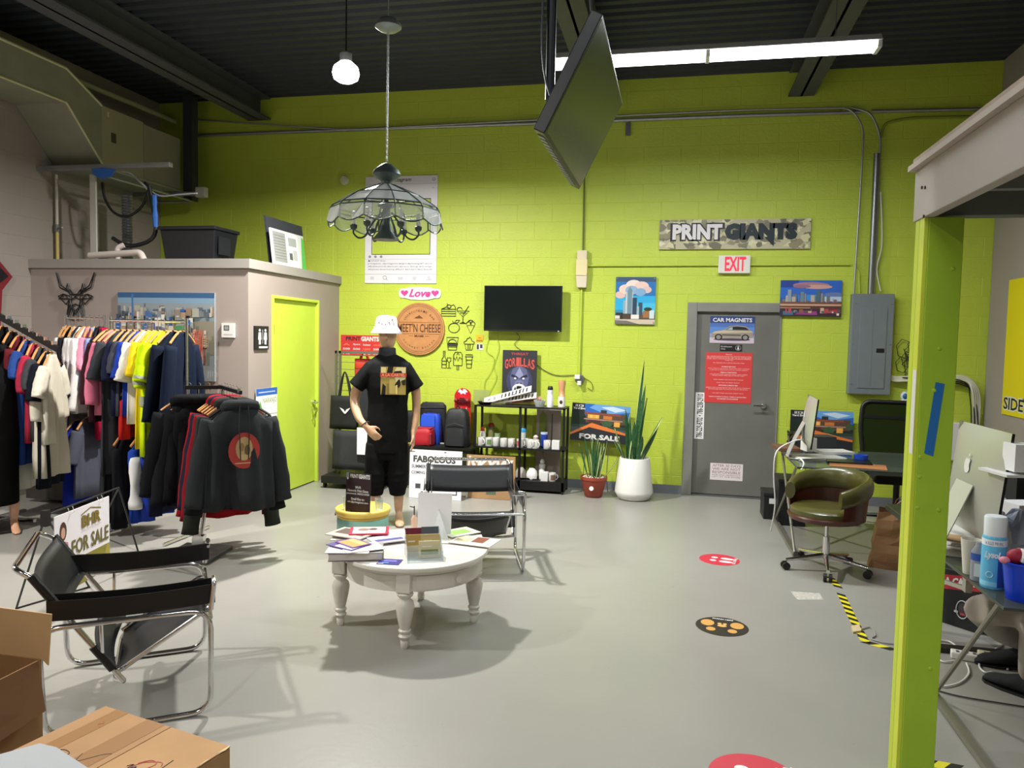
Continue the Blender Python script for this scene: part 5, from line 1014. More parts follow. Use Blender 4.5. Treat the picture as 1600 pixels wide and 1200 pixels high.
body('figure', b, mat('d9a786', .35, coat=.3), fm_, .010)
b = MB(); b.loft([rgf(.24, .25, .20, 28), rgf(.5, .25, .18, 28), rgf(.8, .26, .17, 28), rgf(1.05, .25, .15, 28), rgf(1.25, .23, .14, 28), rgf(1.36, .19, .10, 28), rgf(1.42, .07, .06, 28)]); body('dress', b, mat('050506', .85, spec=.15, bump=.2, bscale=15), fm_, .012)
tag(MB().prism([onZ(-30, 822), onZ(20, 819), onZ(25, 832), onZ(-30, 840)], (0, 0, .02)).build('pedestal_plate', mat('33302e', .4, .4), bevel=.003), 'dark square plate on the floor beside the bare mannequin foot', 'plate')
# ================================================================== LOUNGE CHAIRS OF CHROME TUBE AND BLACK STRAPS
def tube_chair(label):
    t = thing('tube_lounge_chair', label, 'chair', (0, 0, 0)); r = .0125; y = .375
    for s in (-1, 1):
        MB().tube(rounded([(-.31, s*y, .013), (.33, s*y, .013), (.33, s*y, .475), (-.33, s*y, .475)], .09, 6, closed=True), r, 10, closed=True).build('side_frame', CHROME, t, smooth=True)
        MB().tube(rounded([(.33, s*y, .475), (.345, s*y, .60), (.345, s*(y-.05), .605)], .02), r*.9, 8).build('arm_post', CHROME, t, smooth=True)
        for k, dy, dz in ((0, .018, 0), (1, -.03, .012)):
            a = MB(); yy = s*y-s*(.018 if k == 0 else .075); L0 = -.30; 
            pts = [(.35, yy), (L0, yy)]
            a.grid(lambda u, v: V(.35+(L0-.35)*u, yy, .585+dz-.085*v-.012*math.sin(PI*u)), 10, 2); a.build('arm_strap', LEATHER, t, solid=.004)
        MB().cyl((.345, s*y, .585), (.345, s*(y-.09), .585), .008, n=8).build('strap_pin', CHROME, t)
    # inclined back frame
    bk = [(-.02, -.33, .19), (-.35, -.33, .68), (-.42, -.31, .72), (-.42, .31, .72), (-.35, .33, .68), (-.02, .33, .19)]
    MB().tube(rounded([Vector(p) for p in bk], .05, 5), r, 10).build('back_frame', CHROME, t, smooth=True)
    MB().tube(rounded([(-.02, -.33, .19), (-.06, -.26, .17), (-.06, .26, .17), (-.02, .33, .19)], .04), r*.9, 8).build('lower_rail', CHROME, t, smooth=True)
    def incl(z): k = (z-.19)/(.68-.19); return -.02-.33*k
    for z0, z1, nm in ((.50, .69, 'back_strap'), (.25, .36, 'lumbar_strap')):
        MB().grid(lambda u, v: V(incl(z0+(z1-z0)*v)-.03*math.sin(PI*u)+.015, -.345+.69*u, z0+(z1-z0)*v-.015*math.sin(PI*u)), 12, 4).build(nm, LEATHER, t, smooth='all', solid=.005)
        for s in (-1, 1): MB().tube([(incl(z0), s*.33, z0), (incl(z1), s*.33, z1)], .019, 10).build('strap_sleeve', LEATHER, t, smooth=True)
    MB().tube(rounded([(-.06, -.27, .20), (.30, -.27, .43), (.33, -.23, .44), (.33, .23, .44), (.30, .27, .43), (-.06, .27, .20)], .04), r*.9, 8).build('seat_rail', CHROME, t, smooth=True)
    MB().grid(lambda u, v: V(-.05+.37*v, -.275+.55*u, .20+.235*v-.035*math.sin(PI*u)), 10, 6).build('seat_sling', LEATHER, t, smooth='all', solid=.005)
    MB().tube([(.33, -.375, .44), (.33, .375, .44)], r*.8, 8).build('front_rail', CHROME, t, smooth=True)
    MB().tube([(-.10, -.375, .475), (-.10-.0, -.33, .30)], r*.6, 6).tube([(-.10, .375, .475), (-.10, .33, .30)], r*.6, 6).build('bracket', CHROME, t)
    return t
w1 = tube_chair('chrome tube lounge chair with black straps beside the yard sign frame'); w1.location = (-2.47, 3.05, 0); w1.rotation_euler.z = math.atan2(.59, .806); w1['group'] = 'two chrome tube lounge chairs'
w2 = dup(w1, (-1.48, 5.50, 0), math.atan2(-.955, .30), 'chrome tube lounge chair with black straps behind the round white table')
# ================================================================== ROUND COFFEE TABLE
TX, TY, TH = -1.48, 4.22, .455; TW = mat('d3cec3', .38, noise=.03, coat=.2)
tb = thing('round_coffee_table', 'round white coffee table with turned legs and a drawer', 'table', (TX, TY, 0))
MB().lathe([(.0, TH-.045), (.41, TH-.045), (.425, TH-.035), (.43, TH-.028), (.44, TH-.02), (.44, TH-.006), (.435, TH), (.0, TH)], (TX, TY, 0), 64).build('tabletop', TW, tb, smooth=True)
MB().lathe([(.0, TH-.14), (.395, TH-.14), (.395, TH-.045), (.0, TH-.045)], (TX, TY, 0), 64).build('apron', TW, tb, smooth=True)
lp = [(.018, 0), (.022, .01), (.024, .035), (.020, .045), (.033, .06), (.036, .068), (.026, .08), (.034, .09), (.036, .10), (.028, .108), (.036, .14), (.046, .19), (.052, .235), (.046, .26), (.030, .275), (.030, .28), (.044, .295), (.046, .305), (.030, .318)]
for p in (onZ(632, 1012), onZ(532, 976), onZ(740, 972)):
    MB().lathe(lp, (p.x, p.y, 0), 20).build('leg', TW, tb, smooth=True); MB().bb((p.x-.04, p.y-.04, .315), (p.x+.04, p.y+.04, .42)).build('leg_block', TW, tb, bevel=.004)
p = V(2*TX, 2*TY, 0)-onZ(632, 1012); MB().lathe(lp, (p.x, p.y, 0), 20).build('leg', TW, tb, smooth=True); MB().bb((p.x-.04, p.y-.04, .315), (p.x+.04, p.y+.04, .42)).build('leg_block', TW, tb)
a0, a1 = -1.20, -.35; dr_ = MB(); dr_.loft([[V(TX+rr*math.cos(a0+(a1-a0)*k/10), TY+rr*math.sin(a0+(a1-a0)*k/10), z) for rr, z in ((.394, TH-.132), (.400, TH-.132), (.400, TH-.052), (.394, TH-.052))] for k in range(11)]); d_ = dr_.build('drawer', TW, tb)
a = -.62; MB().cyl((TX+.398*math.cos(a), TY+.398*math.sin(a), TH-.09), (TX+.432*math.cos(a), TY+.432*math.sin(a), TH-.09), .008, .020, 12).build('knob', TW, d_, smooth=True)
# ---- printed matter on the table
def sheet(name, label, px, z, w_, h_, rot, th, c, arts=(), group=None, cat='magazine', tilt=0.0):
    p = onZ(px[0], px[1], z) if isinstance(px, tuple) else px; ca, sa = math.cos(rot), math.sin(rot); U = V(ca, sa, 0); Vv = V(-sa, ca, tilt)
    f = Fr(V(p.x, p.y, z)-U*w_/2-V(-sa, ca, 0)*h_/2, U, Vv, w_, h_); t = board(name, label, cat, Fr(f.O, U, Vv, w_, h_), th, S(c, rough=.35), group, part='cover')
    if arts: art(f, list(arts), t, th)
    return t, f
z = TH+.001
hard = thing('hardcover_book', 'thick hardcover book at the bottom of the paper stack', 'book', onZ(558, 872, z)); p = onZ(557, 868, z); U = V(.93, .36, 0).normalized(); Vv = V(-.36, .93, 0).normalized()
f = Fr(p-U*.15-Vv*.11, U, Vv, .30, .22)
MB().prism([f.p(0, 0, 0), f.p(1, 0, 0), f.p(1, 1, 0), f.p(0, 1, 0)], (0, 0, .003)).build('cover', S('2c2426'), hard); MB().prism([f.p(.01, .02, .003), f.p(.985, .02, .003), f.p(.985, .98, .003), f.p(.01, .98, .003)], (0, 0, .038)).build('page_block', S('d8d4cc'), hard); MB().prism([f.p(0, 0, .041), f.p(1, 0, .041), f.p(1, 1, .041), f.p(0, 1, .041)], (0, 0, .003)).build('cover', S('8c8684'), hard)
GM = 'papers and magazines on the round table'; z += .046
stk = [((546, 858), .24, .18, .25, 'e6e4e2', (('c8c6ca', rc(.1, .1, .9, .5)),), 'white brochure jutting over the table edge'), ((566, 856), .22, .16, .7, 'dcdad8', (('a8a4b0', rc(.1, .6, .9, .9)),), 'white leaflet with grey print on the hardcover'), ((543, 852), .20, .14, -.35, '5b4a8c', (('e6e2ea', rc(.3, .05, .95, .5)),), 'purple edged booklet under the orange card'), ((552, 849), .17, .13, -.55, '6a4a9c', (('d8944a', rc(.06, .08, .94, .92)), ('e8b070', rc(.1, .55, .9, .85))), 'orange card on a purple booklet on the paper stack')]
for i, (px, w_, h_, r_, c, a_, lb) in enumerate(stk): sheet('booklet', lb, px, z, w_, h_, r_, .004, c, a_, GM); z += .0045
z = TH+.001
for i, (px, w_, h_, r_, c, a_, lb) in enumerate((((556, 838), .28, .21, .3, 'cfcac6', (('8d8478', rc(.05, .5, .6, .95)),), 'grey and white magazine at the back of the table'), ((585, 842), .27, .20, 1.1, 'dcd8d4', (('8a9470', rc(.1, .1, .6, .5)),), 'white magazine fanned toward the purple leaflet'), ((606, 843), .22, .15, .75, 'c8c4d0', (('4a4890', rc(.1, .2, .9, .5)),), 'pale leaflet with violet print at the back'), ((550, 834), .26, .2, -.2, 'c0b4ac', (('5c4a44', rc(.1, .3, .9, .9)),), 'brown photo magazine below the red bordered one'),
        ((577, 830), .24, .18, .35, 'c8284c', (('e6dcd8', rc(.08, .1, .92, .95)), ('8a6a5c', cir(.35, .6, .15, .2)), ('5a4038', cir(.6, .65, .12, .15))), 'red bordered magazine with photos of faces'))):
    sheet('magazine', lb, px, z, w_, h_, r_, .006, c, a_, GM); z += .0065
sheet('postcard', 'blue and purple glossy card near the table front', (609, 878), TH+.001, .125, .10, .1, .002, '2a2a80', (('6a5ac0', rc(.1, .5, .8, .8)), ('3c8cc8', rc(.2, .2, .5, .35)), ('e8e6f0', rc(.05, .05, .3, .12))), GM, 'card')
for i, (px, w_, h_, r_, c, a_, lb) in enumerate((((722, 843), .26, .19, .35, 'd9d4c8', (('6fae4a', rc(.3, .5, .7, .8)), ('e0c850', rc(.1, .6, .3, .75)), ('3c3a34', rc(.5, .1, .9, .4))), 'open magazine with a green picture beside the white sign holder'), ((742, 846), .27, .19, -.15, 'e2ded6', (('7a3c30', rc(.45, .3, .75, .95)), ('b8ac90', rc(.05, .2, .4, .8))), 'white magazine with a brown picture at the right edge'), ((718, 832), .22, .16, .9, 'd8dcc8', (('88b858', rc(.2, .2, .8, .8)),), 'green and white leaflet behind the open magazine'))):
    sheet('magazine', lb, px, TH+.001+.007*i, w_, h_, r_, .005, c, a_, GM)
# acrylic brochure holder
ac = glass('f0f4f4', .82, .03)
p = onZ(662, 872, TH); U = V(.90, .42, 0).normalized(); N_ = V(.42, -.90, 0).normalized()
hl = thing('brochure_holder', 'clear acrylic brochure holder with three tiers', 'holder', p)
def hp3(a, b_, z): return p+U*a+N_*b_+V(0, 0, z)
for i, (b_, h_) in enumerate(((-.07, .15), (-.02, .11), (.03, .07), (.08, .05))): MB().prism([hp3(-.10, b_-.01, .002), hp3(.10, b_-.01, .002), hp3(.10, b_-.03, h_), hp3(-.10, b_-.03, h_)], N_*.003).build('divider', ac, hl)
for s in (-1, 1): MB().prism([hp3(s*.1, -.10, .0), hp3(s*.1, .09, .0), hp3(s*.1, .07, .05), hp3(s*.1, -.10, .15)], U*.003).build('side_panel', ac, hl)
MB().prism([hp3(-.1, -.1, 0), hp3(.1, -.1, 0), hp3(.1, .09, 0), hp3(-.1, .09, 0)], (0, 0, .003)).build('base', ac, hl)
for i, (a_, b_, w_, h_, c, c2, lb) in enumerate(((-.05, -.085, .10, .145, '7a2444', 'a84a6a', 'maroon brochure in the rear tier of the acrylic holder'), (.045, -.083, .10, .15, '5c6670', '8fa0a8', 'slate brochure in the rear tier of the acrylic holder'), (-.055, -.035, .09, .12, 'c8a45a', 'e0c890', 'gold brochure in the middle tier of the acrylic holder'), (.04, -.033, .11, .12, 'cdb787', 'e8dcb8', 'beige brochure in the middle tier of the acrylic holder'), (.03, .018, .12, .095, 'dcd2a8', '8a9a60', 'cream postcard in the front tier of the acrylic holder'))):
    f = Fr(hp3(a_-w_/2, b_, .006), U, V(-N_.x*.12, -N_.y*.12, 1), w_, h_); t = board('brochure', lb, 'brochure', f, .008, S(c), 'brochures in the acrylic holder'); art(f, [(c2, rc(.1, .2, .9, .5)), ('f0ece0', rc(.15, .65, .6, .72))], t, .008)
# white sign holder
p = onZ(683, 843, TH); U = V(.99, .12, 0).normalized()
f = Fr(onZ(652, 836, TH)+V(0, 0, .001), U, (0, .05, 1), .215, .27); t = thing('white_sign_holder', 'blank white card in an upright acrylic stand on the table', 'sign holder', f.p(.5, 0))
MB().prism([f.p(0, 0), f.p(1, 0), f.p(1, 1), f.p(0, 1)], f.N*.004).build('card', S('e9e9ea', rough=.35), t); MB().prism([f.p(.45, 0, .004), f.p(1.0, 0, .10), f.p(1.0, .02, .10), f.p(.62, .62, .004)], f.U*.003).build('support_wing', ac, t); MB().prism([f.p(0, 0, .004), f.p(1, 0, .004), f.p(1, 0, .09), f.p(0, 0, .09)], (0, 0, .003)).build('foot', ac, t)
q = onZ(647, 826, TH); t = thing('hand_sanitizer', 'small clear pump bottle beside the white card', 'bottle', q); MB().lathe([(.018, .001), (.02, .01), (.02, .07), (.012, .08), (.008, .09)], q, 14).build('bottle', mat('d8b49c', .3), t, smooth=True); MB().cyl(q+V(0, 0, .09), q+V(0, 0, .15), .004, n=8).tube([q+V(0, 0, .14), q+V(-.03, 0, .145)], .004, 6).build('pump', BLACK, t)
# ---- painted drum with sign
q = onZ(566, 862); q = V(-2.41, 5.62, 0); R0 = .205
dr = thing('painted_drum', 'painted drum table in teal and orange with a yellow top', 'drum', q)
for z0, z1, c in ((0, .14, 'd8663a'), (.14, .26, '8cc4b4'), (.26, .285, 'd8b050')): MB().lathe([(R0-.004, z0), (R0, z0+.004), (R0, z1-.004), (R0-.004, z1)], q, 40).build('painted_band', S(c, rough=.4), dr, smooth=True)
MB().lathe([(.0, .285), (R0+.01, .285), (R0+.014, .30), (R0+.014, .325), (R0+.006, .332), (R0-.008, .332), (R0-.012, .322), (0, .320)], q, 40).build('yellow_top', S('ecca62', rough=.4), dr, smooth=True)
MB().bb(q+V(-.05, -R0-.006, .15), q+V(.05, -R0+.01, .19)).build('dark_handle', BLKM, dr, bevel=.004); MB().cyl(q+V(-.19, -.09, .28), q+V(-.20, -.095, .28), .01, n=8).build('bolt', BLACK, dr)
f = Fr(V(-2.505, 5.50, .322), (.985, -.17, 0), (0, .06, 1), .225, .305); t = board('counter_sign', 'dark maroon PRINT GIANTS sign with network details on the drum', 'sign', f, .006, S('2a1418'))
text('PRINT', f, (.16, .87, .5, .97), S('c9c4c4'), t, .007, bold=.03); text('GIANTS', f, (.51, .86, .97, .98), WHITE, t, .007, bold=.05)
art(f, [('9a9c9e', rc(0, .87, .11, 1)), ('e8e4e8', cir(.06, .85, .04, .03))], t, .006)
for v, s, hw in ((.60, 'WI-FI:', .12), (.515, 'Network: Print Giants', .42), (.43, 'password: 3003216950', .46), (.30, 'Email files to:', .27), (.215, 'info@printgiants.com', .42)): text(s, f, (.5-hw, v, .5+hw, v+.065), WHITE, t, .007, bold=.02)
for dx, lb in ((-.13, 'clear drinking glass left of the maroon counter sign'), (.145, 'clear drinking glass right of the maroon counter sign')):
    g = q+V(dx, -.02, .323); tag(MB().lathe([(.028, .0), (.03, .004), (.036, .09), (.034, .09), (.027, .006), (.0, .006)], g, 18).build('drinking_glass', glass('eef4f4', .75, .03), smooth=True), lb, 'glass')
tag(MB().tube(spline([q+V(-.12, -.12, .327), q+V(-.07, -.14, .33), q+V(-.04, -.11, .327), q+V(-.10, -.09, .33), q+V(-.13, -.13, .327)], 5), .0025, 5).build('wire_glasses', STEEL), 'thin wire spectacles lying on the yellow drum top', 'glasses')
# ================================================================== CARDBOARD BOXES IN THE NEAR CORNER
A = onZ(165, 1103, .38); B = onZ(360, 1166, .38); Cc = onZ(-10, 1172, .38); e1 = B-A; e2 = (Cc-A).normalized(); e2 = (e2-e1.normalized()*e2.dot(e1.normalized())).normalized()*.50
t = thing('cardboard_box', 'taped cardboard box with marker scribbles nearest the camera', 'box', A+e1/2+e2/2-V(0, 0, .38))
b = MB(); b.prism([A+V(0, 0, -.38), A+e1+V(0, 0, -.38), A+e1+e2+V(0, 0, -.38), A+e2+V(0, 0, -.38)], (0, 0, .375)); b.build('carton', CARD, t, bevel=.004)
for s0, s1, cc in ((0, .545, 'a37c52'), (.55, 1, 'ac8558')):
    b = MB(); q = [A+e1*s0, A+e1*s1, A+e1*s1+e2, A+e1*s0+e2]; b.prism([p+V(0, 0, -.0045) for p in q], (0, 0, .005)); b.build('top_flap', mat(cc, .75, noise=.08, nscale=7), t, bevel=.002)
ftop = Fr(A+e2, e1, -e2, e1.length, e2.length)
if ftop.N.z < 0: ftop = Fr(A, e1, e2, e1.length, e2.length)
def tp(u, v): # u along e1, v along e2 from A
    return A+e1*u+e2*v+V(0, 0, .0012)
MB().add([tp(.36, 0), tp(.50, 0), tp(.50, 1), tp(.36, 1)], [(0, 1, 2, 3)]).build('tape_strip', mat('97704a', .4), t)
MB().add([tp(.10, 0), tp(.20, 0), tp(.20, 1), tp(.10, 1)], [(0, 1, 2, 3)]).build('tape_strip', mat('966f45', .4), t)
RDM = S('b0444a'); BKM = S('2a2022')
def scrib(pts, m): MB().tube(spline([tp(u, v) for u, v in pts], 5), .0013, 4).build('marker_stroke', m, t)
scrib([(.84, .28), (.86, .55)], BKM); scrib([(.82, .5), (.86, .60), (.92, .52), (.88, .42), (.92, .36)], RDM); scrib([(.70, .40), (.74, .34), (.79, .36), (.76, .45), (.70, .46), (.72, .38), (.80, .33), (.83, .36)], RDM); scrib([(.62, .55), (.74, .50)], BKM); scrib([(.67, .45), (.69, .42), (.69, .47), (.72, .43), (.72, .47)], BKM); scrib([(.65, .6), (.67, .57), (.67, .62), (.70, .58)], BKM)
scrib([(.36, .48), (.40, .55), (.46, .44), (.50, .40)], BKM); scrib([(.18, .55), (.24, .5), (.30, .52), (.26, .6), (.3, .62)], BKM); scrib([(.15, .15), (.18, .17), (.16, .2), (.2, .22)], RDM)
MB().loft([[tp(1.0, v)+V(0, 0, .0)+V(0, 0, -.002), tp(1.0, v)+V(.004*math.sin(v*40), 0, .003*math.sin(v*70)), tp(.992, v)] for v in [i/20 for i in range(21)]], closed=False, caps=False).build('frayed_edge', mat('d8bd92', .8), t)
q = [onZ(x, y, .383) for x, y in ((-40, 1190), (62, 1162), (88, 1168), (140, 1202), (60, 1260), (-60, 1240))]
tag(MB().prism(q, (0, 0, .0015)).build('paper_sheet', mat('9fa2a5', .7, bump=.2, bscale=12)), 'crumpled white paper sheet on the scribbled cardboard box', 'paper')
YBX = 2.28; zt_ = .50
pr_ = onY(76, 1041, YBX); pl_ = onY(-40, 1030, YBX)
t = thing('open_cardboard_box', 'open cardboard box with raised flaps at the chair', 'box', V(-2.45, 2.0, 0))
x0, x1 = -2.85, pr_.x-.03; b = MB()
for a_, c_ in (((x0, YBX-.5, 0), (x1, YBX-.494, zt_)), ((x0, YBX-.006, 0), (x1, YBX, zt_)), ((x0, YBX-.494, 0), (x0+.006, YBX-.006, zt_)), ((x1-.006, YBX-.494, 0), (x1, YBX-.006, zt_)), ((x0, YBX-.494, 0), (x1, YBX-.006, .006))): b.bb(a_, c_)
b.build('carton', mat('8f6a42', .8, noise=.06), t)
MB().prism([V(x0, YBX, zt_), V(x1, YBX, zt_), onY(75, 1040, YBX)+V(.0, .0, .0), onY(80, 960, YBX), onY(-60, 942, YBX)], (0, .005, 0)).build('raised_flap', CARDL, t)
MB().prism([V(x1, YBX-.02, zt_), V(x1+.05, YBX-.04, zt_-.17), V(x1+.04, YBX-.4, zt_-.2), V(x1, YBX-.47, zt_)], (.004, 0, .002)).build('hanging_flap', mat('6e4c2c', .8), t)
MB().prism([V(x0, YBX-.5, zt_), V(x1-.02, YBX-.5, zt_), V(x1-.02, YBX-.34, zt_+.03), V(x0, YBX-.34, zt_+.03)], (0, 0, .004)).build('front_flap', mat('a37d50', .8), t)
# ================================================================== ALONG THE BACK WALL
X0, X1, Y0, Y1 = -2.18, -1.15, 8.17, 8.50; SZ = (.13, .475, .94)
t = thing('display_shelf', 'black metal display shelf of mugs under the gorilla poster', 'shelf', ((X0+X1)/2, 8.33, 0))
for x in (X0, (X0+X1)/2, X1-.025):
    for y in (Y0, Y1-.025): MB().bb((x, y, 0), (x+.025, y+.025, .955)).build('post', BLKM, t)
for z in SZ[1:]: MB().bb((X0, Y0, z), (X1, Y1, z+.016)).build('shelf_board', BLKM, t)
MB().bb((X0, Y0, .03), (X1, Y1, SZ[0])).build('base_box', mat('0a0a0b', .5), t)
def mug_at(x, y, z, rz, label, group, c='e6e4e0', inner='e6e4e0', band=None, r=.04, h=.095):
    m = thing('mug', label, 'mug', (0, 0, 0), group)
    MB().lathe([(0, 0), (r-.003, 0), (r, .003), (r, h), (r-.004, h), (r-.005, .008), (0, .007)], (0, 0, 0), 20).build('cup', S(c, rough=.3), m, smooth=True)
    MB().tube([(r-.003+.028*math.sin(a), 0, h*.5+.030*math.cos(a)) for a in [PI*k/8 for k in range(9)]], .005, 6).build('handle', S(inner, rough=.3), m, smooth=True)
    if band: MB().lathe([(r+.0005, h*.2), (r+.0006, h*.8)], (0, 0, 0), 20).build('printed_band', S(band), m) if False else MB().loft([[V((r+.0006)*math.cos(a), (r+.0006)*math.sin(a), z_) for a in [-2.2+k*.13 for k in range(11)]] for z_ in (h*.2, h*.8)], closed=False, caps=False).build('printed_picture', S(band), m)
    m.location = (x, y, z); m.rotation_euler.z = rz; return m
def sx(px, Y): return onY(px, 690, Y).x
zs = SZ[1]+.0165
mugs = [(751, 8.25, -.6, None, None), (764, 8.24, .3, None, '6a8a50'), (775, 8.27, 2.6, None, None), (787, 8.24, .2, 'c03038', None), (799, 8.24, -1.2, None, None), (813, 8.25, -.5, None, 'c06068'), (823, 8.30, 1.0, None, 'b8404c'), (829, 8.24, -.9, None, None), (837, 8.23, -.7, None, '8a9088'), (855, 8.24, -1.0, None, None)]
for i, (px, yy, rz, inn, band) in enumerate(mugs):
    mug_at(sx(px, yy), yy, zs, rz, '%s white mug from the left end of the middle shelf' % ORD[i], 'mugs on the middle shelf', inner=inn or 'e6e4e0', band=band)
def bottle(label, x, y, z, prof, cap, c, cc, cat='bottle', name='bottle', extra=None, n=18, rough=.35):
    t = thing(name, label, cat, (x, y, z)); MB().lathe(prof, (x, y, z), n).build('body', mat(c, rough), t, smooth=True)
    if cap: MB().lathe(cap, (x, y, z), n).build('cap', mat(cc, .4), t, smooth=True)
    if extra:
        for z0, z1, r, c3 in extra: MB().lathe([(r, z0), (r+.0008, z0), (r+.0008, z1), (r, z1)], (x, y, z), n).build('label_band', mat(c3, .4), t, smooth=True)
    return t
bottle('white bottle with a red cap behind the first mugs', sx(754, 8.37), 8.37, zs, [(0, 0), (.03, 0), (.032, .01), (.032, .12), (.022, .15), (0, .15)], [(0, .15), (.022, .15), (.02, .185), (.008, .2), (0, .2)], 'e0dedb', 'b0252c')
bottle('tall red lidded shaker behind the mugs', sx(767, 8.42), 8.42, zs, [(0, 0), (.032, 0), (.036, .2), (0, .2)], [(0, .2), (.038, .2), (.038, .225), (.02, .245), (0, .245)], '7a7a4c', '9a2820')
tag(MB().lathe([(.03, 0), (.034, .13), (.032, .13), (.027, .005), (0, .005)], (sx(777, 8.4), 8.4, zs), 18).build('drinking_glass', glass('d8e8c8', .7), smooth=True), 'clear tall glass behind the mugs beside the red lidded shaker', 'glass')
bottle('frosted tumbler with a blue lid in the middle of the shelf', sx(817, 8.38), 8.38, zs, [(0, 0), (.030, 0), (.038, .16), (0, .16)], [(0, .16), (.04, .16), (.04, .185), (.03, .205), (0, .205)], 'c4ccc4', '2f8ac0')
bottle('glossy dark blue tumbler on the middle shelf', sx(850, 8.34), 8.34, zs, [(0, 0), (.035, 0), (.04, .15), (0, .15)], [(0, .15), (.041, .15), (.041, .17), (0, .172)], '1c3a9a', 'b0c0d8', rough=.2)
bottle('small pale pink cup between the mugs', sx(837, 8.38), 8.38, zs, [(0, 0), (.026, 0), (.03, .11), (0, .11)], [(0, .11), (.03, .11), (.012, .13), (0, .13)], 'c8a8a0', 'd8c8c0')
tag(MB().bb((sx(862, 8.2), 8.2, zs), (sx(874, 8.2), 8.28, zs+.10)).build('gift_box', WHITE, bevel=.003), 'white mug box at the right end of the middle shelf', 'box')
zl = SZ[0]+.001
bottle('white bottle with a dark red cap on the lowest shelf', sx(755, 8.3), 8.3, zl, [(0, 0), (.032, 0), (.032, .18), (.02, .2), (0, .2)], [(0, .2), (.022, .2), (.02, .24), (0, .245)], 'd8d6d2', 'a02428')
bottle('dark bottle on the lowest shelf beside the red capped one', sx(768, 8.38), 8.38, zl, [(0, 0), (.03, 0), (.03, .16), (.012, .2), (0, .2)], [(0, .2), (.013, .2), (.013, .23), (0, .232)], '1c2420', '101010')
bottle('white sports bottle on the lowest shelf', sx(848, 8.35), 8.35, zl, [(0, 0), (.036, 0), (.036, .1), (.030, .115), (.036, .13), (.036, .17), (0, .18)], [(0, .18), (.026, .18), (.026, .205), (.012, .225), (0, .225)], 'e4e4e0', 'd8d8d4')
tag(MB().bb((sx(846, 8.2), 8.2, zl), (sx(857, 8.2), 8.28, zl+.10)).build('gift_box', WHITE, bevel=.003), 'small white box on the lowest shelf before the sports bottle', 'box')
mug_at(sx(864, 8.24), 8.24, zl, .4, 'white mug with a photo print on the lowest shelf', None, band='7a5a4c')
for i, (px, c, lb) in enumerate(((815, 'a49a90', 'crumpled brown and white wrapping on the lowest shelf'), (832, 'e0dedb', 'white plastic bag slumped on the lowest shelf'))):
    p = V(sx(px, 8.3), 8.3, zl); g = MB(); rr = random.Random(i)
    g.loft([[p+V((.055*s_+.015*rr.random())*math.cos(2*PI*k/12), .05*s_*math.sin(2*PI*k/12), z_+.02*rr.random()) for k in range(12)] for z_, s_ in ((0, 1), (.04, 1.1), (.08, .8), (.11, .3))]); tag(g.build('plastic_bag', mat(c, .5, bump=.4, bscale=20), smooth=True), lb, 'bag')
zt2 = SZ[2]+.0165
bottle('white water bottle with a black cap on the shelf top', sx(858, 8.26)+.0, 8.26, zt2, [(0, 0), (.035, 0), (.036, .01), (.036, .13), (.028, .15), (.034, .165), (.034, .19), (0, .2)], [(0, .19), (.03, .19), (.03, .215), (.02, .235), (0, .235)], 'e4e4e2', '101010')
bottle('bamboo bottle with a face label at the shelf end', sx(876, 8.3), 8.3, zt2, [(0, 0), (.038, 0), (.04, .01), (.04, .13), (.034, .135), (.034, .2), (.042, .27), (.036, .30), (0, .302)], None, 'c8966a', '', extra=[(.005, .12, .0405, 'e8e4dc')])
p = V(sx(875, 8.26), 8.258, zt2+.03); tag(MB().ell(p+V(0, 0, .03), (.016, .004, .022), 12, 8).build('face_label', S('3c2a22')), 'small dark face print on the bamboo bottle label', 'label')
p = V(sx(842, 8.28), 8.28, zt2); tag(MB().lathe([(0, 0), (.045, 0), (.07, .07), (.067, .07), (.042, .006), (0, .006)], p, 22).build('glass_bowl', glass('e8eeee', .6), smooth=True), 'clear bowl of trinkets on the shelf top', 'bowl')
g = MB(); rr = random.Random(2)
for i in range(26): a = rr.random()*6.28; r1 = .05*rr.random(); g.ell(p+V(r1*math.cos(a), r1*math.sin(a), .02+.06*rr.random()), (.012, .012, .009), 7, 5)
o = tag(g.build('trinkets', mat('8a7c74', .5, noise=.6, nscale=60)), 'heap of tiny trinkets inside the clear bowl', 'trinkets', kind='stuff')
# sticker strips heaped on top
for i, (xa, ya, xb, yb, wz, c, lb) in enumerate(((756, 634, 830, 612, .055, 'e8e6e2', 'long white sticker strip with black print slanting up on the shelf top'), (770, 632, 838, 622, .05, 'd8d0c8', 'second sticker strip lying under the slanting one'), (748, 636, 800, 630, .05, 'c8ccc8', 'grey sticker strip at the left of the pile'), (790, 635, 846, 628, .05, 'c09078', 'brown printed sheet at the right of the sticker pile'))):
    a_ = onY(xa, ya, 8.28+.04*i); b_ = onY(xb, yb, 8.30+.04*i); a_.z = max(a_.z, zt2+.004); d_ = (b_-a_); L = d_.length; f = Fr(a_, d_, (0, .25, 1), L, wz+.015); t = board('sticker_strip', lb, 'sticker', f, .002, S(c), 'sticker strips on the shelf top')
    if i < 2: art(f, [('0b0c0e', [(u, .22), (u+.022+.01*(k % 3), .22), (u+.04, .84), (u+.012, .84)]) for k, u in enumerate([.36+.075*j for j in range(8)])]+[('0b0c0e', rc(.44, .45, .49, .55)), ('0b0c0e', rc(.59, .22, .66, .32)), ('0b0c0e', rc(.74, .72, .80, .84)), ('9aa09a', rc(.08, .3, .14, .7)), ('9aa09a', rc(.2, .25, .25, .75))], t, .002)
    else: art(f, [('a8584a', rc(.1, .3, .4, .8)), ('5a5048', rc(.5, .2, .8, .6))], t, .002)
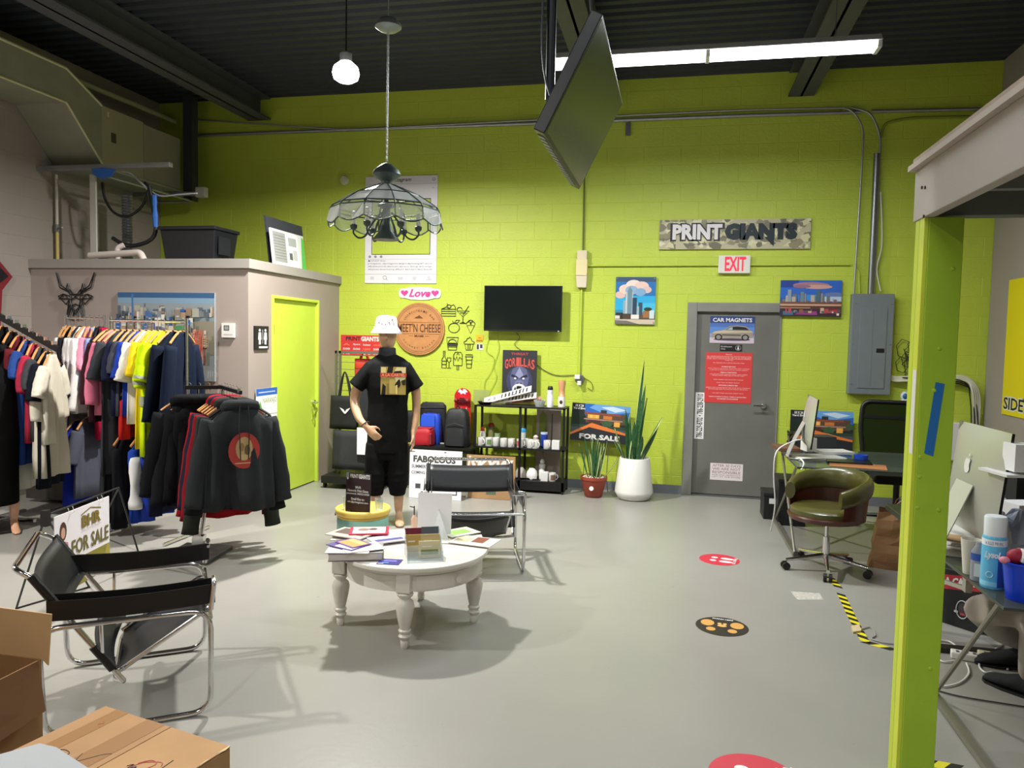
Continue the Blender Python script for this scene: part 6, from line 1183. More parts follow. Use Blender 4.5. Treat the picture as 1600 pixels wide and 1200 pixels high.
p = V(sx(757, 8.3), 8.3, zt2); tag(MB().lathe([(0, 0), (.06, 0), (.09, .03), (.088, .032), (.058, .004), (0, .004)], p, 20).build('dark_tray', mat('2a2c2a', .4, .3), smooth=True), 'dark shallow tray at the left end of the shelf top', 'tray')
tag(MB().bb((sx(740, 8.4), 8.36, zt2), (sx(765, 8.4), 8.366, zt2+.16)).build('clear_card', glass('cfd890', .6)), 'clear acrylic card standing behind the dark tray', 'card')
# pinkish panel leaning behind the shelf
f = Fr((sx(838, 8.56), 8.545, .0), (1, 0, 0), (0, .02, 1), sx(876, 8.56)-sx(838, 8.56), .92); t = board('leaning_panel', 'pinkish grey panel with green shapes leaning behind the shelf', 'panel', f, .01, S('a89a90'))
art(f, [('7c8f2c', [(.12, .55), (.12, .9), (.25, .97), (.42, .9), (.42, .55), (.3, .4)]), ('4a4a3c', [(.6, .5), (.62, .93), (.66, .93), (.66, .55)])], t, .01)
# gorilla poster (dark panel with red gothic lettering and a generic roaring ape face)
f = Fr((onY(785, 609, 8.56).x, 8.545, 1.0), (1, 0, 0), (0, .02, 1), .405, .575); t = board('gorilla_poster', 'black gorilla poster with red lettering leaning on the wall above the shelf', 'poster', f, .012, S('24252c'))
it = [('383a58', cir(.5, .38, .38, .30, 20)), ('5a5c80', [(.22, .45), (.3, .62), (.5, .7), (.7, .62), (.78, .45), (.72, .2), (.5, .1), (.28, .2)]), ('8c8eae', [(.38, .5), (.5, .66), (.62, .5), (.5, .44)]), ('20223a', [(.25, .47), (.46, .42), (.44, .47), (.28, .52)]), ('20223a', [(.75, .47), (.54, .42), (.56, .47), (.72, .52)]),
      ('e0e2ec', cir(.38, .435, .035, .018)), ('e0e2ec', cir(.62, .435, .035, .018)), ('7476a0', cir(.5, .33, .13, .07)), ('16172a', cir(.45, .33, .03, .02)), ('16172a', cir(.55, .33, .03, .02)), ('d8d8e2', cir(.5, .22, .2, .11)), ('14151e', cir(.5, .2, .15, .085)), ('b04048', cir(.5, .17, .09, .04)), ('e8e4dc', [(.40, .27), (.43, .27), (.415, .2)]), ('e8e4dc', [(.57, .27), (.60, .27), (.585, .2)])]
art(f, it, t, .012)
text('THREAT', f, (.25, .90, .75, .95), S('b04038'), t, .015, bold=.02)
for i, c_ in enumerate('GORILLAS'):
    u = .07+.11*i; k = abs(i-3.5)/3.5; text(c_, f, (u, .68-.06*k*k, u+.10, .86-.04*k), S('c4483e'), t, .0155, bold=.03)
# red skateboard
xs = onY(722, 640, 8.45).x; pts = []
for i in range(24):
    a = 2*PI*i/24; pts.append((xs+.1*math.cos(a), 8.47, .72+.30*(1 if math.sin(a) > 0 else -1)+.10*math.sin(a)))
t = thing('skateboard', 'red skateboard standing upright behind the backpack', 'skateboard', (xs, 8.47, .3)); MB().prism([V(p[0], p[1]-.002*(p[2]-.7), p[2]) for p in pts], (0, .012, 0)).build('deck', S('c2202a', rough=.3), t)
for zz_ in (.98, .48):
    MB().bar((xs-.07, 8.43, zz_), (xs+.07, 8.43, zz_), .02, .02).bb((xs-.03, 8.44, zz_-.03), (xs+.03, 8.47, zz_+.03)).build('truck', CHROME, t)
    for s in (-1, 1): MB().cyl((xs+s*.085, 8.43, zz_), (xs+s*.055, 8.43, zz_), .026, n=14).build('wheel', S('8a1a20'), t, smooth=True)
f = Fr((xs-.06, 8.468, 1.02), (1, 0, 0), (0, 0, 1), .12, .09); art(f, [('f0ecec', [(0, .6), (.2, 1), (.5, .7), (.5, 1), (.8, .95), (1, .6), (.75, .55), (.8, .3), (.5, .45), (.3, .25), (.25, .5)])], t, .0); f = Fr((xs-.03, 8.468, .6), (1, 0, 0), (0, 0, 1), .09, .3); text('DECK', f, (.1, .0, .9, 1), WHITE, t, .001, rot=1, bold=.03)
# low dark cabinet with bags
cx0, cx1 = onY(640, 692, 8.1).x, onY(741, 692, 8.1).x
t = thing('low_cabinet', 'low dark cabinet under the bags', 'cabinet', ((cx0+cx1)/2, 8.2, 0)); MB().bb((cx0, 8.0, .03), (cx1-.02, 8.42, .46)).build('body', mat('20240f', .5), t); MB().bb((cx0-.02, 7.98, .46), (cx1, 8.44, .485)).build('top', mat('12140f', .4), t)
def bag(name, label, x0, x1, y0, y1, z0, z1, c, top=.9, n=18, rough=.6, cat='bag', parts=()):
    t = thing(name, label, cat, ((x0+x1)/2, (y0+y1)/2, z0)); cx, cy = (x0+x1)/2, (y0+y1)/2; hx, hy = (x1-x0)/2, (y1-y0)/2; r = random.Random(name+label)
    def rgx(z, s, e=.35): return [V(cx+hx*s*math.copysign(abs(math.cos(a))**e, math.cos(a)), cy+hy*s*math.copysign(abs(math.sin(a))**e, math.sin(a)), z+.006*math.sin(5*a+z*30)) for a in [2*PI*k/n for k in range(n)]]
    H_ = z1-z0; MB().loft([rgx(z0, .94), rgx(z0+.03*H_, 1), rgx(z0+.4*H_, 1.0), rgx(z0+.75*H_, top+(1-top)*.5), rgx(z0+.93*H_, top), rgx(z1, top*.8)]).build('body', mat(c, rough, noise=.08, bump=.3, bscale=18), t, smooth=True)
    return t
zc = .4855
b_ = bag('cooler_bag', 'red insulated cooler bag on the low cabinet', onY(644, 690, 8.08).x, onY(676, 690, 8.08).x, 8.02, 8.2, zc, zc+.19, 'b01c28', .95); b2 = ORG[b_.name]; MB().bb((b2.x-.11, 8.04, zc+.187), (b2.x+.11, 8.18, zc+.20)).build('flap', mat('8f1620', .6), b_, bevel=.006); MB().bb((b2.x+.1, 8.0, zc+.02), (b2.x+.13, 8.05, zc+.14)).build('side_tab', mat('7a1420', .6), b_, bevel=.005)
b_ = bag('cooler_bag', 'bright blue insulated bag behind the red one', onY(656, 670, 8.26).x, onY(689, 670, 8.26).x, 8.21, 8.34, zc+.0, zc+.34, '1440b8', .85); q = ORG[b_.name]; MB().bb((q.x-.09, 8.2, zc+.2), (q.x+.07, 8.208, zc+.33)).build('front_panel', mat('2052cc', .6), b_)
b_ = bag('duffel_bag', 'black box bag with a zip lid behind the blue bag', onY(656, 640, 8.37).x, onY(697, 640, 8.37).x, 8.345, 8.43, zc, zc+.46, '141416', .95); q = ORG[b_.name]; MB().tube([(q.x-.15, 8.34, zc+.40), (q.x+.15, 8.34, zc+.41)], .005, 6).build('zip', mat('3a3a3e', .4), b_)
bag('black_bag', 'black bag at the wall end of the low cabinet behind the mannequin', onY(634, 650, 8.3).x, onY(652, 650, 8.3).x, 8.22, 8.36, zc, zc+.36, '0f1012', .8)
b_ = bag('backpack', 'black backpack standing at the shelf side of the low cabinet', onY(697, 670, 8.15).x, onY(734, 670, 8.15).x, 8.04, 8.24, zc, zc+.42, '17181b', .82); q = ORG[b_.name]
bag_p = MB(); bag_p.loft([[V(q.x+.11*s_*math.copysign(abs(math.cos(a))**.5, math.cos(a)), 8.045-.045*(0 if math.sin(a) > 0 else abs(math.sin(a))**.6), z) for a in [2*PI*k/16 for k in range(16)]] for z, s_ in ((zc+.02, 1.0), (zc+.12, 1.05), (zc+.19, .95), (zc+.21, .8))]); bag_p.build('front_pocket', mat('1d1e22', .6), b_, smooth=True)
MB().tube([(q.x-.10, 8.03, zc+.24), (q.x, 8.02, zc+.27), (q.x+.10, 8.03, zc+.24)], .004, 6).build('zip', mat('3c3d42', .4), b_); MB().tube(spline([(q.x-.03, 8.14, zc+.41), (q.x, 8.14, zc+.46), (q.x+.03, 8.14, zc+.41)], 4), .007, 6).build('handle', BLACK, b_)
for px, c, lb in ((694, 'b8b8b4', 'white tag lying before the backpack'), (716, '8e8e8c', 'grey folded strap lying on the cabinet edge')): p = onZ(px, 694, zc+.001); tag(MB().bb(p+V(-.05, -.0, 0), p+V(.05, .03, .012)).build('tag_card', S(c), bevel=.003), lb, 'tag')
# white and brown signs on the floor
f = Fr((onY(641, 703, 7.55).x, 7.53, 0.002), (1, 0, 0), (0, .04, 1), .575, .515); t = board('white_sign', 'white FABOLOUS SUMMERTIME SHOOTOUT sign leaning at the low cabinet', 'sign', f, .006, S('e2e0e6'))
ST = S('3a3d38'); text('FABOLOUS', f, (.07, .74, .88, .88), ST, t, .0065, bold=.045); text('SUMMERTIME SHOOTOUT 3', f, (.04, .62, .94, .69), ST, t, .0065, bold=.02); text('COMING SOON', f, (.04, .50, .5, .56), ST, t, .0065, bold=.02)
for u in (.12, .30, .63, .79): art(f, [('4a4a50', rc(u, .2, u+.10, .3))], t, .006)
art(f, [('3a3a3e', rc(.66, .1, .92, .12)), ('3a3a3e', rc(.9, .1, .92, .25)), ('55565a', rc(.02, .95, .1, .965)), ('55565a', rc(.66, .955, .7, .975))], t, .0065)
for u in (.15, .85): MB().bar(f.p(u, .9, -.01), V(f.p(u, 0).x, 7.75, .0), .02, .01).build('prop_leg', WHITE, t)
f = Fr((onY(729, 720, 7.72).x, 7.72, .002), (1, 0, 0), (0, .05, 1), .53, .46); t = board('brown_sign', 'brown cardboard sign with white script lettering behind the tube chair', 'sign', f, .012, S('a9845c'))
text('SKYW', f, (.05, .62, .97, .92), WHITE, t, .0125, bold=.05, slant=.3); art(f, [('e4dcd0', [(.0, .6), (.05, .97), (.09, .97), (.05, .6)]), ('5c6a58', rc(.42, .1, .62, .22)), ('d8d0c4', rc(0, 0, .04, .3)), ('e0dcd4', [(.0, .5), (.06, .3), (.08, .5)])], t, .012)
# grid rack with bags
gx0, gx1 = onY(523, 700, 8.0).x, onY(603, 700, 8.0).x
t = thing('grid_rack', 'grey wire grid rack on black casters beside the partition', 'rack', ((gx0+gx1)/2, 8.0, 0))
for x in (gx0, gx0+.05, gx1): MB().bb((x, 7.99, .06), (x+.022, 8.012, 1.53)).build('post', mat('6f6d66', .4, .5), t)
MB().bb((gx0, 7.99, 1.50), (gx1+.02, 8.012, 1.53)).build('top_rail', mat('6f6d66', .4, .5), t)
for k in range(16): MB().cyl((gx0, 8.0, .28+.08*k), (gx1, 8.0, .28+.08*k), .003, n=6).build('wire', mat('6f6d66', .4, .5), t)
MB().bb((gx0-.02, 7.7, .06), (gx1+.05, 8.3, .14)).build('base', BLKM, t)
for x in (gx0, gx1): 
    for y in (7.76, 8.25): MB().cyl((x-.012, y, .03), (x+.012, y, .03), .03, n=14).bb((x-.016, y-.016, .03), (x+.016, y+.016, .07)).build('caster', BLKM, t)
def tote(name, label, x0, x1, z0, z1, y, c, zt_=None, parts=None, skew=.0):
    t = thing(name, label, 'bag', ((x0+x1)/2, y, z0)); w_ = x1-x0
    b = MB(); N = 14
    b.loft([[V(x0+skew*(z1-z)+w_*(.5+.5*math.copysign(abs(math.cos(a))**.5, math.cos(a))), y-.03*math.sin(a)*(1+.3*math.sin(3*a+z*9)), z) for a in [2*PI*k/N for k in range(N)]] for z in [z1-(z1-z0)*k/6 for k in range(7)]]); b.build('body', mat(c, .75, noise=.1, bump=.3, bscale=14), t, smooth='all')
    if zt_:
        for dy in (-.025, .025): MB().tube(spline([(x0+w_*.3, y+dy, z1-.01), (x0+w_*.38, y+dy*.6, z1+(zt_-z1)*.6), (x0+w_*.48, y, zt_), (x0+w_*.6, y+dy*.6, z1+(zt_-z1)*.6), (x0+w_*.7, y+dy, z1-.01)], 5), .009, 6).build('handle', mat(c, .75), t)
    return t
a_ = onY(515, 618, 7.9); b_ = onY(560, 672, 7.9)
t = tote('tote_bag', 'black tote bag with a white winged emblem hanging on the grid rack', a_.x, b_.x, b_.z, a_.z, 7.93, '121214', a_.z+.27, skew=-.04)
f = Fr(((a_.x+b_.x)/2-.05, 7.893, (a_.z+b_.z)/2-.03), (1, 0, 0), (0, 0, 1), .13, .10); art(f, [('e4e4e6', [(0, .9), (.35, .7), (.5, .5), (.65, .7), (1, .9), (.8, .55), (.55, .2), (.45, .2), (.2, .55)]), ('2a2a30', [(.4, .6), (.5, .42), (.6, .6), (.5, .7)])], t, .0, 'emblem')
a_ = onY(520, 672, 7.85); b_ = onY(583, 736, 7.85); tote('apron', 'large charcoal bag hanging low on the grid rack', a_.x, b_.x, b_.z, a_.z, 7.86, '26272b', skew=-.03)
a_ = onY(548, 560, 8.1); b_ = onY(585, 630, 8.1); tote('red_bag', 'red bag hanging behind the mannequin shoulder', a_.x+.06, b_.x, b_.z, a_.z, 8.08, 'b8301c', a_.z+.1)
a_ = onY(560, 598, 7.88); b_ = onY(592, 660, 7.88); tote('black_bag', 'black bag hanging behind the mannequin elbow', a_.x, b_.x, b_.z, a_.z, 7.82, '1a1c24')
f = Fr((onY(558, 668, 7.78).x, 7.78, onY(560, 710, 7.78).z), (1, 0, 0), (0, 0, 1), .42, .30); t = board('paper_bag_white', 'white paper panel hanging behind the mannequin thighs', 'paper', f, .004, S('e4e4e6')); art(f, [('b8b8bc', rc(0, .0, .01, 1))], t, .004)
# FOR SALE yard sign and its print, twice
def house_print(fr, t, sale=True):
    it = [('2a66b8', rc(0, .55, 1, 1)), ('6aa0d8', [(.3, .9), (.6, .75), (1, .85), (1, 1), (.4, 1)]), ('c8dcec', [(.5, .93), (.75, .82), (.95, .9), (.7, .97)]), ('20242a', rc(0, .45, .22, 1)), ('1c2a20', cir(.12, .6, .14, .18)), ('5a4438', rc(.25, .5, .95, .78)), ('8a4a34', rc(.22, .72, .85, .78)), ('e8a040', rc(.28, .62, .48, .72)), ('f0c060', rc(.32, .63, .36, .71)), ('f0c060', rc(.42, .63, .46, .71)), ('c87838', rc(.55, .62, .7, .71)), ('b08878', rc(.22, .58, .9, .61)),
          ('4a3028', rc(.3, .46, .5, .57)), ('e8a848', rc(.74, .44, .84, .57)), ('3c5a38', cir(.62, .5, .09, .09)), ('3c5a38', cir(.95, .6, .07, .08)), ('8c98a0', [(.55, .3), (1, .3), (1, .42), (.7, .44)]), ('30363a', rc(.5, .78, .6, .86)), ('2e4434', rc(0, .36, 1, .44)), ('4a5058', rc(0, .2, 1, .36)), ('7a8288', [(.4, .42), (.62, .42), (.9, .2), (.3, .2)])]
    it += [('e07a38', [(0, .12), (0, .2), (.36, .5), (1, .27), (1, .20)]), ('2a2c30', [(0, 0), (1, 0), (1, .22), (.32, .38), (0, .14)])]
    art(fr, it, t, .006); text('18 X 24', fr, (.06, .90, .20, .97), WHITE, t, .012, bold=.04); text('Yard Sign', fr, (.02, .82, .23, .89), WHITE, t, .012, bold=.04)
    if sale: text('FOR SALE', fr, (.16, .06, .85, .20), WHITE, t, .012, bold=.05)
f = Fr((-1.135, 8.50, .575), (1, 0, -.045), (.05, .0, 1), .655, .425); t = board('house_sign', 'FOR SALE yard sign with a house picture behind the potted plants', 'sign', f, .006, S('24262a')); house_print(f, t)
for u in (.28, .68): MB().tube([f.p(u, .02, .003), f.p(u, -.9, .003), V(f.p(u, 0).x, 8.5, 0)], .004, 6).build('stake', STEEL, t)
f = Fr((1.235, 8.50, .60), (1, 0, 0), (0, 0, 1), .63, .41); t = board('house_sign', 'second house picture yard sign behind the office desk computer', 'sign', f, .006, S('24262a')); house_print(f, t, False)
for u in (.28, .68): MB().cyl(f.p(u, .02, .003), V(f.p(u, 0).x, 8.497, 0), .004, n=6).build('stake', STEEL, t)
# potted snake plants
LG = mat('2e5a34', .4, noise=.45, nscale=30); LY = mat('c4cc84', .4)
def leaf_(parent, base, tip, w_, bow, tw=0.6):
    base = Vector(base); tip = Vector(tip); mid = (base+tip)/2+bow; path = [base*(1-t_)**2+mid*2*t_*(1-t_)+tip*t_*t_ for t_ in [i/9 for i in range(10)]]
    b = MB(); n0 = len(path); sd = V(math.cos(tw*3), math.sin(tw*3), 0)
    for i, p in enumerate(path):
        t_ = i/9; wd = w_*(.55+.9*t_*(1-t_)*1.6)*(1-t_**5); s2 = (Matrix.Rotation(tw*t_, 3, 'Z') @ sd); nn = V(-s2.y, s2.x, 0)
        b.v += [p-s2*wd, p-s2*wd*.66+nn*.006, p+nn*.012, p+s2*wd*.66+nn*.006, p+s2*wd, p-nn*.004]
    for i in range(9):
        for k in range(6):
            a = i*6+k; c = i*6+(k+1) % 6; b.f.append([a, c, c+6, a+6]); b.m.append(1 if k in (0, 3) else 0)
    b.build('leaf', [LG, LY], parent, smooth=True)
P1 = V(-.385, 8.21, 0)
t = thing('snake_plant', 'tall snake plant in a large white tapered pot', 'plant', P1)
MB().lathe([(0, 0), (.14, 0), (.17, .01), (.205, .075), (.205, .09), (.163, .44), (.158, .452), (.148, .452), (.146, .43), (0, .42)], P1, 40).build('pot', S('e6e4de', rough=.4), t, smooth=True)
MB().lathe([(0, .415), (.146, .42), (.146, .425), (0, .43)], P1, 24).build('soil', mat('4a3626', .9, noise=.4, nscale=60), t)
for bx_, by, tx, tz, w_, tw in ((-.07, 0, -.10, .98, .030, .2), (-.035, .02, -.06, .92, .032, .9), (.0, -.02, -.01, .85, .034, .1), (-.02, .03, .06, 1.52, .028, .8), (-.0, .0, .08, 1.25, .032, 1.6), (.03, .02, .10, 1.10, .028, .3), (.06, 0, .25, .90, .036, .5), (.07, -.02, .21, .80, .030, .2), (.05, -.04, .16, .72, .032, 1.2), (-.09, -.02, -.19, .76, .028, .4), (-.05, -.05, -.03, .64, .03, .6), (.03, -.06, .07, .70, .034, .1), (-.1, .02, -.2, .63, .026, .8)):
    leaf_(t, P1+V(bx_*1.1, by, .42), P1+V(tx*1.15, by*1.5, tz), w_*1.0, V(.02*math.sin(tx*40), 0, .05), tw)
P2 = V(-.82, 8.19, 0)
t = thing('snake_plant', 'small snake plant in a terracotta pot with a white emblem', 'plant', P2)
MB().lathe([(0, 0), (.085, 0), (.095, .01), (.135, .17), (.142, .19), (.148, .195), (.148, .225), (.138, .227), (.13, .2), (0, .19)], P2, 32).build('pot', mat('94402e', .6, noise=.08), t, smooth=True)
MB().cyl(P2+V(-.01, -.125, .11), P2+V(-.01, -.133, .112), .024, n=16).build('emblem', WHITE, t)
g = MB(); rr = random.Random(8)
for i in range(70): a = rr.random()*6.28; r1 = .125*math.sqrt(rr.random()); g.ell(P2+V(r1*math.cos(a), r1*math.sin(a), .212+.006*rr.random()), (.012, .012, .008), 6, 4)
o = g.build('pebbles', mat('d8cdb8', .6), t); o['kind'] = 'stuff'
for i in range(17):
    a = rr.random()*6.28; r1 = .09*rr.random(); rt = r1+.03+.10*rr.random(); h_ = .38+.24*rr.random(); leaf_(t, P2+V(r1*math.cos(a), r1*math.sin(a)*.8, .2), P2+V(rt*math.cos(a), rt*math.sin(a)*.6, .2+h_*.75), .010+.008*rr.random(), V(0, 0, .03), rr.random()*2)
leaf_(t, P2+V(.1, 0, .2), P2+V(.27, -.05, .45), .014, V(.02, 0, .0), .4)
# ================================================================== FLOOR MARKS
def floor_disc(label, px, py, r, c, items, rot, txt):
    p = onZ(px, py); ca, sa = math.cos(rot), math.sin(rot); f = Fr(p-V(ca, sa, 0)*r-V(-sa, ca, 0)*r+V(0, 0, .0), (ca, sa, 0), (-sa, ca, 0), 2*r, 2*r)
    t = thing('floor_sticker', label, 'sticker', p); MB().cyl(p, p+V(0, 0, .0012), r, n=48).build('disc', S(c, rough=.4), t); art(f, items, t, .0012)
    for (s, bx_) in txt: text(s, f, bx_, WHITE, t, .0035, bold=.03)
    return t
def shoe(cx, cy, c, fl=1): return [(c, cir(cx, cy+.13, .085, .17)), (c, cir(cx, cy-.19, .07, .085))]
IT = shoe(.36, .55, 'e9e2dc')+shoe(.64, .55, 'e9e2dc')
floor_disc('round red floor sticker with two white footprints nearest the back wall', 1124, 874.5, .155, 'c22a40', IT, -PI/2-.2, [('THANK YOU', (.2, .86, .8, .93))] if False else [('THANK YOU', (.22, .84, .78, .92))])
floor_disc('round black floor sticker with gold shoe prints', 1128, 979, .155, '24201c', [('c9964e', cir(.22, .62, .13, .17)), ('c9964e', cir(.3, .3, .09, .10)), ('c9964e', cir(.78, .62, .13, .17)), ('c9964e', cir(.7, .3, .09, .10)), ('d8a860', cir(.5, .52, .09, .06)), ('d8a860', cir(.45, .62, .04, .05)), ('d8a860', cir(.55, .62, .04, .05))], -.1, [('STAND HERE', (.3, .84, .7, .9))])
floor_disc('round red floor sticker with footprints nearest the camera', 1178, 1216, .175, 'c22a40', IT, -PI/2-.15, [('THANK YOU', (.12, .80, .88, .90)), ('FOR SOCIAL DISTANCING', (.2, .72, .8, .76))])
p = onZ(1260, 931); tag(MB().prism([onZ(x, y) for x, y in ((1235, 924), (1281, 927), (1286, 937), (1246, 937))], (0, 0, .0006)).build('tape_residue', mat('b8b4aa', .6, noise=.3, nscale=40)), 'pale worn tape patch on the floor by the swivel chair', 'tape')
def hazard(label, pts, w_=.05):
    t = thing('hazard_tape', label, 'tape', onZ(*pts[0])); P = [onZ(*q) for q in pts]; k = 0; m2 = (mat('17160f', .5), mat('d8cc1c', .5)); i = 0; 
    for a_, b_ in zip(P, P[1:]):
        L = (b_-a_).length; n = max(1, int(L/.045)); d_ = (b_-a_)/L; s_ = V(-d_.y, d_.x, 0)
        for j in range(n):
            u0, u1 = L*j/n, L*(j+1)/n; sk = .02
            MB().prism([a_+d_*(u0-sk)-s_*w_/2, a_+d_*(u1-sk)-s_*w_/2, a_+d_*(u1+sk)+s_*w_/2, a_+d_*(u0+sk)+s_*w_/2], (0, 0, .0012)).build('stripe', m2[i % 2], t); i += 1
    return t
hazard('short piece of black and yellow tape under the swivel chair caster', [(1297, 902), (1310, 918)])
hazard('black and yellow floor tape strip leading past the green post', [(1314, 928), (1330, 962), (1344, 988), (1352, 1003), (1398, 1016)])
hazard('black and yellow floor tape at the lower edge right of the post', [(1440, 1190), (1500, 1201)], .06)
tag(MB().prism([onZ(x, y) for x, y in ((1330, 981), (1342, 978), (1346, 988), (1333, 990))], (0, 0, .012)).build('cable_plug', mat('c8b48c', .5)), 'small loose beige connector lying on the hazard tape', 'connector')
tag(MB().tube(spline([onZ(x, y, .006) for x, y in ((1344, 984), (1360, 980), (1368, 992), (1362, 998), (1380, 1004), (1396, 1006))], 5), .004, 6).build('floor_cable', mat('8c8c88', .5)), 'thin grey cable curling beside the hazard tape', 'cable')
# ================================================================== OFFICE CORNER
GLS = glass('5e665a', .5, .05); FR = mat('8d897c', .35, .6)
def glass_desk(label, x0, x1, y0, y1, z, sup):
    t = thing('glass_desk', label, 'desk', ((x0+x1)/2, (y0+y1)/2, 0)); MB().bb((x0, y0, z-.012), (x1, y1, z)).build('glass_top', GLS, t, bevel=.002)
    for x in sup:
        MB().bar((x, y0+.05, .02), (x, y1+.2, .02), .035, .025).build('floor_runner', FR, t); (MB().cyl((x, y0+.08, .03), (x, y1-.1, z-.014), .011, n=8).build('rod', FR, t) if x < 1.1 or x > 2.1 else None); MB().cyl((x, y1+.15, .03), (x, y0+.15, z-.014), .011, n=8).build('rod', FR, t)
        MB().bar((x, y0+.05, z-.02), (x, y1-.05, z-.02), .025, .012).build('top_rail', FR, t)
    return t
ZD = .74
glass_desk('glass office desk with crossed rods in the back corner', .98, 2.3, 6.28, 7.40, ZD, (1.0, 2.2))
def imac(label, TLp, TRp, zb, zd, logo=True):
    """computer seen from behind; TLp, TRp: its upper corners as seen"""
    U = (TRp-TLp); W_ = U.length; U.normalize(); H_ = TLp.z-zb; back = U.cross(V(0, 0, 1)).normalized()
    if back.dot(CAM-TLp) < 0: back = -back
    Vv = (V(0, 0, 1)-back*.10).normalized(); f = Fr(TLp-V(0, 0, H_)+back*.10*H_, U, Vv, W_, H_); t = thing('desktop_computer', label, 'computer', V(f.p(.5, 0).x, f.p(.5, 0).y, zd))
    AL = mat('bfc1b8', .35, .5); n = f.N if f.N.dot(back) > 0 else -f.N
    MB().prism([f.p(0, 0), f.p(1, 0), f.p(1, 1), f.p(0, 1)], -n*.012).build('display', mat('0c0d0f', .15), t)
    bk = MB(); K = 10
    bk.grid(lambda u, v: f.p(u, v)+n*(.042*(math.sin(PI*u)**.6)*(math.sin(PI*v)**.6)), K, K); bk.build('aluminium_back', AL, t, smooth='all')
    st0 = f.p(.5, .45)+n*.04; base = V(f.p(.5, 0).x, f.p(.5, 0).y, zd); g = MB()
    foot = [base+n*.02, base+n*.14]; path = [st0, f.p(.5, .1)+n*.09, V(foot[1].x, foot[1].y, zd+.03), V(foot[1].x, foot[1].y, zd+.005), V(foot[0].x, foot[0].y, zd+.004)-n*.08]
    path = rounded(path, .02); hw = U*.095
    g.loft([[p-hw, p+hw, p+hw+V(0, 0, .005)+n*.003, p-hw+V(0, 0, .005)+n*.003] for p in path]); g.build('stand', mat('c9cac6', .35, .4), t)
    if logo:
        c_ = f.p(.5, .62)+n*.0435; s_ = H_*.075
        pts = []
        for i in range(28):
            a = 2*PI*i/28; r = 1-.12*math.cos(2*a)*0; x = .86*math.cos(a)*(1+.10*math.sin(a)); y = math.sin(a); 
            if abs(a-PI/2) < .35: y -= .22*(1-abs(a-PI/2)/.35)
            if abs(a-3*PI/2) < .3: y += .12*(1-abs(a-3*PI/2)/.3)
            if x > .5 and -.25 < y < .55: x -= .34*math.cos((y-.15)*3.0)
            pts.append(c_+U*x*s_+Vv*y*s_)
        MB().prism(pts, n*.0012).build('fruit_logo', WHITE, t); MB().prism([c_+U*(.05*s_)+Vv*(1.0*s_), c_+U*(.42*s_)+Vv*(1.25*s_), c_+U*(.38*s_)+Vv*(1.62*s_), c_+U*(.02*s_)+Vv*(1.35*s_)], n*.0012).build('logo_leaf', WHITE, t)
    return t
imac('thin silver desktop computer seen almost edge on in the back corner', onZ(1263, 616, 1.27), onZ(1278, 624, 1.27), .86, ZD+.001, True)
def pile(name, label, px, py, z, w_, d_, h_, rot, c, cat='paper', n=1, rough=.7):
    p = onZ(px, py, z); R = Matrix.Rotation(rot, 3, 'Z'); b = MB(); rr = random.Random(label)
    t = thing(name, label, cat, p)
    for i in range(n): R2 = Matrix.Rotation(rot+rr.uniform(-.2, .2), 3, 'Z') if n > 1 else R; MB().box(p+V(0, 0, (i+.5)*h_/n), (w_, d_, h_/n*.9), R2).build('sheet' if n > 1 else 'body', mat(c, rough), t)
    return t
pile('paper_stack', 'loose white papers spread over the corner glass desk', 1275, 716, ZD+.001, .42, .25, .02, .2, 'd8d6d0', n=4)
pile('tablet', 'black tablet lying on the corner glass desk edge', 1325, 722, ZD+.001, .34, .24, .015, -.1, '111214', 'tablet', rough=.3)
pile('brown_folder', 'brown folder under the black tablet', 1340, 728, ZD+.0005, .42, .26, .004, -.2, 'a0683c', 'folder')
pile('white_box', 'white tape dispenser box on the corner glass desk', 1263, 705, ZD+.022, .09, .12, .13, .3, 'e2e0da', 'box')
pile('white_folder', 'white envelope lying on the papers of the corner desk', 1302, 708, ZD+.022, .28, .2, .025, .3, 'dcdcd6', 'envelope')
pile('brown_box', 'brown wooden tray at the desk end beside the grey door', 1228, 702, ZD+.001, .2, .3, .03, .1, '6b4634', 'tray')
pile('dark_printer', 'dark receipt printer behind the papers of the corner desk', 1282, 696, ZD+.001, .22, .2, .1, .2, '2c2e30', 'printer')
q = onZ(1345, 716, ZD+.02); t = thing('tape_roll', 'thick blue tape roll on the corner glass desk', 'tape', q-V(0, 0, .018)); MB().lathe([(.035, -.018), (.055, -.018), (.055, .03), (.035, .03), (.035, -.018)], q, 24).build('roll', S('1c50c8'), t, smooth=True)
q = onZ(1237, 690, ZD+.03); t = thing('trinket_sculpture', 'small dark tangled ornament beside the computer stand', 'ornament', q-V(0, 0, .03)); rr = random.Random(9)
for i in range(7): MB().tube([q+V(.05*rr.uniform(-1, 1), .05*rr.uniform(-1, 1), .14*rr.random()-.02) for _ in range(5)], .009, 6).build('twig', mat('3a2e22', .5), t, smooth=True)
tag(MB().tube(spline([onY(1256, 686, 6.7), onY(1238, 690, 6.6), onY(1214, 705, 6.5), onY(1209, 740, 6.5), onY(1211, 790, 6.55), onY(1204, 830, 6.7)], 6), .006, 6).build('white_cable', WHITE, smooth=True), 'white cable looping down from the corner desk to the floor', 'cable')
tag(MB().tube(spline([onY(1250, 716, 6.35), onY(1256, 724, 6.3), onY(1252, 734, 6.28)], 4), .006, 6).build('white_cable', WHITE, smooth=True), 'short white cable hanging over the front of the corner desk', 'cable')
q = onZ(1214, 820); 
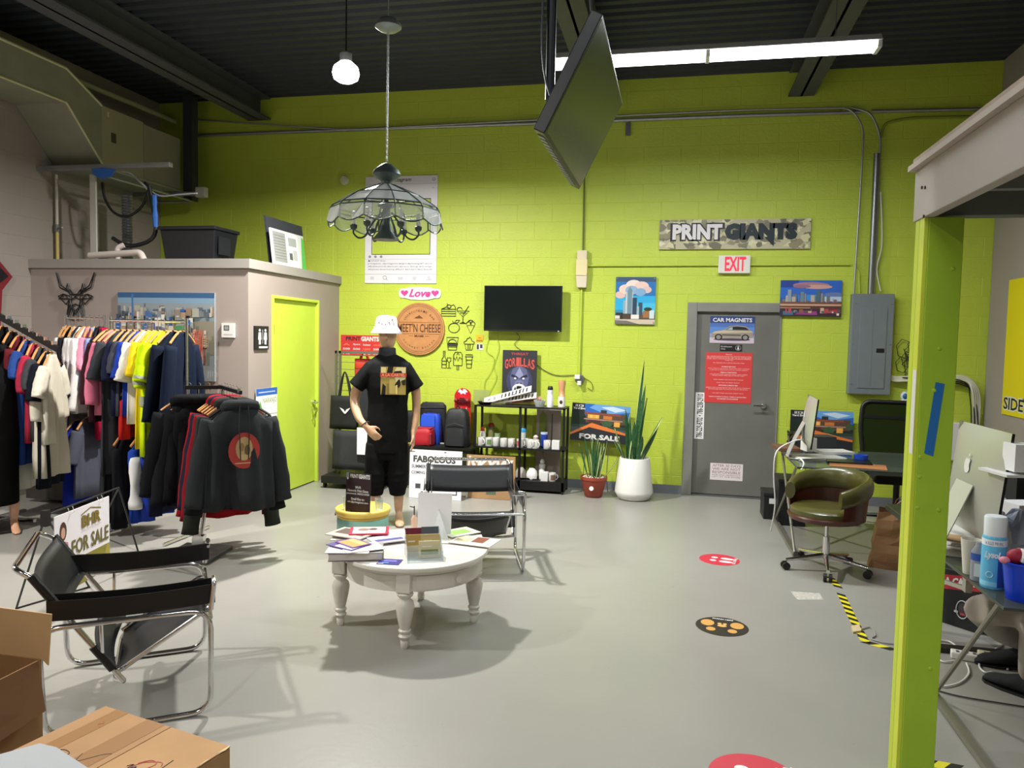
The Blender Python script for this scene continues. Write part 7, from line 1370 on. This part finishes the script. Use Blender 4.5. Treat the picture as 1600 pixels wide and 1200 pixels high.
for i, (px, py, w_, d_, h_, lb) in enumerate(((1206, 812, .16, .3, .26, 'small black box under the corner desk beside the grey door'), (1236, 822, .25, .35, .44, 'tall black storage box under the corner glass desk'))):
    p = onZ(px, py); t = thing('black_box', lb, 'box', p+V(0, .15, 0)); MB().bb((p.x-w_/2, p.y, 0), (p.x+w_/2, p.y+d_, h_-.03)).build('body', mat('101114', .5), t, bevel=.004); MB().bb((p.x-w_/2-.006, p.y-.006, h_-.03), (p.x+w_/2+.006, p.y+d_+.006, h_)).build('lid', mat('17181b', .5), t, bevel=.004)
    art(Fr((p.x-w_/2, p.y-.001, 0), (1, 0, 0), (0, 0, 1), w_, h_), [('a8402c', rc(.3, .5, .6, .62)) if i else ('d8d8d4', rc(.3, .6, .7, .8))], t, .0)
# bentwood swivel chair
CC = V(1.17, 6.02, 0); OL = mat('4c4a22', .3, noise=.06, bump=.08, bscale=40, coat=.3); WD = mat('4a1f14', .35, noise=.2, nscale=14, coat=.2)
t = thing('swivel_chair', 'olive upholstered bentwood swivel chair on a chrome star base', 'chair', CC)
PHI = math.radians(222)
def cpt(r, a, z): return CC+V(r*math.cos(a), r*math.sin(a), z)
MB().loft([[cpt(.25*s_, 2*PI*k/28, z)+V(math.cos(PHI), math.sin(PHI), 0)*.03 for k in range(28)] for z, s_ in ((.42, .9), (.44, 1.0), (.475, 1.0), (.495, .9), (.50, .5))]).build('seat', OL, t, smooth=True)
MB().loft([[cpt(.27*s_, 2*PI*k/28, z)+V(math.cos(PHI), math.sin(PHI), 0)*.03 for k in range(28)] for z, s_ in ((.395, .75), (.40, .95), (.43, 1.0), (.44, .98))]).build('seat_shell', WD, t, smooth=True)
NA = 28
def topz(k): e = abs(k-.5)*2; return .735-.10*e**2.2
def shell(r_in, r_out, z0f, z1f, a0, a1):
    return MB().loft([[cpt(r_in, a, z0f(k)), cpt(r_out-.02, a, z0f(k)), cpt(r_out, a, z1f(k)), cpt(r_in+.02, a, z1f(k))] for k, a in [(i/NA, a0+(a1-a0)*i/NA) for i in range(NA+1)]])
shell(.262, .285, lambda k: .41+.0*k, lambda k: topz(k)-.05, PHI+1.05, PHI+2*PI-1.05).build('bentwood_shell', WD, t, smooth=True)
rings = []
for i in range(NA+1):
    k = i/NA; a = PHI+.95+(2*PI-1.9)*k; e = abs(k-.5)*2; hh = .085-.02*e; tk = .038; c_ = cpt(.272, a, topz(k)-hh*.75); rd = V(math.cos(a), math.sin(a), 0)
    rings.append([c_+rd*tk*math.cos(q_)+V(0, 0, hh*math.sin(q_)) for q_ in [2*PI*m/12 for m in range(12)]])
MB().loft(rings).build('padded_back', OL, t, smooth=True)
MB().cyl(CC+V(0, 0, .09), CC+V(0, 0, .26), .026, n=14).cyl(CC+V(0, 0, .26), CC+V(0, 0, .40), .014, n=12).build('gas_lift', CHROME, t, smooth=True); MB().bb(CC+V(-.07, -.07, .385), CC+V(.07, .07, .398)).build('seat_plate', BLKM, t)
for k in range(5):
    a = math.radians(-97+72*k); e_ = cpt(.30, a, .075); lg = MB().tube([cpt(.02, a, .115), e_], [.020, .013], 8).build('star_leg', CHROME, t, smooth=True)
    w_ = V(-math.sin(a), math.cos(a), 0)
    for s in (-1, 1): MB().cyl(cpt(.30, a, .03)+w_*.008*s, cpt(.30, a, .03)+w_*.030*s, .029, n=14).build('caster_wheel', BLKM, lg, smooth=True)
# mesh office chair behind it
MC = V(2.10, 7.76, 0); t = thing('mesh_office_chair', 'black mesh-backed office chair behind the corner desk', 'chair', MC)
fz = Fr(MC+V(-.30, .12, .55), (1, -.1, 0), (0, .08, 1), .60, .62)
MB().tube(rounded([fz.p(.06, 0), fz.p(0, .6), fz.p(.03, 1), fz.p(.97, 1), fz.p(1, .6), fz.p(.94, 0)], .08, 5, closed=True), .02, 8, closed=True).build('back_frame', BLKM, t, smooth=True)
MB().prism([fz.p(.04, .02), fz.p(.96, .02), fz.p(.97, .98), fz.p(.03, .98)], fz.N*.003).build('mesh_back', glass('3c4c10', .75, .6), t)
MB().bar(fz.p(.02, .76), fz.p(.98, .76), .02, .03).build('cross_bar', BLKM, t); MB().bar(fz.p(.08, .12, .02), fz.p(.92, .10, .02), .012, .07).build('lumbar_strap', mat('7a9a28', .6), t)
MB().bb(MC+V(-.25, -.30, .43), MC+V(.25, .16, .51)).build('seat', mat('0f1012', .8), t, bevel=.03); MB().cyl(MC+V(0, -.05, .08), MC+V(0, -.05, .43), .028, n=12).build('gas_lift', BLKM, t)
MB().bar(MC+V(0, .15, .44), MC+V(0, .18, .8), .07, .03, (0, 1, 0)).build('back_spine', BLKM, t)
for k in range(5):
    a = math.radians(20+72*k); d_ = V(math.cos(a), math.sin(a), 0); lg = MB().tube([MC+V(0, -.05, .10), MC+V(0, -.05, .075)+d_*.31], [.024, .015], 8).build('star_leg', BLKM, t, smooth=True); w_ = V(-d_.y, d_.x, 0)
    MB().cyl(MC+V(0, -.05, .03)+d_*.31-w_*.022, MC+V(0, -.05, .03)+d_*.31+w_*.022, .029, n=14).build('caster_wheel', BLKM, lg, smooth=True)
# paper carrier bag
q = onZ(1357, 886); KB = mat('a07850', .8, noise=.12, nscale=9, bump=.5, bscale=9)
t = thing('paper_carrier_bag', 'brown paper carrier bag with twisted handles beside the swivel chair', 'bag', q+V(.2, .1, 0)); g = MB(); rr = random.Random(5); rings = []
U = V(.95, -.25, 0).normalized(); W_ = V(.25, .95, 0).normalized(); lean_ = V(.05, 0, 0)
for j in range(8):
    z = .44*j/7; row = []
    for (u, w_) in [(0, 0), (.11, -.012), (.21, 0), (.32, .0), (.33, .10), (.32, .19), (.2, .2), (.1, .19), (0, .19), (-.01, .1)]: row.append(q+U*(u*(1-.0*z))+W_*w_*(1-.1*z)+V(0, 0, z)+lean_*(z/.44)*1.2+V(rr.uniform(-.008, .008), rr.uniform(-.012, .012), 0))
    rings.append(row)
g.loft(rings, caps=False); g.build('bag_body', KB, t, solid=.002); MB().prism([p+V(0, 0, .002) for p in rings[0]], (0, 0, .004)).build('bag_base', KB, t)
for w_ in (.0, .19): MB().tube(spline([q+lean_*1.2+U*.10+W_*w_+V(0, 0, .42), q+lean_*1.2+U*.11+W_*w_+V(0, 0, .50), q+lean_*1.2+U*.16+W_*w_+V(0, 0, .54), q+lean_*1.2+U*.21+W_*w_+V(0, 0, .50), q+lean_*1.2+U*.22+W_*w_+V(0, 0, .42)], 4), .004, 6).build('handle', mat('b48c5c', .7), t)
# ---- near desks at the right edge
dkx = 1.30; dy0 = onZ(1502, 852, ZD).y
t = thing('office_desk', 'dark topped office desk behind the green post', 'desk', (2.0, dy0+.45, 0)); MB().bb((dkx, dy0, ZD-.035), (XR-.05, dy0+.95, ZD)).build('desk_top', mat('23241e', .3), t, bevel=.004)
lc = onZ(1518, 852, ZD)
MB().bar((lc.x, dy0+.04, .50), (lc.x, dy0+.04, ZD-.036), .045, .03, (1, 0, 0)).build('hanging_strut', mat('a9a79c', .4, .3), t); MB().bar((lc.x, dy0+.9, 0), (lc.x, dy0+.9, ZD-.036), .045, .03, (1, 0, 0)).build('leg', mat('a9a79c', .4, .3), t); MB().bar((XR-.15, dy0+.04, 0), (XR-.15, dy0+.04, ZD-.036), .045, .03, (1, 0, 0)).build('leg', mat('a9a79c', .4, .3), t)
MB().bar((lc.x, dy0+.06, .51), (lc.x-.05, dy0+.9, .36), .02, .02).build('brace', mat('a9a79c', .4, .3), t)
TLp, TRp = onZ(1500, 656, 1.345), onZ(1582, 677, 1.345)
imac('large silver desktop computer seen from behind with a white fruit emblem', TLp, TRp, .845, ZD+.001)
pile('paper_stack', 'stack of white printed papers beside the large computer stand', 1505, 843, ZD+.001, .34, .26, .05, .4, 'd6d4cc', n=5)
pile('kraft_envelope', 'kraft brown envelope at the corner of the dark desk', 1517, 846, ZD+.052, .22, .13, .006, -.5, 'b08a60', 'envelope')
pile('printed_card', 'striped printed card at the dark desk edge', 1474, 838, ZD+.001, .18, .1, .05, .5, 'b8bcc4', 'card')
pile('white_card_box', 'white and grey card box beside the computer stand', 1548, 812, ZD+.001, .13, .10, .13, .9, 'c4c6c8', 'box')
pile('blue_roll', 'small blue roll beside the computer stand', 1532, 836, ZD+.052, .07, .05, .05, .2, '2a5aa0', 'roll')
pile('orange_box', 'small orange and brown box behind the green post edge', 1470, 824, ZD+.001, .1, .12, .06, .3, 'b8683c', 'box')
pile('black_monitor_arm', 'black monitor stand at the right edge on the dark desk', 1597, 800, ZD+.001, .14, .12, .42, .1, '121316', 'stand')
pile('white_printer', 'white label printer at the right edge', 1597, 826, ZD+.001, .17, .15, .15, .3, 'd8d8da', 'printer')
p = onZ(1597, 800, ZD); pile('white_tray', 'white tray on top of the black monitor stand', 1597, 741, 1.165, .26, .2, .012, .2, 'dcdcdc', 'tray')
pile('white_phone_box', 'small white box standing on the white tray', 1598, 738, 1.18, .12, .1, .13, .1, 'e4e4e6', 'box')
for i, (px, py, s_, c, lb) in enumerate(((1556, 858, 1.0, 'd4d6d6', 'crumpled clear plastic bag behind the disinfectant can'), (1588, 860, 1.1, '9aa4b8', 'bluish plastic bag heap at the right edge'))):
    p = onZ(px, py, ZD+.001); g = MB(); rr = random.Random(i+3); N = 14; g.loft([[p+V((.07*q_+.02*rr.random())*s_*math.cos(2*PI*k/N), (.06*q_+.02*rr.random())*s_*math.sin(2*PI*k/N), z_*s_+.02*rr.random()) for k in range(N)] for z_, q_ in ((0, 1), (.04, 1.15), (.09, .9), (.13, .55), (.17, .15))]); tag(g.build('plastic_bag', glass('dfe4e8', .25, .3) if i == 0 else mat(c, .35, bump=.4, bscale=20)), lb, 'bag')
# clutter between
for i, (px, py, w_, d_, h_, c, lb) in enumerate(((1590, 848, .10, .07, .04, '8a3a30', 'dark red small box in the heap at the right edge'), (1582, 838, .12, .08, .03, 'c88a68', 'peach coloured packet in the heap at the right edge'), (1566, 842, .10, .08, .05, 'b8bcc0', 'grey packet in the heap at the right edge'), (1598, 872, .14, .08, .03, 'e4a8a0', 'pink lidded box above the blue bucket'))): pile('packet', lb, px, py, ZD+.03, w_, d_, h_, .3*i, c, 'packet')
glass_desk('near glass table with crossed rods at the right edge', 1.235, 1.88, 3.10, 3.78, ZD, (1.29, 1.83))
TYc = 3.25
q = onZ(1550, 917, ZD+.001); t = thing('spray_can', 'blue and white disinfectant spray can on the near glass table', 'can', q)
MB().lathe([(0, 0), (.042, 0), (.044, .006), (.044, .205), (.040, .213), (0, .215)], q, 28).build('can', S('5cb4e0', rough=.3), t, smooth=True); MB().lathe([(0, .213), (.040, .213), (.041, .285), (.037, .292), (0, .293)], q, 28).build('cap', S('dde4ea', rough=.35), t, smooth=True)
MB().lathe([(.0446, .175), (.0447, .20)], q, 28).build('white_band', S('e6ecf2'), t); MB().lathe([(.0446, .012), (.0448, .03)], q, 28).build('lower_band', S('88ccec'), t)
dv = (CAM-q); dv.z = 0; dv.normalize(); sv = V(0, 0, 1).cross(dv)
MB().loft([[q+(dv*math.cos(a)+sv*math.sin(a))*.0452+V(0, 0, z) for a in [.35+.1*k for k in range(10)]] for z in (.01, .14)], closed=False, caps=False).build('dark_panel', S('2c4aa0'), t)
f = Fr(q+dv*.0458-sv*.032+V(0, 0, .12), sv, (0, 0, 1), .055, .035); text('Lysol', f, (0, 0, 1, 1), S('e8eef4'), t, .001, bold=.05, slant=.2); f = Fr(q+dv*.0458-sv*.03+V(0, 0, .178), sv, (0, 0, 1), .06, .02); text('KILLS 99.9%', f, (0, .2, 1, .8), S('3a5a9a'), t, .001)
MB().tube([q+dv*.046-sv*.012+V(0, 0, .06)+sv*.012*math.cos(a)+V(0, 0, .012*math.sin(a)) for a in [k*PI/6 for k in range(12)]], .0012, 4, closed=True).build('ring_print', WHITE, t)
q = onZ(1527, 906, ZD+.001); t = thing('sanitizer_bottle', 'clear bottle with a blue label and a white sticker behind the spray can', 'bottle', q); MB().lathe([(0, 0), (.027, 0), (.028, .01), (.028, .12), (.014, .145), (.012, .16), (0, .16)], q, 20).build('bottle', mat('8a8c98', .25), t, smooth=True); MB().lathe([(.0285, .085), (.0287, .115)], q, 20).build('blue_label', S('2a50a0'), t); f = Fr(q+dv*.0288-sv*.014+V(0, 0, .02), sv, (0, 0, 1), .028, .055); art(f, [('d4d4d2', rc(0, 0, 1, 1))], t, .0)
q = onZ(1515, 896, ZD+.001); tag(MB().lathe([(0, 0), (.026, 0), (.04, .15), (.037, .15), (.024, .006), (0, .006)], q, 20).build('white_cup', mat('d4d0ca', .5), smooth=True), 'white paper cup at the corner of the near glass table', 'cup')
q = onZ(1598, 936, ZD+.001); t = thing('blue_bucket', 'small bright blue bucket of odds and ends at the right edge', 'bucket', q); MB().lathe([(0, 0), (.058, 0), (.075, .14), (.079, .14), (.079, .147), (.072, .147), (.055, .006), (0, .006)], q, 28).build('bucket', S('0f3fd8', rough=.3), t, smooth=True)
tag(MB().ell(q+V(-.03, 0, .165), (.035, .03, .03), 12, 8).build('red_pouch', mat('a01c38', .6), smooth=True), 'dark red pouch on top of the blue bucket', 'pouch'); tag(MB().box(q+V(.01, -.02, .165), (.07, .05, .05), Matrix.Rotation(.3, 3, 'Y')).build('white_packet', WHITE, bevel=.006), 'white packet standing in the blue bucket', 'packet'); tag(MB().ell(q+V(-.075, -.01, .15), (.02, .02, .014), 10, 6).build('pink_flower', mat('e08aa0', .6), smooth=True), 'pink flower tip at the rim of the blue bucket', 'flower')
# black cartons under the desk
La = onZ(1452, 966); Ra = onZ(1529, 991); du = (Ra-La).normalized(); dn_ = V(-du.y, du.x, 0); dn_ = dn_ if dn_.dot(V(0, 1, 0)) > 0 else -dn_; Wd = (Ra-La).length
t = thing('black_carton', 'black carton with a red lettered band and a round emblem under the desk', 'box', (La+Ra)/2); MB().prism([La, Ra, Ra+dn_*.3, La+dn_*.3], (0, 0, .345)).build('carton', mat('0e1116', .5), t, bevel=.004)
f = Fr(La, du, (0, 0, 1), Wd, .345); f = f if f.N.dot(dn_) < 0 else f
art(f, [('b02a36', [(0, .58), (1, .74), (1, 1), (0, .84)])], t, .001)
uu2 = (du*Wd+V(0, 0, .16*.345)).normalized(); f2 = Fr(f.p(.0, .60, .002), uu2, V(0, 0, 1), Wd, .2*.345); text('A LA CARTE', f2, (.05, .28, .95, .98), WHITE, t, .002, bold=.06)
MB().tube([f.p(.66+.12*math.cos(a), .34+.16*math.sin(a), .002) for a in [k*PI/8 for k in range(16)]], .003, 5, closed=True).build('emblem_ring', S('c8c8cc'), t); art(f, [('3a3236', cir(.66, .36, .08, .10)), ('b04048', rc(.62, .24, .72, .28)), ('c8c8cc', rc(.5, .26, .58, .30)), ('c8c8cc', rc(.74, .24, .82, .28)), ('55565c', rc(.78, .5, .95, .54))], t, .0015)
p = La+dn_*.32; t = thing('black_carton', 'second black carton stacked behind with a small yellow sticker', 'box', p); MB().prism([p-du*.2, p+du*.25, p+du*.25+dn_*.3, p-du*.2+dn_*.3], (0, 0, .5)).build('carton', mat('15171a', .5), t, bevel=.004); art(Fr(p-du*.2, du, (0, 0, 1), .45, .5), [('c8b83c', rc(.55, .84, .75, .96)), ('24262a', rc(.58, .86, .72, .94))], t, .001)
# power strips and cables
for i, (px, py, w_, lb) in enumerate(((1508, 1030, .14, 'white power adapter block on the floor under the near glass table'), (1552, 1032, .15, 'cream power strip on the floor near the shoe'))):
    p = onZ(px, py); t = thing('power_strip', lb, 'power strip', p); MB().box(p+V(0, 0, .02), (w_, .06, .038), Matrix.Rotation(-.25, 3, 'Z')).build('case', S('e4e2dc' if i == 0 else 'd4ccb0'), t, bevel=.006)
    for k in range(3): MB().box(p+V(-.04+.04*k, -.006*k, .041), (.015, .02, .004), Matrix.Rotation(-.25, 3, 'Z')).build('socket', mat('6a6a64', .5), t)
WC = [([(1462, 1000), (1485, 1003), (1505, 1020)], 'white cable leading to the adapter from behind the post'), ([(1462, 1028), (1475, 1034), (1495, 1032)], 'second white cable leading left from the adapter'), ([(1510, 1036), (1514, 1052), (1500, 1066), (1478, 1072), (1464, 1070)], 'white cable curving forward from the adapter'), ([(1572, 1002), (1545, 1022), (1530, 1038), (1538, 1050), (1550, 1050)], 'white cable rising right of the power strip'), ([(1550, 1022), (1560, 1036), (1570, 1040)], 'white plug cable lying over the power strip'), ([(1566, 1032), (1576, 1036), (1574, 1046)], 'short white cable beside the shoe')]
for P_, lb in WC: tag(MB().tube(spline([onZ(x, y, .008 if k not in () else .01) for k, (x, y) in enumerate(P_)], 5), .005, 6).build('white_cable', WHITE, smooth=True), lb, 'cable')
tag(MB().bar(onZ(1462, 1012, .015), onZ(1590, 1024, .015), .06, .03).build('cable_cover', mat('191510', .6)), 'long black cable cover lying along the floor under the desk', 'cable cover')
tag(MB().tube(spline([onZ(x, y, .006) for x, y in ((1462, 1078), (1500, 1088), (1560, 1098), (1640, 1110))], 4), .004, 6).build('dark_cable', mat('2c2c2c', .5)), 'thin dark cable lying across the floor before the shoe', 'cable')
# seated person, only the legs reach into the picture
t = thing('person', 'seated person in grey trousers and black suede shoes, legs under the near glass table', 'person', (2.1, 3.75, 0))
K1 = onY(1531, 952, 3.62); A1_ = onZ(1594, 1012, .11); K2 = onY(1622, 985, 3.48); K2.z = .56; A2_ = onZ(1610, 1052, .12); HP = V(2.12, 3.72, .56)
TG = mat('a0988e', .85, noise=.08, nscale=10, bump=.3, bscale=16); SKN = mat('b98a6c', .5)
b = MB()
b.ell(HP+V(.08, -.05, .72), (.10, .08, .12), 18, 14); b.tube([HP+V(.08, -.05, .48), HP+V(.07, -.05, .64)], .052, 12)
b.tube([HP+V(-.02, -.05, .72), HP+V(-.045, -.05, .70), HP+V(-.02, -.05, .68)], [.008, .012, .010], 8)
for s in (-1, 1):
    b.ell(HP+V(.09, -.05+s*.085, .72), (.02, .012, .03), 8, 6)
    limb(b, [HP+V(.06, -.05+s*.19, .42), HP+V(.02, -.05+s*.25, .18), HP+V(-.22, -.05+s*.2, .20)], [.05, .042, .028]); hand(b, HP+V(-.23, -.05+s*.2, .205), V(-1, 0, 0), V(0, -s, .2), V(0, 0, -1), 1.0, .5)
o = body('head_and_arms', b, SKN, t, .010)
b = MB(); b.loft([[HP+V(.02+wx*math.cos(a)+dx, -.05+wy*math.sin(a), z) for a in [2*PI*k/20 for k in range(20)]] for z, wx, wy, dx in ((-.08, .14, .18, .02), (.05, .13, .175, .02), (.2, .12, .16, .03), (.35, .125, .19, .04), (.44, .10, .20, .05), (.50, .06, .09, .05))])
for s in (-1, 1): limb(b, [HP+V(.06, -.05+s*.17, .42), HP+V(.03, -.05+s*.25, .22), HP+V(-.05, -.05+s*.235, .19)], [.07, .055, .052])
body('shirt', b, mat('2c3440', .85), t, .012)
b = MB(); b.loft([[HP+V(.03+.13*math.cos(a), -.05+.18*math.sin(a), z) for a in [2*PI*k/20 for k in range(20)]] for z in (-.1, .06)])
limb(b, [HP+V(0, .04, 0), HP.lerp(K1, .5)+V(0, 0, .01), K1], [.10, .085, .066]); limb(b, [K1, K1.lerp(A1_, .5), A1_+V(0, 0, .04)], [.066, .062, .050]); limb(b, [HP+V(0, -.14, 0), HP.lerp(K2, .5)+V(0, -.03, .01), K2], [.10, .085, .066]); limb(b, [K2, K2.lerp(A2_, .5), A2_+V(0, 0, .0)], [.066, .062, .052])
body('trousers', b, TG, t, .012)
b = MB()
for v in range(1): b.ell(HP+V(.095, -.05, .765), (.105, .088, .10), 18, 12)
b.build('hair', mat('1c1614', .8), t, smooth=True)
for an, toe in ((A2_, onZ(1541, 1064)), (A1_, A1_+V(-.16, .0, 0))):
    d_ = (toe-an); d_.z = 0; d_.normalize(); s_ = V(-d_.y, d_.x, 0); g = MB()
    g.loft([[an+d_*l+s_*w_*math.cos(a)+V(0, 0, -an.z+.012+h_/2+h_/2*math.sin(a)) for a in [2*PI*k/14 for k in range(14)]] for l, w_, h_ in ((-.07, .02, .05), (-.055, .036, .085), (0, .042, .10), (.05, .044, .085), (.11, .05, .06), (.17, .045, .045), (.20, .03, .03), (.215, .01, .012))]); g.build('shoe', mat('1a1c20', .9, bump=.3, bscale=40), t, smooth=True)
    MB().loft([[an+d_*l+s_*w_*c_+V(0, 0, -an.z+z) for c_, z in ((-1, 0), (1, 0), (1, .014), (-1, .014))] for l, w_ in ((-.07, .025), (0, .042), (.11, .05), (.19, .035), (.215, .012))]).build('sole', BLKM, t)
t = thing('office_stool', 'black swivel stool under the seated person', 'stool', (2.14, 3.68, 0)); MB().lathe([(0, .40), (.18, .40), (.2, .42), (.19, .46), (0, .465)], (2.14, 3.68, 0), 24).build('seat', LEATHER, t, smooth=True); MB().cyl((2.14, 3.68, .05), (2.14, 3.68, .40), .025, n=12).build('gas_lift', CHROME, t)
for k in range(5): a = 2*PI*k/5; MB().tube([(2.14, 3.68, .08), (2.14+.26*math.cos(a), 3.68+.26*math.sin(a), .03)], [.02, .026], 8).build('star_leg', BLKM, t)
